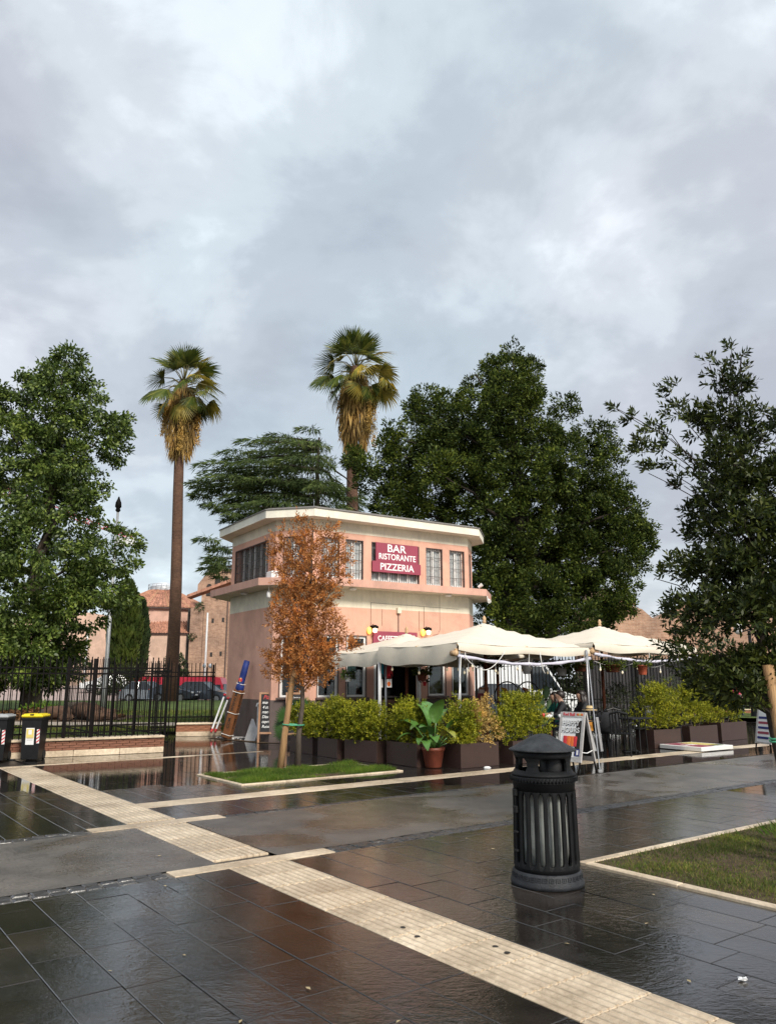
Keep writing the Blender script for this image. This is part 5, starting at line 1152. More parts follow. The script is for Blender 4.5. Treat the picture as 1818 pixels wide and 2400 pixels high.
def hanging_pot(label, loc, mt_, r, h, key, n, drop, ztop):
    t = thing('hanging_pot', label, 'hanging plant', loc, 0, 'plants hanging under the parasols'); b = MB(); b.lathe([(r * .68, 0), (r * .74, .01), (r, h * .9), (r * 1.08, h * .9), (r * 1.08, h), (r * .9, h)], 16); part('pot', b, mt_, t, True)
    for a in (0, 2.1, 4.2):
        b = MB(); b.tube([(r * math.cos(a), r * math.sin(a), h), (0, 0, ztop)], .004, 4); part('hanger', b, 'iron', t)
    a = rng.uniform(0, 2 * PI, n); q = rng.uniform(0, 1, n) ** .5 * r * 1.5; pos = np.stack([np.cos(a) * q, np.sin(a) * q, h + rng.uniform(-drop, .12, n) * (q / (r * 1.5)) + .02], 1); d = np.stack([np.cos(a), np.sin(a), rng.uniform(-.8, .7, n)], 1)
    link('leaves', leaf_mesh('leaves', pos, d, rng.uniform(.05, .1, n), .035, .25, .5), key, t, kind='stuff')
hanging_pot('white hanging pot with trailing leaves under the left parasol', (-.97, 19.4, 1.52), 'paper', .10, .17, 'tree_left', 320, .16, .55)
hanging_pot('terracotta hanging pot with dark plant by the bar door', (.80, 18.6, 1.54), 'terracotta', .13, .2, 'tree_dark', 420, .10, .5)
hanging_pot('tiny red pot hanging beside the door frame', (.89, 19.2, 1.42), 'redpl', .05, .1, 'tree_dark', 40, .05, .6)
hanging_pot('grey hanging pot between the middle and right parasol', (4.2, 19.1, 1.66), 'stone_grey', .13, .2, 'tree_dark', 220, .05, .5)
hanging_pot('dark hanging basket left of the steel post', (4.62, 18.9, 1.76), 'wood_red', .19, .16, 'tree_dark', 420, .14, .4)
hanging_pot('orange hanging pot under the right parasol', (6.05, 18.75, 1.68), 'orange_pot', .12, .23, 'tree_dark', 180, .08, .45)
hanging_pot('dark hanging basket at the left corner of the right parasol', (5.4, 18.95, 1.74), 'wood_red', .2, .18, 'tree_dark', 420, .16, .4)
hanging_pot('dark hanging basket under the middle parasol', (2.45, 18.9, 1.80), 'wood_red', .2, .14, 'tree_dark', 320, .14, .4)
t = thing('cone_lampshade', 'white cone lampshade under the middle parasol', 'lampshade', (3.25, 18.5, 1.7)); b = MB(); b.lathe([(.08, 0), (.16, .32), (.05, .36)], 16); part('shade', b, 'paper', t, True); b = MB(); b.tube([(0, 0, .34), (0, 0, .62)], .008, 5); part('cord', b, 'rope', t)

# ------------------------------------------------------------------ tables, chairs, guests
def make_chair(label, loc, rz):
    t = thing('chair', label, 'chair', loc, rz, 'black slatted terrace chairs')
    b = MB(); b.box((0, 0, .45), (.44, .43, .03), bev=.008); part('seat', b, 'black', t)
    for x in (-.19, .19):
        for y in (-.18, .18):
            b = MB(); b.tube([(x * 1.08, y * 1.15, 0), (x, y, .45)], .016, 6); part('leg', b, 'black', t)
        b = MB(); b.tube([(x, .19, .45), (x, .23, .66), (x * .98, .27, .86)], .016, 6); part('back_post', b, 'black', t)
        b = MB(); b.tube([(x * 1.05, -.19, .66), (x * 1.1, .05, .68), (x * 1.02, .23, .66)], .014, 6); b.tube([(x * 1.05, -.18, .45), (x * 1.05, -.19, .66)], .014, 6); part('armrest', b, 'black', t)
    b = MB(); b.tube([(-.19, .27, .86), (0, .29, .91), (.19, .27, .86)], .022, 8); part('top_rail', b, 'black', t)
    for k in range(5):
        x = -.13 + .065 * k; b = MB(); b.box((x, .235, .67), (.028, .012, .42), None, rot=Quaternion((1, 0, 0), R(-10))); part('back_slat', b, 'black', t)
    return t
def make_table(label, loc, rz, w=.7):
    t = thing('table', label, 'table', loc, rz, 'black square terrace tables'); b = MB(); b.box((0, 0, .735), (w, w, .03), bev=.006); part('tabletop', b, 'black', t)
    b = MB(); b.tube([(0, 0, .03), (0, 0, .72)], .035, 10); part('column', b, 'black', t); b = MB(); b.box((0, 0, .02), (.46, .06, .035), bev=.008); b.box((0, 0, .021), (.06, .46, .033), bev=.008); part('foot', b, 'black', t)
    return t
tb = make_table('black table in front of the empty black chairs', (5.35, 17.75, 0), GRID)
dup(tb, (3.62, 17.5, 0), R(20), 'black table with crumpled napkins where the guests sit'); dup(tb, (6.25, 19.6, 0), GRID, 'black table at the back below the right parasol, with white napkins'); dup(tb, (5.0, 20.6, 0), GRID, 'black table behind the red brown pole of the right parasol')
ch = make_chair('empty black chair left of the front black table', (4.72, 17.9, 0), R(70))
for x, y, a, lab in ((5.35, 18.5, 10, 'empty black chair behind the front black table'), (5.78, 18.8, -40, 'empty black chair at the back right of the front black table'), (5.0, 17.1, 150, 'empty black chair before the front black table, back to the viewer'),
                     (5.75, 19.3, 40, 'black chair at the left side of the back table'), (6.55, 20.2, 0, 'black chair behind the back table'), (6.85, 19.5, -80, 'black chair at the right side of the back table'), (4.15, 17.95, -110, 'black chair under the man in black'), (4.45, 17.75, -95, 'black chair carrying the orange bag and straw hat'),
                     (4.75, 18.45, -100, 'black chair under the long haired woman'), (3.95, 18.7, -100, 'black chair under the guest in teal')): dup(ch, (x, y, 0), R(a), lab)
for k, (x, y, lab) in enumerate(((3.5, 17.35, 'crumpled white napkin on the guests table, front one'), (3.78, 17.5, 'crumpled white napkin on the guests table, right one'), (6.2, 19.5, 'folded white napkin on the back table, left one'), (6.42, 19.7, 'folded white napkin on the back table, right one'))):
    m_ = MB(); m_.ell((0, 0, .03), (.10, .07, .04), 9, 6); m_.v = [(a + random.uniform(-.015, .015), c + random.uniform(-.015, .015), max(0, d + random.uniform(-.014, .02))) for a, c, d in m_.v]
    o = part('napkin', m_, 'paper', None, False, (x, y, .751), random.random() * 3); tag(o, lab, 'napkin', 'white napkins on the tables')
for x, y, lab, mt_ in ((3.40, 17.5, 'red drink in a glass on the guests table', 'redpl'), (3.62, 17.62, 'clear glass on the guests table', 'bag_clear')):
    t = thing('drinking_glass', lab, 'glass', (x, y, .751)); b = MB(); b.lathe([(.028, 0), (.036, .12)], 12); part('glass', b, mt_, t, True)
t = thing('handbag', 'orange handbag on a black chair under the straw hat', 'bag', (4.46, 17.72, .468), R(20)); b = MB(); b.prism([(-.15, 0), (.15, 0), (.12, .22), (-.12, .22)], -.05, .05, Matrix.Rotation(R(90), 4, 'X')); part('body', b, 'bag', t)
b = MB(); b.tube([(-.09, 0, .21), (-.07, 0, .32), (.07, 0, .32), (.09, 0, .21)], .01, 6); part('handle', b, 'cloth_black', t)
t = thing('straw_hat', 'small straw hat resting on the chair back above the orange bag', 'hat', (4.52, 17.86, .90), R(10)); b = MB(); b.lathe([(.16, 0), (.165, .01), (.085, .02), (.08, .085), (.05, .1), (.005, .1)], 18); part('hat', b, 'straw', t, True); b = MB(); b.lathe([(.0865, .02), (.0845, .045)], 18, caps=False); part('hat_band', b, 'cloth_black', t, True)
t = thing('jacket', 'dark jacket hung over a black chair back beside the straw hat', 'jacket', (4.78, 17.55, .42), R(150)); b = MB(); b.box((0, 0, .22), (.42, .14, .46), bev=.06); b.v = [(x + .02 * math.sin(z * 20 + x * 9), y + .015 * math.sin(x * 22), z) for x, y, z in b.v]; part('body', b, 'cloth_black', t, True)
for x in (-.22, .22): b = MB(); b.tube([(x, 0, .4), (x * 1.15, -.02, .2), (x * 1.1, -.04, -.02)], [.06, .055, .045], 8); part('sleeve', b, 'cloth_black', t, True)

def skin_body(J, E_, mats, name='body'):
    """J: joint -> (x, y, z, radius, material index); one continuous skinned surface"""
    names = list(J); ix = {n: i for i, n in enumerate(names)}
    me = bpy.data.meshes.new(name); me.from_pydata([J[n][:3] for n in names], [(ix[a], ix[c]) for a, c in E_], []); o = bpy.data.objects.new(name, me); COL.objects.link(o)
    sk = o.modifiers.new('skin', 'SKIN'); sk.use_smooth_shade = True
    for i, n in enumerate(names):
        v_ = me.skin_vertices[0].data[i]; v_.radius = (J[n][3], J[n][3]); v_.use_root = (n == 'pelvis')
    ss = o.modifiers.new('sub', 'SUBSURF'); ss.levels = 2; ss.render_levels = 2
    dg = bpy.context.evaluated_depsgraph_get(); m2 = bpy.data.meshes.new_from_object(o.evaluated_get(dg)); bpy.data.objects.remove(o)
    m2.materials.clear(); [m2.materials.append(M[k]) for k in mats]
    pos = np.array([J[n][:3] for n in names]); mi = np.array([J[n][4] for n in names]); rad = np.array([J[n][3] for n in names])
    for p in m2.polygons:
        d = np.linalg.norm(pos - np.array(p.center), axis=1) - rad * .6; p.material_index = int(mi[np.argmin(d)])
    return m2
def hand(J, E_, w, tag_, d, side, r=.0095):
    """palm, four bent fingers of unequal length and a thumb from the side of the palm"""
    d = Vector(d).normalized(); wv = Vector(J[w][:3]); s = d.cross(Vector((0, 0, 1))).normalized() * side; n = s.cross(d) * side; pc = wv + d * .05; J[tag_ + 'p'] = (*pc, .027, 0); E_.append((w, tag_ + 'p'))
    for k, (off, l) in enumerate(((-.030, .062), (-.010, .074), (.010, .070), (.028, .055))):
        a = pc + d * .035 + s * off; b_ = a + d * l * .55 - Vector((0, 0, .012)); c = b_ + d * l * .35 - Vector((0, 0, .030))
        J[f'{tag_}{k}a'] = (*a, r, 0); J[f'{tag_}{k}b'] = (*b_, r * .92, 0); J[f'{tag_}{k}c'] = (*c, r * .8, 0); E_ += [(tag_ + 'p', f'{tag_}{k}a'), (f'{tag_}{k}a', f'{tag_}{k}b'), (f'{tag_}{k}b', f'{tag_}{k}c')]
    a = pc - s * .032 + d * .0; b_ = a - s * .02 + d * .032; J[tag_ + 'ta'] = (*a, r * 1.15, 0); J[tag_ + 'tb'] = (*b_, r, 0); E_ += [(tag_ + 'p', tag_ + 'ta'), (tag_ + 'ta', tag_ + 'tb')]
def person(label, loc, rz, shirt, trousers, hair, seated=True, tilt=0.0, longhair=False, k=1.0, sleeves=True):
    t = thing('person', label, 'person', loc, rz, None); S, T = 1, 2
    if seated:
        J = dict(pelvis=(0, .02, .53, .145, T), spine=(0, -.01, .74, .125, S), chest=(0, -.03, .95, .135, S), neck=(0, -.06, 1.10, .052, 0), head=(0, -.085, 1.20, .088, 0), crown=(0, -.075, 1.275, .072, 0), chin=(0, -.14, 1.155, .042, 0), nose=(0, -.182, 1.205, .014, 0))
        for sd, x in (('l', -1), ('r', 1)):
            J.update({sd + 'sh': (.17 * x, -.02, 1.015, .065, S), sd + 'el': (.235 * x, -.16, .80, .046, S if sleeves else 0), sd + 'wr': (.13 * x, -.37, .80, .028, 0), sd + 'hip': (.10 * x, 0, .52, .095, T), sd + 'kn': (.13 * x, -.42, .53, .062, T), sd + 'an': (.13 * x, -.38, .09, .040, T), sd + 'toe': (.14 * x, -.53, .04, .035, 3), sd + 'ear': (.088 * x, -.07, 1.20, .016, 0)})
    else:
        J = dict(pelvis=(0, 0, .95, .14, T), spine=(0, 0, 1.13, .125, S), chest=(0, 0, 1.33, .14, S), neck=(0, -.02, 1.49, .052, 0), head=(0, -.03, 1.60, .088, 0), crown=(0, -.02, 1.675, .07, 0), chin=(0, -.09, 1.555, .042, 0), nose=(0, -.128, 1.605, .014, 0))
        for sd, x in (('l', -1), ('r', 1)):
            J.update({sd + 'sh': (.18 * x, 0, 1.42, .065, S), sd + 'el': (.25 * x, .03, 1.13, .048, S), sd + 'wr': (.26 * x, -.06, .90, .03, 0), sd + 'hip': (.1 * x, 0, .92, .095, T), sd + 'kn': (.11 * x, -.03 - .12 * x, .50, .062, T), sd + 'an': (.11 * x, -.10 * x, .09, .042, T), sd + 'toe': (.12 * x, -.14 - .10 * x, .04, .036, 3), sd + 'ear': (.088 * x, -.02, 1.60, .016, 0)})
    E_ = [('pelvis', 'spine'), ('spine', 'chest'), ('chest', 'neck'), ('neck', 'head'), ('head', 'crown'), ('head', 'chin'), ('head', 'nose')]
    for sd in 'lr':
        E_ += [('chest', sd + 'sh'), (sd + 'sh', sd + 'el'), (sd + 'el', sd + 'wr'), ('pelvis', sd + 'hip'), (sd + 'hip', sd + 'kn'), (sd + 'kn', sd + 'an'), (sd + 'an', sd + 'toe'), ('head', sd + 'ear')]
        w = J[sd + 'wr'][:3]; e = J[sd + 'el'][:3]; hand(J, E_, sd + 'wr', sd + 'h', Vector(w) - Vector(e), 1 if sd == 'r' else -1)
    m2 = skin_body(J, E_, ['skin', shirt, trousers, 'cloth_black']); link('body', m2, None, t)
    hx, hy, hz = J['head'][:3]; b = MB(); b.ell((hx, hy + .028, hz + .035), (.098, .108, .10), 16, 10); b.v = [(x, max(y, hy - .068 + max(0, hz + .06 - z) * 1.3), max(z, hz - .05)) for x, y, z in b.v]
    if longhair: b.tube([(0, hy + .06, hz + .03), (0, hy + .10, hz - .12), (0, hy + .10, hz - .30), (.02, hy + .10, hz - .42)], [.085, .095, .085, .04], 12)
    if longhair:
        for x in (-1, 1): b.tube([(x * .075, hy + .0, hz + .05), (x * .095, hy + .02, hz - .12), (x * .09, hy - .02, hz - .34)], [.035, .038, .02], 8)
    part('hair', b, hair, t, True)
    for x in (-.032, .032): b = MB(); b.ell((x, hy - .083, hz + .012), (.011, .008, .008), 8, 6); part('eye', b, 'ink', t, True)
    b = MB(); b.ell((0, hy - .088, hz - .045), (.022, .008, .006), 8, 6); part('mouth', b, 'maroon', t, True)
    return t
person('man in a black shirt with short hair, seated and looking left at the table', (3.95, 17.95, 0), R(-96), 'cloth_black', 'cloth_blue', 'hair')
person('woman in black with long dark hair, seated behind the man in black', (4.52, 18.35, 0), R(-82), 'cloth_black', 'cloth_black', 'hair', longhair=True)
person('guest in a teal top, seated mostly hidden behind the man in black', (4.02, 18.9, -.04), R(-75), 'cloth_teal', 'cloth_blue', 'hair', longhair=True)
person('pedestrian in a pink jacket walking behind the bay tree', (14.6, 33.2, -.08), R(40), 'cloth_pink', 'cloth_blue', 'hair', seated=False)

for lab, x, y, a in (('black hoop chair with a mustard cushion behind the half golden shrub', 3.10, 20.6, -15), ('black hoop chair behind the green shrub, right one of the pair', 3.66, 20.75, 12)):
    t = thing('hoop_chair', lab, 'hoop chair', (x, y, 0), R(a), 'black hoop chairs'); b = MB(); b.tube([(.33 * math.cos(q), 0, 1.15 + .36 * math.sin(q)) for q in np.linspace(0, 2 * PI, 28, endpoint=False)], .018, 7, close=True); part('hoop', b, 'black', t, True)
    for sx in (-1, 1): b = MB(); b.tube([(.22 * sx, 0, .88), (.30 * sx, .2, 0)], .016, 6); b.tube([(.22 * sx, 0, .88), (.30 * sx, -.25, 0)], .016, 6); part('leg_frame', b, 'black', t)
    b = MB(); b.tube([(-.16, -.03, 1.36), (-.06, -.02, 1.30), (.0, .0, 1.18), (.04, .02, 1.06), (.16, .03, 1.0), (.27, .04, 1.02)], [.02, .06, .055, .05, .075, .03], 10); part('cushion', b, 'mustard' if x < 3.4 else 'wood_red', t, True)
    b = MB(); b.ell((-.04, .06, 1.1), (.13, .05, .15), 12, 8); part('back_cushion', b, 'cloth_blue', t, True)

# folded white stands beside the guests
t = thing('folded_stand', 'folded grey aluminium stand leaning by the steel post', 'stand', (4.35, 17.2, 0), R(10))
for dx in (0, .2): b = MB(); b.box((dx, .02, .42), (.07, .04, .72), None, rot=Quaternion((0, 1, 0), R(-14 if dx == 0 else -6)), bev=.01); part('rail', b, 'steel', t)

# ------------------------------------------------------------------ happy hours board
ab = thing('happy_hours_board', 'grey framed A board reading HAPPY HOURS between bin and terrace', 'A board', (3.27, 14.05, 0), R(-50))
W_, H_ = .52, .98; tl_ = R(13)
for sg in (1, -1):
    m2 = Matrix.Translation((0, .25 * sg, 0)) @ Matrix.Rotation(tl_ * sg, 4, 'X') if sg > 0 else Matrix.Translation((0, -.25, 0)) @ Matrix.Rotation(-tl_, 4, 'X')
    b = MB(); b.box((-W_ / 2 + .025, 0, .62), (.05, .03, .84), m2); b.box((W_ / 2 - .025, 0, .62), (.05, .03, .84), m2); b.box((0, 0, 1.0), (W_ - .1, .03, .08), m2); b.box((0, 0, .24), (W_ - .1, .03, .08), m2)
    part('frame', b, 'stone_grey', ab)
    b = MB(); b.box((0, .0, .62), (W_ - .1, .012, .68), m2); part('poster_panel', b, 'paper' if sg < 0 else 'black', ab)
    for x in (-1, 1): b = MB(); b.tube([m2 @ Vector((x * (W_ / 2 - .03), 0, .2)), m2 @ Vector((x * (W_ / 2 - .03), 0, 0))], .016, 6); part('leg', b, 'iron', ab)
fm = Matrix.Translation((0, -.25, 0)) @ Matrix.Rotation(-tl_, 4, 'X'); frot = (PI / 2 - tl_, 0, 0)
def on_board(name, x, z, w, h, mt_, dy=-.009):
    b = MB(); b.box((0, 0, 0), (w, .004, h)); o = part(name, b, mt_, ab, loc=fm @ Vector((x, dy, z))); o.rotation_euler = (-tl_, 0, 0); return o
on_board('print_shade', .165, .60, .13, .60, 'ink', -.008)
for body, sz, x, z, mt_, sx, dy in (('Red Bull', .075, -.07, 1.0, 'red', 1.0, -.017), ('HAPPY', .125, -.015, .85, 'paper', .95, -.013), ('HOURS', .125, -.02, .73, 'paper', .95, -.013)):
    if mt_ == 'paper': lettering(body, sz * 1.03, 'ink', ab, fm @ Vector((x + .008, dy + .0015, z - .006)), frot, sx=sx)
    lettering(body, sz, mt_, ab, fm @ Vector((x, dy, z)), frot, sx=sx)
for dx, mt_ in ((.12, 'orange'), (.16, 'yprint'), (.2, 'orange')):
    b = MB(); b.ell((0, 0, 0), (.03, .004, .022), 10, 6); part('emblem', b, mt_, ab, loc=fm @ Vector((dx, -.018, 1.0)))
for x, mt_ in ((-.11, 'red'), (-.03, 'orange'), (.05, 'orange'), (.10, 'red')):
    b = MB(); b.lathe([(.034, 0), (.042, .14), (.038, .17)], 12); b.v = [(q[0], q[1] * .12, q[2]) for q in b.v]; o = part('drink_print', b, mt_, ab, loc=fm @ Vector((x, -.014, .46))); o.rotation_euler = (-tl_, 0, 0)
on_board('blue_print', .17, .36, .09, .12, 'navy', -.014); on_board('can_print', .17, .36, .035, .08, 'paper', -.017)
b = MB(); b.tube([(W_ / 2 - .02, -.17, .36), (W_ / 2 - .02, 0, .34), (W_ / 2 - .02, .17, .38)], .009, 5); part('stay', b, 'paper', ab)
t = thing('price_board', 'narrow A board seen edge on beside the right stake', 'A board', (8.55, 18.0, 0), R(-78))
for sg in (1, -1):
    m2 = Matrix.Translation((0, .2 * sg, 0)) @ Matrix.Rotation(R(11) * sg, 4, 'X'); b = MB(); b.box((-.25, 0, .6), (.04, .03, .86), m2); b.box((.25, 0, .6), (.04, .03, .86), m2); b.box((0, 0, 1.01), (.46, .03, .04), m2); b.box((0, 0, .19), (.46, .03, .04), m2); part('frame', b, 'stone_grey', t)
    b = MB(); b.box((0, 0, .6), (.46, .012, .78), m2); part('panel', b, 'paper', t)
    for x in (-.24, .24): b = MB(); b.tube([m2 @ Vector((x, 0, .17)), m2 @ Vector((x, 0, 0))], .016, 6); part('leg', b, 'iron', t)
    for k in range(5): b = MB(); b.box((-.02, -.01 * 1, .3 + .11 * k), (.36, .012, .05), m2); part('printed_row', b, ('navy', 'maroon')[k % 2], t)
fs = thing('fallen_sign', 'flat white light box sign lying on the pale band, red and green print on top', 'sign', P(16.25, 10.05, .012), GRID + R(-3))
b = MB(); b.box((.6, .55, .045), (1.2, 1.1, .09), bev=.008); part('box', b, 'white', fs)
for x, y, w, h, mt_ in ((.33, .55, .5, .98, 'maroon'), (.86, .62, .42, .8, 'yprint'), (.86, .22, .42, .14, 'bush')):
    b = MB(); b.box((x, y, .0925), (w, h, .003)); part('print', b, mt_ if mt_ != 'bush' else 'leaf_big', fs)
lettering('BAR', .24, 'letter', fs, (.33, .55, .0955), (0, 0, 0))

# ------------------------------------------------------------------ cast iron litter bin
lb = thing('litter_bin', 'black cast iron litter bin with a pointed hood in the foreground', 'litter bin', (1.275, 6.66, 0), R(12))
b = MB(); b.lathe([(.262, 0), (.288, .004), (.290, .03), (.276, .06), (.268, .105), (.260, .112), (.2, .113)], 48); part('base', b, 'castgrey', lb, True)
b = MB()
for k in range(34):
    a = 2 * PI * k / 34; m2 = Matrix.Rotation(a, 4, 'Z') @ Matrix.Translation((.2745, 0, .078)) @ Matrix.Rotation(R(-12), 4, 'Y'); w = .019
    b.box((0, -w + .003, 0), (.008, .006, .034), m2); b.box((0, w - .003, 0), (.008, .006, .034), m2); b.box((0, 0, .014), (.008, 2 * w - .012, .006), m2); b.box((0, .004, -.014), (.008, 2 * w - .02, .006), m2); b.box((0, 0, 0), (.007, .012, .01), m2)
part('key_frieze', b, 'castgrey', lb, kind='stuff')
b = MB(); b.lathe([(.240, .112), (.258, .113), (.257, .165), (.250, .172), (.240, .165)], 48, caps=False); part('lower_ring', b, 'castiron', lb, True)
b = MB(); b.lathe([(.228, .70), (.246, .70), (.25, .775), (.262, .785), (.235, .79)], 48, caps=False); part('upper_ring', b, 'castiron', lb, True)
NR = 21; rb_ = MB()
for i, (z, r, w) in enumerate(((.14, .251, .074), (.16, .251, .062), (.175, .2505, .045), (.195, .250, .036), (.45, .2465, .034), (.665, .243, .034), (.683, .2425, .043), (.70, .242, .06), (.715, .2415, .073))):
    rb_.v += [(r - .014, -w / 2, z), (r + .004, -w / 2, z), (r + .010, -w / 4, z), (r + .010, w / 4, z), (r + .004, w / 2, z), (r - .014, w / 2, z)]
for i in range(8):
    for k in range(6): a = i * 6; rb_.f.append((a + k, a + (k + 1) % 6, a + 6 + (k + 1) % 6, a + 6 + k))
rme = rb_.mesh('rib', False)
for k in range(NR): link('rib', rme, 'castiron', lb, (0, 0, 0), 2 * PI * (k + .5) / NR)
b = MB(); prof = [(.12, .13), (.175, .16), (.185, .3), (.178, .45), (.165, .66), (.19, .74)]; b.lathe(prof, 40, caps=False); b.v = [(x * (1 + .035 * mnoise.noise((x * 9, y * 9, z * 3))), y * (1 + .035 * mnoise.noise((x * 9, y * 9, z * 3))), z) for x, y, z in b.v]; part('liner', b, 'bag_clear', lb, True)
b = MB(); b.lathe([(.245, .786), (.264, .79), (.273, .806), (.264, .823), (.25, .828)], 48, caps=False); part('bead', b, 'castiron', lb, True)
b = MB()
for k in range(60): a = 2 * PI * k / 60; b.box((.271 * math.cos(a), .271 * math.sin(a), .806), (.01, .012, .03), None, rot=a)
part('bead_notches', b, 'castiron', lb, kind='stuff')
b = MB(); b.lathe([(.19, .828), (.262, .829), (.262, .842), (.245, .850), (.236, .868), (.2, .868)], 48, caps=False); part('collar', b, 'castiron', lb, True)
b = MB(); b.lathe([(.2, .965), (.229, .966), (.236, .985), (.24, 1.02), (.2, 1.02)], 48, caps=False); part('hood_band', b, 'castiron', lb, True)
pm_ = MB()
for i, (z, r, w) in enumerate(((.85, .241, .16), (.872, .232, .115), (.90, .225, .095), (.94, .224, .10), (.965, .229, .14), (.985, .236, .17))):
    for j in range(5):
        a = (j / 4 - .5) * w / r; pm_.v += [(r * math.cos(a), r * math.sin(a), z)]
    for j in range(5):
        a = (j / 4 - .5) * w / r; pm_.v += [((r - .022) * math.cos(a), (r - .022) * math.sin(a), z)]
for i in range(5):
    a, c = i * 10, (i + 1) * 10
    for j in range(4): pm_.f += [(a + j, a + j + 1, c + j + 1, c + j), (a + 5 + j + 1, a + 5 + j, c + 5 + j, c + 5 + j + 1)]
    pm_.f += [(a + 5, a, c, c + 5), (a + 4, a + 9, c + 9, c + 4)]
pme = pm_.mesh('hood_pillar', False)
for k in range(4): link('hood_pillar', pme, 'castiron', lb, (0, 0, 0), R(-90 - 33 - 12 + 90 * k))
b = MB(); b.lathe([(.24, 1.018), (.272, 1.02), (.276, 1.028), (.262, 1.036), (.19, 1.075), (.13, 1.108), (.075, 1.137), (.03, 1.149), (.004, 1.151)], 48); part('hood', b, 'hood_iron', lb, True)
b = MB(); b.lathe([(.12, .835), (.125, .95), (.1, 1.0)], 24, caps=False); b.v = [(x * .9 + .07, y * .9 - .04, z) for x, y, z in b.v]; part('stub_tray', b, 'black', lb, True)
b = MB()
for z in (.70, .57, .42, .3): b.box((-.262, -.02, z), (.03, .05, .05), bev=.006)
for k, z in enumerate((.70, .57, .40, .26)): b = MB(); b.box((-.262, -.03, z), (.03, .05, .055 if k < 2 else .02), bev=.006); part('hinge', b, 'castiron', lb)

# fallen leaves and scraps on the wet paving
lm = MB(); lm.add([(-.028, 0, .002), (0, -.012, .004), (.03, 0, .002), (0, .012, .007)], [(0, 1, 2, 3)]); lme = lm.mesh('fallen_leaf')
for x, y in ((-1.75, 6.55), (-1.55, 4.75), (-.42, 4.5), (-1.72, 4.05), (-2.1, 7.6), (-.9, 7.4), (.8, 8.4), (1.0, 7.9), (.65, 9.2), (1.72, 5.6), (1.62, 4.6), (-1.2, 5.0), (.05, 4.1), (-3.0, 8.0), (2.3, 9.8), (-.2, 10.5), (-1.3, 9.3), (1.9, 11.4), (-.7, 4.1), (.35, 5.5), (1.1, 5.2), (2.0, 6.3)):
    o = link('fallen_leaf', lme, 'litter', None, (x, y, .004), random.uniform(0, 6)); s_ = random.uniform(.45, .9); o.scale = (s_, s_, s_); tag(o, 'small pale leaf lying on the wet paving', 'leaf', 'fallen leaves on the paving')
b = MB(); b.ell((0, 0, .008), (.03, .018, .009), 8, 5); b.v = [(x + random.uniform(-.01, .01), y + random.uniform(-.01, .01), max(0, z)) for x, y, z in b.v]; tag(part('paper_scrap', b, 'paper', None, False, (1.92, 4.62, .001)), 'crumpled white paper scrap on the wet slabs right of the pale strip', 'paper scrap')
b = MB(); b.ell((0, 0, .012), (.07, .04, .03), 8, 5); tag(part('paper_scrap', b, 'paper', None, False, P(10.25, 10.62, .001)), 'white paper scrap on the pale band before the dry shrub', 'paper scrap')
gm = MB(); gm.lathe([(.02, 0), (.018, .002)], 8); gme = gm.mesh('dirt_spot')
for k, (u, v_) in enumerate(((3.4, 4.35), (3.36, 4.15), (3.62, 3.72), (3.6, 3.6))):
    o = link('dirt_spot', gme, 'ink', strip, (u, v_, .0048))
# ------------------------------------------------------------------ low brick walls and iron fences
def low_wall(name, label, end, ang, length, n_course=4, coping_over=.04, dep=.32):
    """wall with its near face along local x; stone base, brick courses, stone coping"""
    t = thing(name, label, 'wall', end, ang)
    b = MB(); b.box((length / 2, dep / 2 + .03, .17), (length - .02, dep - .06, .30)); part('core', b, 'mortar', t)
    n = max(1, round(length / 1.0)); w = length / n
    bb = MB(); bb.box((0, 0, 0), (w - .006, dep, .125), bev=.008); cb = MB(); cb.box((0, 0, 0), (w - .006, dep + 2 * coping_over, .045), bev=.008); bm1, cm1 = bb.mesh('base_stone'), cb.mesh('coping_stone')
    for k in range(n):
        link('base_stone', bm1, 'trav_pale', t, (w * (k + .5), dep / 2, .0625)); link('coping_stone', cm1, 'trav_pale', t, (w * (k + .5), dep / 2, .345 + random.uniform(-.002, .002)))
    br = MB(); br.box((0, 0, 0), (.262, .06, .044), bev=.004); bme = br.mesh('brick'); bme2 = br.mesh('brick')
    for c in range(n_course):
        x = -(.135 if c % 2 else 0)
        while x < length:
            a, e = max(x, 0.0), min(x + .262, length)
            if e - a > .05:
                o = link('brick', bme, random.choice(('brick', 'brick', 'brick_wet')) if len(bme.materials) == 0 else None, t, ((a + e) / 2, .035 + random.uniform(-.003, .003), .125 + .0495 * (c + .5)))
                o.scale = ((e - a) / .262, 1, 1)
            x += .27
    return t
wa = R(29)
low_wall('boundary_wall', 'low brick wall with pale coping carrying the iron fence behind the wheelie bins', Vector((-4.95, 17.78, 0)) - Vector((math.cos(wa), math.sin(wa), 0)) * 5.6, wa, 5.6)
low_wall('boundary_wall', 'short low brick wall with coping between the iron fence and the pink wall', (-5.95, 22.5, 0), R(14), 1.25, 4)
low_wall('boundary_wall', 'low brick wall with pale base beyond the cast iron lamp on the right', (12.0, 34.6, -.09), R(4), 6.5, 7 if False else 4)
def bar_mesh(h, r=.011, tip=True):
    b = MB(); b.box((0, 0, h / 2), (2 * r, 2 * r, h)); 
    return b.mesh('bar')
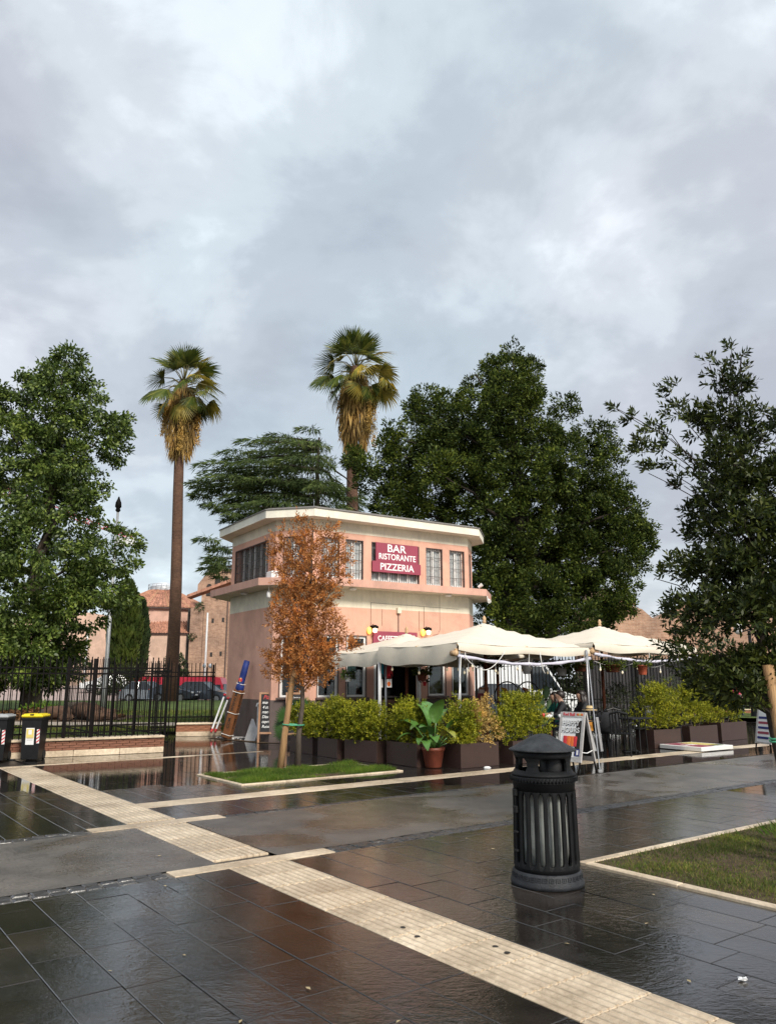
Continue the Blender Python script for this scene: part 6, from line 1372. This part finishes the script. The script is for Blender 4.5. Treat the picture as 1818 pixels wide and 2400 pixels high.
def iron_fence(label, a, c, z0, h, step, rails=(.10, .22, -.52, -.40), posts=(), group='black iron fences', top_var=.0, r=.011):
    a, c = Vector(a), Vector(c); L = (c - a).length; t = thing('iron_fence', label, 'fence', (a.x, a.y, z0), math.atan2(c.y - a.y, c.x - a.x), group)
    me = bar_mesh(h, r); n = int(L / step)
    for k in range(n + 1): o = link('bar', me, 'iron' if len(me.materials) == 0 else None, t, (k * L / n, 0, 0)); o.scale = (1, 1, 1 + random.uniform(-top_var, top_var))
    for z in rails: 
        b = MB(); b.box((L / 2, 0, z if z > 0 else h + z), (L, .016, .032)); part('rail', b, 'iron', t)
    for p in posts: b = MB(); b.box((p * L, 0, h * .5 - .05), (.06, .06, h + .02)); part('post', b, 'iron', t)
    return t
fs_ = Vector((-4.95, 17.92, 0)); d_ = Vector((math.cos(wa), math.sin(wa), 0))
iron_fence('iron fence standing on the low wall behind the wheelie bins', fs_ - d_ * 5.6, fs_ - d_ * .03, .37, 1.69, .118, (.10, .24, -.36, -.24), (.62, .715))
iron_fence('open iron gate leaf swung back behind the wall end, its bars bunched by perspective', fs_ + Vector((-.05, .3, 0)), fs_ + Vector((-2.75, 4.35, 0)), .06, 1.95, .15, (.12, .26, -.36, -.24), (.55, 1), r=.006)
iron_fence('second iron gate leaf swung back farther left, bars bunched by perspective', fs_ + Vector((-1.35, .2, 0)), fs_ + Vector((-3.9, 3.9, 0)), .06, 2.0, .17, (.12, .26, -.36, -.24), (1,), r=.006)
iron_fence('iron fence between the gate and the pink wall', (-6.75, 22.55, 0), (-5.02, 22.95, 0), .10, 1.93, .105, (.14, .42, -.38, -.26), (.42, .97))
iron_fence('dark iron fence behind the terrace to the right of the bar', (2.9, 26.0, 0), (12.5, 28.6, 0), .0, 2.35, .125, (.15, .9, -.15), (0, .2, .4, .6, .8, 1))
iron_fence('iron fence on the brick wall beyond the cast iron lamp', (12.0, 34.8, 0), (18.4, 35.25, 0), .28, 1.2, .13, (.12, -.1), (0, .5, 1))
iron_fence('far iron fence in front of the parked cars, seen through the gate', (-24, 31.5, 0), (-11.6, 34.5, 0), .12, 1.15, .16, (.1, -.1), (0, .5, 1))

# wheelie bins
def wheelie(label, loc, rz, lid):
    t = thing('wheelie_bin', label, 'wheelie bin', loc, rz, 'wheelie bins by the low wall')
    V = []; W0, D0, W1, D1, H = .21, .22, .25, .27, .90
    b = MB(); b.add([(-W0, -D0, .03), (W0, -D0, .03), (W0, D0, .03), (-W0, D0, .03), (-W1, -D1, H), (W1, -D1, H), (W1, D1, H), (-W1, D1, H)], [(3, 2, 1, 0), (4, 5, 6, 7), (0, 1, 5, 4), (1, 2, 6, 5), (2, 3, 7, 6), (3, 0, 4, 7)]); part('body', b, 'black', t)
    b = MB(); b.box((0, -.0, .895), (.54, .58, .05), bev=.012); part('rim', b, 'black', t)
    b = MB(); b.box((0, 0, .955), (.55, .60, .06), bev=.022); b2 = MB(); b2.box((-.13, -.02, .99), (.2, .48, .025), bev=.01); b3 = MB(); b3.box((.13, -.02, .99), (.2, .48, .025), bev=.01)
    part('lid', b, lid, t); part('lid_panel', b2, lid, t); part('lid_panel', b3, lid, t)
    b = MB(); b.box((0, -.29, .985), (.1, .05, .025), bev=.008); part('lid_handle', b, 'black', t)
    b = MB(); b.tube([(-.22, .3, .93), (-.22, .36, .95), (.22, .36, .95), (.22, .3, .93)], .016, 7); part('handle', b, 'black', t)
    for x in (-.2, .2):
        b = MB(); b.tube([(x - .025, .24, .1), (x + .025, .24, .1)], .1, 16); part('wheel', b, 'tyre', t)
    sl = math.atan2(D1 - D0, H - .03)
    def decal(name, x, z, w, h, mt_, off=.003):
        y = -(D0 + (D1 - D0) * (z - .03) / (H - .03)) - off; q = MB(); q.box((0, 0, 0), (w, .003, h)); o = part(name, q, mt_, t, loc=(x, y, z)); o.rotation_euler = (sl, 0, 0); return o
    decal('notice', -.02, .52, .21, .36, 'paper'); 
    if lid == 'yellow':
        decal('notice_print', -.02, .58, .19, .2, 'yprint', .006); decal('notice_icon', -.02, .61, .085, .1, 'paper', .009)
        for k in range(3): decal('notice_line', -.02, .50 - .03 * k, .15, .008, 'stone_grey', .006)
    else: decal('notice_print', -.02, .58, .19, .2, 'stone_grey', .006)
    decal('stripe_panel', .185, .52, .075, .30, 'paper', .004)
    for k in range(4):
        z = .41 + .075 * k; y = -(D0 + (D1 - D0) * (z - .03) / (H - .03)) - .0075; q = MB(); q.add([(-.036, 0, -.035), (.036, 0, .012), (.036, 0, .045), (-.036, 0, -.002)], [(0, 1, 2, 3)]); q.add([(-.036, .002, -.035), (.036, .002, .012), (.036, .002, .045), (-.036, .002, -.002)], [(3, 2, 1, 0)]); o = part('stripe', q, 'red', t, loc=(.185, y, z)); o.rotation_euler = (sl, 0, 0)
    t.scale = (.76, .82, .90)
    return t
wheelie('black wheelie bin with a yellow lid in front of the low wall', (-7.14, 16.2, 0), R(6), 'yellow')
wheelie('black wheelie bin with a grey lid cut by the left picture edge', (-7.72, 15.95, 0), R(8), 'greylid')

# debris and stones behind the fence
for k, (x, y, l, r_, a, mt_) in enumerate(((-11.3, 28.2, 1.6, .22, 20, 'mud_wood'), (-10.6, 28.0, 1.1, .28, -35, 'mud_wood'), (-10.9, 28.8, 1.4, .2, 60, 'mud_wood'), (-11.9, 28.6, 1.2, .16, -10, 'bark_grey'), (-10.2, 28.5, .9, .18, 15, 'mud_wood'), (-10.9, 28.3, 1.0, .14, 5, 'bark_grey'))):
    t = thing('log', ('thick grey log at the front of the pile', 'short thick stump at the right of the log pile', 'brown log lying across the back of the pile', 'thin brown log at the left end of the pile', 'small grey log at the right end of the pile', 'brown log on top of the pile')[k], 'log', (x, y, .19 + r_ + (.3 if k == 5 else 0)), R(a), 'logs behind the fence'); b = MB(); b.tube([(-l / 2, 0, 0), (-l * .2, .03, .02), (l * .2, -.02, 0), (l / 2, 0, .01)], [r_, r_ * 1.06, r_ * .95, r_ * .9], 10); part('trunk_piece', b, mt_, t, True)
for k, (x, y, s) in enumerate(((-10.0, 27.4, .28), (-9.7, 27.9, .2), (-11.0, 27.3, .2))):
    m_ = MB(); m_.ell((0, 0, 0), (s * 1.3, s, s * .8), 9, 6); m_.v = [(a * (1 + random.uniform(-.15, .15)), c * (1 + random.uniform(-.15, .15)), d * (1 + random.uniform(-.1, .1))) for a, c, d in m_.v]
    tag(part('rock', m_, 'mud_wood', None, False, (x, y, .19 + s * .5)), ('large grey rock before the log pile', 'small grey rock right of the log pile', 'small grey rock left of the log pile')[k], 'rock', 'rocks by the log pile')
n = 5200; a = rng.uniform(0, 2 * PI, n); q = rng.uniform(0, 1, n) ** .5; pos = np.stack([-13 + np.cos(a) * q * 3.2, 29.6 + np.sin(a) * q * 1.6, .2 + (1 - q) * .35 * rng.uniform(0, 1, n)], 1); d = rng.normal(size=(n, 3)) * np.array([1, 1, .4])
link('leaf_litter', leaf_mesh('leaf_litter', pos, d, .13, .08, .3), 'litter_leaves', kind='stuff')
for k, (x, y, s) in enumerate(((-13.3, 30.5, .9), (-16.5, 31, 1.0))):
    n = 900; g3 = rng.normal(size=(n, 3)); g3 = unit(g3) * rng.uniform(.5, 1, (n, 1)); pos = np.abs(g3) * np.array([s, s * .6, s * .6]) * np.sign(g3) ; pos[:, 2] = np.abs(pos[:, 2]); t = thing('bush', ('low green bush left of the log pile', 'low green bush under the big left tree')[k], 'bush', (x, y, .18)); link('foliage', leaf_mesh('foliage', pos, g3, .15, .07), 'grass', t, kind='stuff')
    b = MB(); b.tube([(0, 0, 0), (.05, 0, s * .4)], .03, 6); part('stem', b, 'bark_grey', t)

# ------------------------------------------------------------------ church, ruins
church = thing('round_church', 'round salmon brick church with tiled cone roof and pale lantern', 'church', (-29.5, 101.2, -2.0)); cz = 2.0
b = MB(); b.lathe([(6.35, 0), (6.35, 10.1 + cz), (6.2, 10.2 + cz)], 40); part('drum', b, 'church_drum', church)
b = MB(); b.lathe([(6.75, 9.95 + cz), (6.8, 10.15 + cz), (6.6, 10.3 + cz)], 40); part('cornice', b, 'frame_dark', church)
b = MB(); b.lathe([(6.85, 10.17 + cz), (1.75, 12.75 + cz)], 40); part('roof', b, 'rooftile', church)
def ribs(mb, r0, z0, r1, z1, n, w, h):
    for k in range(n):
        a = 2 * PI * k / n
        if math.sin(a) > .35: continue
        p0, p1 = Vector((r0 * math.cos(a), r0 * math.sin(a), z0)), Vector((r1 * math.cos(a), r1 * math.sin(a), z1)); t_ = Vector((-math.sin(a), math.cos(a), 0)); s = r1 / r0
        mb.add([p0 - t_ * w, p0 + Vector((0, 0, h)), p0 + t_ * w, p1 - t_ * w * s, p1 + Vector((0, 0, h * .6)), p1 + t_ * w * s], [(0, 1, 4, 3), (1, 2, 5, 4), (0, 2, 1)])
b = MB(); ribs(b, 6.85, 10.17 + cz, 1.75, 12.75 + cz, 84, .17, .2); part('roof_tiles', b, 'rooftile', church, kind='stuff')
b = MB(); ribs(b, 6.87, 10.2 + cz, 1.75, 12.78 + cz, 16, .14, .17); part('roof_ridges', b, 'ridge', church, kind='stuff')
b = MB(); b.lathe([(1.6, 12.6 + cz), (1.6, 13.35 + cz), (1.35, 13.65 + cz), (.6, 13.9 + cz), (.02, 13.95 + cz)], 24); part('lantern', b, 'lantern', church)
b = MB()
for k in range(18): a = 2 * PI * k / 18; b.tube([(1.85 * math.cos(a), 1.85 * math.sin(a), 12.6 + cz), (1.85 * math.cos(a), 1.85 * math.sin(a), 13.55 + cz)], .03, 4)
for z in (13.1, 13.55): b.tube([(1.85 * math.cos(a), 1.85 * math.sin(a), z + cz) for a in np.linspace(0, 2 * PI, 24, endpoint=False)], .03, 4, close=True)
part('lantern_railing', b, 'pole_grey', church, kind='stuff')
b = MB(); b.box((.9, -7.0, (6.75 + cz) / 2), (11.8, 4.6, 6.75 + cz)); part('annex', b, 'church', church)
b = MB(); b.box((.9, -7.0, 6.72 + cz), (12.3, 5.0, .14)); part('annex_eave', b, 'frame_dark', church)
b = MB(); b.add([(-5.4, -9.6, 6.8 + cz), (7.2, -9.6, 6.8 + cz), (7.2, -4.6, 6.8 + cz), (-5.4, -4.6, 6.8 + cz), (-5.4, -6.0, 8.35 + cz), (5.4, -6.0, 8.35 + cz)], [(0, 1, 5, 4), (1, 2, 5), (2, 3, 4, 5), (0, 4, 3)]); part('annex_roof', b, 'rooftile', church)
b = MB()
for k in range(40):
    x = -5.3 + 12.4 * k / 39; f = 1 if x < 5.4 else max(.05, (7.2 - x) / 1.8); p0, p1 = Vector((x, -9.62, 6.81 + cz)), Vector((x, -9.62 + 3.6 * f, 6.81 + 1.55 * f + cz)); b.add([p0 - Vector((.1, 0, 0)), p0 + Vector((0, -.05, .16)), p0 + Vector((.1, 0, 0)), p1 - Vector((.1, 0, 0)), p1 + Vector((0, -.05, .16)), p1 + Vector((.1, 0, 0))], [(0, 1, 4, 3), (1, 2, 5, 4), (0, 2, 1)])
part('annex_tiles', b, 'rooftile', church, kind='stuff')
b = MB(); b.prism([(-.45, 0), (.45, 0), (.45, 1.2), (.3, 1.5), (0, 1.62), (-.3, 1.5), (-.45, 1.2)], -.06, .06, Matrix.Translation((.9, -9.33, 3.1 + cz)) @ Matrix.Rotation(R(90), 4, 'X')); part('window', b, 'frame_dark', church)
b = MB(); b.tube([(6.6, -9.4, 0), (6.6, -9.4, 6.7 + cz)], .07, 6); part('downpipe', b, 'frame_dark', church)
gate = thing('ruined_wall', 'tall ancient brick wall with gable and three arched openings left of the bar', 'ruin', (-20.2, 95.5, -2.0))
P0 = [(-2.85, 0), (4.2, 0), (4.2, 16.2), (-1.7, 17.3), (-3.4, 15.0), (-3.4, 13.9), (-2.85, 13.9)]
b = MB(); b.prism([(x, z) for x, z in P0], -2.2, -.2, Matrix.Rotation(R(90), 4, 'X')); part('wall', b, 'ruin', gate)
for x, z, h in ((-1.95, 13.6, 1.5), (-.95, 13.8, 2.3), (.1, 14.0, 2.0)):
    b = MB(); w = .33; b.prism([(-w, 0), (w, 0), (w, h - .3), (w * .6, h - .08), (0, h), (-w * .6, h - .08), (-w, h - .3)], -.05, .05, Matrix.Translation((x, .17, z)) @ Matrix.Rotation(R(90), 4, 'X')); part('opening', b, 'dark', gate)
b = MB(); b.prism([(-3.5, 13.25), (1.5, 15.1), (1.5, 14.75), (-3.5, 12.9)], -1.0, 1.0, Matrix.Translation((0, -3.4, 0)) @ Matrix.Rotation(R(90), 4, 'X')); part('lean_roof', b, 'rooftile', gate)
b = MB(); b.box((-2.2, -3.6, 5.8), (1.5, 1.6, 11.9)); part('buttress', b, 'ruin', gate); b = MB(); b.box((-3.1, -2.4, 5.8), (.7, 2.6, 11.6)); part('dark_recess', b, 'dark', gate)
b = MB(); b.prism([(-1.4, 0), (4.2, 0), (4.2, 13.9), (-1.4, 12.2)], -1.2, 1.2, Matrix.Translation((0, -3.2, 0)) @ Matrix.Rotation(R(90), 4, 'X')); part('front_wall', b, 'ruin', gate)
for x, z in ((-.3, 10.2), (.9, 10.3), (-.3, 6.3), (.8, 6.4), (-.4, 3.0), (.7, 3.4)):
    b = MB(); b.box((x, -4.38, z), (.26, .1, .5)); part('putlog_hole', b, 'dark', gate)
b = MB(); b.tube([(1.4, -4.5, 0), (1.4, -4.5, 12.5)], .07, 6); part('downpipe', b, 'frame_dark', gate)
for k, (x, y, z, s) in enumerate(((-1.8, -4.4, 11.8, .5), (.2, -4.4, 13.2, .45), (1.9, -3.6, 14.2, .5), (-2.6, -4.3, 8.3, .4))):
    n = 160; g3 = unit(rng.normal(size=(n, 3))) * rng.uniform(.3, 1, (n, 1)) * s; link('wall_weed', leaf_mesh('wall_weed', g3 + np.array([x, y, z]), g3, .3, .12), 'bush_grey', gate, kind='stuff')
lr_ = thing('ruined_wall', 'broken salmon brick wall behind the big left tree', 'ruin', (-34, 84, -1)); b = MB(); b.prism([(-9, 0), (9.2, 0), (9.2, 4.2), (7.6, 6.0), (6.0, 8.8), (2, 9.5), (-4, 9.0), (-9, 9.8)], -.9, .9, Matrix.Rotation(R(90), 4, 'X')); part('wall', b, 'church', lr_)
b = MB(); b.box((4.5, -1.05, 3.6), (.2, .3, 7.2)); part('pilaster', b, 'ruin', lr_); b = MB(); b.box((6.4, -1.1, 4.5), (1.5, .5, .3)); part('ledge', b, 'ruin', lr_)
rr_ = thing('ruined_wall', 'brown rubble wall of the ruins beyond the right parasol', 'ruin', (24, 62, -.5)); b = MB(); 
b.prism([(-9, 0), (34, 0), (34, 9.4), (30, 7.8), (24, 8.9), (19, 8.0), (14, 8.6), (9, 9.2), (6, 8.2), (3.5, 7.9), (1.5, 8.7), (-1, 7.6), (-3.2, 6.6), (-4.1, 7.4), (-5.5, 7.9), (-7.5, 7.6), (-9, 7.4)], -1.2, 1.2, Matrix.Rotation(R(90), 4, 'X')); part('wall', b, 'ruin', rr_)
b = MB(); b.prism([(-9, 0), (2, 0), (2, 3.2), (-2, 4.0), (-5, 3.7), (-9, 4.4)], 0, 2.5, Matrix.Translation((0, -1.5, 0)) @ Matrix.Rotation(R(90), 4, 'X')); part('lower_wall', b, 'ruin', rr_)
b = MB(); b.box((-6.0, .8, 8.0), (3.4, 2.4, .5)); part('pale_roof', b, 'rooftile', rr_); b = MB(); b.box((-6.0, .7, 7.68), (3.2, 2.4, .16)); part('white_edge', b, 'paper', rr_); b = MB(); b.box((-7.2, .9, 8.7), (1.7, 1.8, .9)); part('turret', b, 'church', rr_)
for x in (-5.6, -4.6): b = MB(); b.tube([(x, .9, 8.2), (x, .9, 9.9)], .04, 5); part('mast', b, 'pole_white', rr_)

# poles, lamps, crane
for lab, x, y, h, r_ in (('white flagpole before the tall ruined wall', -17.4, 75, 9.6, .11), ('white flagpole seen through the iron fence at the left', -30.75, 80, 6.9, .13)):
    t = thing('flagpole', lab, 'flagpole', (x, y, -1.8 if x > -20 else -.6), 0, 'white flagpoles'); b = MB(); b.tube([(0, 0, 0), (0, 0, h)], [r_, r_ * .7], 10); part('pole', b, 'pole_white', t, True); b = MB(); b.lathe([(.2, 0), (.2, .15), (.1, .2)], 10); part('base', b, 'pole_grey', t)
tl = thing('lamp_post', 'tall grey lamp post with a black lantern head beside the big left tree', 'lamp post', (-14.3, 40, 0)); b = MB(); b.tube([(0, 0, 0), (0, 0, 1.2), (0, 0, 10.2)], [.12, .10, .065], 12); part('pole', b, 'pole_grey', tl, True)
b = MB(); b.lathe([(.05, 10.2), (.14, 10.3), (.1, 10.42), (.17, 10.5), (.15, 10.72), (.06, 10.95), (.03, 11.05)], 12); part('lantern', b, 'iron', tl, True)
cl = thing('lamp_post', 'black cast iron lamp post foot seen right of the bay tree stake', 'lamp post', (14.8, 32.0, -.09)); b = MB(); b.lathe([(.30, 0), (.30, .08), (.24, .14), (.21, .5), (.16, .62), (.20, .68), (.12, .8), (.09, 1.3), (.13, 1.36), (.08, 1.45), (.06, 3.6)], 16); part('column', b, 'castiron', cl, True)
b = MB(); b.tube([(-.45, 0, 3.5), (0, 0, 3.65), (.45, 0, 3.5)], .03, 6); part('arm', b, 'castiron', cl)
for x in (-.45, .45): b = MB(); b.lathe([(.06, 3.45), (.15, 3.55), (.18, 3.9), (.05, 4.05)], 12, (x, 0, 0)); part('lantern', b, 'paper', cl, True)
l2 = thing('lamp_post', 'small ornate lamp with pale globes left of the right flagpole', 'lamp post', (-13.3, 58, -.2)); b = MB(); b.lathe([(.14, 0), (.08, .5), (.05, 2.6)], 10); part('column', b, 'iron', l2, True)
for x in (-.22, .22): b = MB(); b.ell((x, 0, 2.7), (.13, .13, .16), 10, 8); part('globe', b, 'lantern', l2, True)
crn = thing('tower_crane', 'red lattice crane jib crossing behind the big left tree', 'crane', (-47, 140, 0)); b = MB()
J0, J1 = Vector((-26, 0, 35.6)), Vector((0, 0, 26.6)); nn = 18
for o_ in ((0, -.6, 0), (0, .6, 0), (0, 0, 1.5)): b.tube([J0 + Vector(o_), J1 + Vector(o_) * .3], .10, 5)
for i in range(nn):
    p, q_ = J0.lerp(J1, i / nn), J0.lerp(J1, (i + 1) / nn); s0, s1 = 1 - .7 * i / nn, 1 - .7 * (i + 1) / nn
    for y in (-.6, .6): b.tube([p + Vector((0, y * s0, 0)), p.lerp(q_, .5) + Vector((0, 0, 1.5 * s0))], .06, 4); b.tube([p.lerp(q_, .5) + Vector((0, 0, 1.5 * s0)), q_ + Vector((0, y * s1, 0))], .06, 4)
part('jib', b, 'crane_red', crn, kind='stuff'); b = MB(); b.box((-1.0, 0, 26.2), (3.2, 1.4, 1.6)); part('counterweight', b, 'paper', crn); b = MB(); b.box((-44, 0, 18), (1.6, 1.6, 36)); part('tower', b, 'crane_red', crn); b = MB(); b.tube([(-44, 0, 37), (-26, 0, 35.6)], .5, 6); part('counter_jib', b, 'crane_red', crn)

# ------------------------------------------------------------------ vehicles
def wheel_part(t, x, y, r_, w=.2):
    b = MB(); b.tube([(x, y - w / 2, r_), (x, y + w / 2, r_)], r_, 18); o = part('wheel', b, 'tyre', t); s = math.copysign(1, y); c = MB(); c.tube([(x, y + s * w * .42, r_), (x, y + s * (w / 2 + .012), r_)], [r_ * .66, r_ * .6], 14); part('rim', c, 'rim', o)
def loft(mb, prof, hw, taper):
    """side outline (x, z) pushed out to +-hw, narrower towards the top by taper per metre"""
    zs = [z for _, z in prof]; z0 = min(zs); n = len(prof); vs = []
    for s in (-1, 1):
        for x, z in prof: vs.append((x, s * (hw - taper * (z - z0)), z))
    mb.add(vs, [tuple(range(n)), tuple(range(2 * n - 1, n - 1, -1))] + [(i, i + n, (i + 1) % n + n, (i + 1) % n) for i in range(n)])
def car(label, loc, rz, paint, suv=False, group='cars parked beyond the lawn', L=4.2, H=1.48, van=False):
    t = thing('parked_van' if van else 'parked_car', label, 'van' if van else 'car', loc, rz, group); h = L / 2; zb = .92 if not van else 1.2; W_ = .88
    if van: body = [(-h, .32), (h - .1, .32), (h, .5), (h - .02, .95), (h - .75, 1.15), (h - 1.45, H), (-h + .05, H), (-h, 1.2)]
    else: body = [(-h + .03, .3), (h - .1, .26), (h, .42), (h - .03, .66), (h - .35, .78), (h - 1.05, zb - .02), (-h + .2, zb + .03), (-h + .03, .78)]
    b = MB(); loft(b, body, W_, .10 if not van else .09); part('body', b, paint, t)
    if not van:
        g1 = [(h - 1.15, zb - .04), (h - 1.95, H - .05), (-h + .75, H - .04), (-h + .22, zb)]; b = MB(); loft(b, g1, W_ - .055, .36); part('windows', b, 'carglass', t)
        b = MB(); b.box(((h - 1.95 - h + .75) / 2, 0, H - .025), (L - 2.72, 1.12, .05), bev=.02); part('roof', b, paint, t)
        for x in (h - 2.5, -h + 1.35): 
            for s in (-1, 1): b = MB(); b.tube([(x, s * (W_ - .06), zb), (x - .02, s * (W_ - .25), H - .03)], .035, 5); part('pillar', b, paint, t)
        for s in (-1, 1): b = MB(); b.tube([(h - 1.15, s * (W_ - .07), zb - .03), (h - 1.97, s * (W_ - .26), H - .04)], .035, 5); part('pillar', b, paint, t)
    else:
        for s in (-1, 1): b = MB(); b.add([(h - .85, s * (W_ - .055), 1.2), (h - 1.5, s * (W_ - .09), H - .12), (h - 2.1, s * (W_ - .09), H - .12), (h - 2.1, s * (W_ - .055), 1.2)], [(0, 1, 2, 3)]); part('side_window', b, 'carglass', t)
        b = MB(); b.add([(h - .74, -.7, 1.19), (h - .74, .7, 1.19), (h - 1.38, .62, H - .08), (h - 1.38, -.62, H - .08)], [(0, 1, 2, 3)]); b.v = [(x + .02, y, z + .01) for x, y, z in b.v]; part('windscreen', b, 'carglass', t)
    for x in (h - .78, -h + .80):
        for s in (-1, 1): wheel_part(t, x, s * (W_ - .1), .32)
    for s in (-1, 1):
        b = MB(); b.box((h - .08, s * .62, .66 if not van else .8), (.16, .32, .13), bev=.03); part('headlight', b, 'light_w', t); b = MB(); b.box((-h + .04, s * .68, .80), (.1, .22, .2), bev=.03); part('tail_light', b, 'light_r', t)
        b = MB(); b.box((h - 1.35, s * (W_ + .05), zb + .02), (.12, .16, .11), bev=.03); part('mirror', b, paint, t)
    b = MB(); b.box((h - .01, 0, .38), (.05, .9, .16), bev=.02); part('grille', b, 'black', t); b = MB(); b.box((h + .01, 0, .5), (.02, .46, .10)); part('number_plate', b, 'paper', t)
    return t
car('dark grey estate car parked beyond the lawn beside the pink wall', (-13.1, 56.8, -.13), R(-14), 'car_grey', H=1.5)
car('dark grey car half hidden by the palm trunk', (-14.9, 55.4, -.02), R(-8), 'car_grey', L=3.2, H=1.2)
car('silver car parked left of the palm trunk', (-16.9, 56.4, -.10), R(-10), 'car_silver', L=3.9)
car('small white car far left on the pale plaza', (-23.6, 66, .52), R(200), 'car_white', L=3.9)
car('white van behind the fence to the right of the bar', (5.6, 34.2, -.09), R(6), 'car_white', van=True, H=2.3, L=5.0, group='vehicles behind the terrace fence')
car('white car behind the fence under the right parasol', (10.6, 36.4, -.09), R(-8), 'car_white', L=3.9, group='vehicles behind the terrace fence')
car('dark car behind the fence at the right corner of the bar', (3.9, 31.5, -.09), R(172), 'car_grey', L=4.0, group='vehicles behind the terrace fence')
bus = thing('city_bus', 'long red bus passing behind the parked cars and the palm', 'bus', (-20.0, 72, -1.25), R(0)); Lb = 10.5
b = MB(); loft(b, [(-5.2, .35), (5.1, .35), (5.3, .8), (5.28, 2.0), (5.0, 2.86), (4.6, 2.98), (-5.0, 2.98), (-5.25, 2.7)], 1.25, .03); part('body', b, 'bus_red', bus)
b = MB(); b.box((-.4, -1.245, 1.75), (8.6, .05, .95)); part('window_band', b, 'carglass', bus); b = MB(); b.box((4.55, -1.235, 1.75), (1.0, .05, 1.1)); part('driver_window', b, 'carglass', bus); b = MB(); b.box((5.27, 0, 1.7), (.06, 2.1, 1.3)); part('windscreen', b, 'carglass', bus)
for x in (-3.4, 3.4): wheel_part(bus, x, -1.12, .48, .28)
for s in (-1, 1): b = MB(); b.box((5.3, s * .9, .75), (.06, .34, .2), bev=.02); part('headlight', b, 'light_w', bus)

# planting and shade behind the right side of the terrace
def far_shrub(label, x, y, sx, sy, sz, key, n, L=.22):
    t = thing('hedge' if sx > 2.4 else 'shrub', label, 'hedge' if sx > 2.4 else 'shrub', (x, y, 0), 0, 'planting behind the terrace'); g3 = unit(rng.normal(size=(n, 3))) * rng.uniform(.55, 1, (n, 1)); pos = g3 * np.array([sx, sy, sz]); pos[:, 2] = np.abs(pos[:, 2]); pos += .12 * np.sin(pos * 4.1)
    link('foliage', leaf_mesh('foliage', pos, g3 + rng.normal(size=(n, 3)) * .5, L, L * .45), key, t, kind='stuff'); b = MB(); b.tube([(0, 0, 0), (.1, 0, sz * .6)], .06, 6); part('stem', b, 'bark_dark', t)
far_shrub('long dark hedge behind the white car and the terrace fence', 15.0, 42, 7.0, 1.6, 2.9, 'hedge', 7000, .3)
far_shrub('magenta flowering shrub beyond the right parasol, left one', 12.6, 34.0, .9, .6, 1.1, 'flower', 500, .16)
far_shrub('magenta flowering shrub beyond the right parasol, right one', 13.9, 34.4, .8, .6, 1.25, 'flower', 500, .16)
far_shrub('dark hedge at the foot of the big evergreen tree', 4.6, 41, 6.5, 1.8, 3.4, 'hedge', 8000, .34)
far_shrub('dry yellowish shrub in front of the right hand ruin', 19.6, 47, 1.6, 1.2, 5.2, 'bush_grey', 900, .3)
far_shrub('round bush in front of the church annex', -23.2, 86, 1.7, 1.2, 4.6, 'hedge', 1200, .4)
far_shrub('round dark bush in front of the church annex, beside the palm trunk', -27.5, 86, 2.2, 1.2, 4.2, 'hedge', 1500, .4)
far_shrub('bushes behind the bunched gate bars', -20.5, 62, 2.3, 1.2, 2.6, 'hedge', 1500, .3)
far_shrub('long dark hedge before the right end of the ruins', 32, 50, 9, 1.6, 3.4, 'hedge', 6000, .35)
t = thing('shade_screen', 'dark shade cloth stretched along the terrace fence', 'screen', (6.9, 27.25, 0), R(15.2)); b = MB(); n = 24; V = []
for i in range(n + 1):
    x = 4.0 * i / n
    for z in (.35, 2.25): V.append((x, .03 * math.sin(i * 1.3), z - .05 * math.sin(i * .9)))
b.add(V, [(2 * i, 2 * i + 2, 2 * i + 3, 2 * i + 1) for i in range(n)]); part('cloth', b, 'mesh_dark', t)
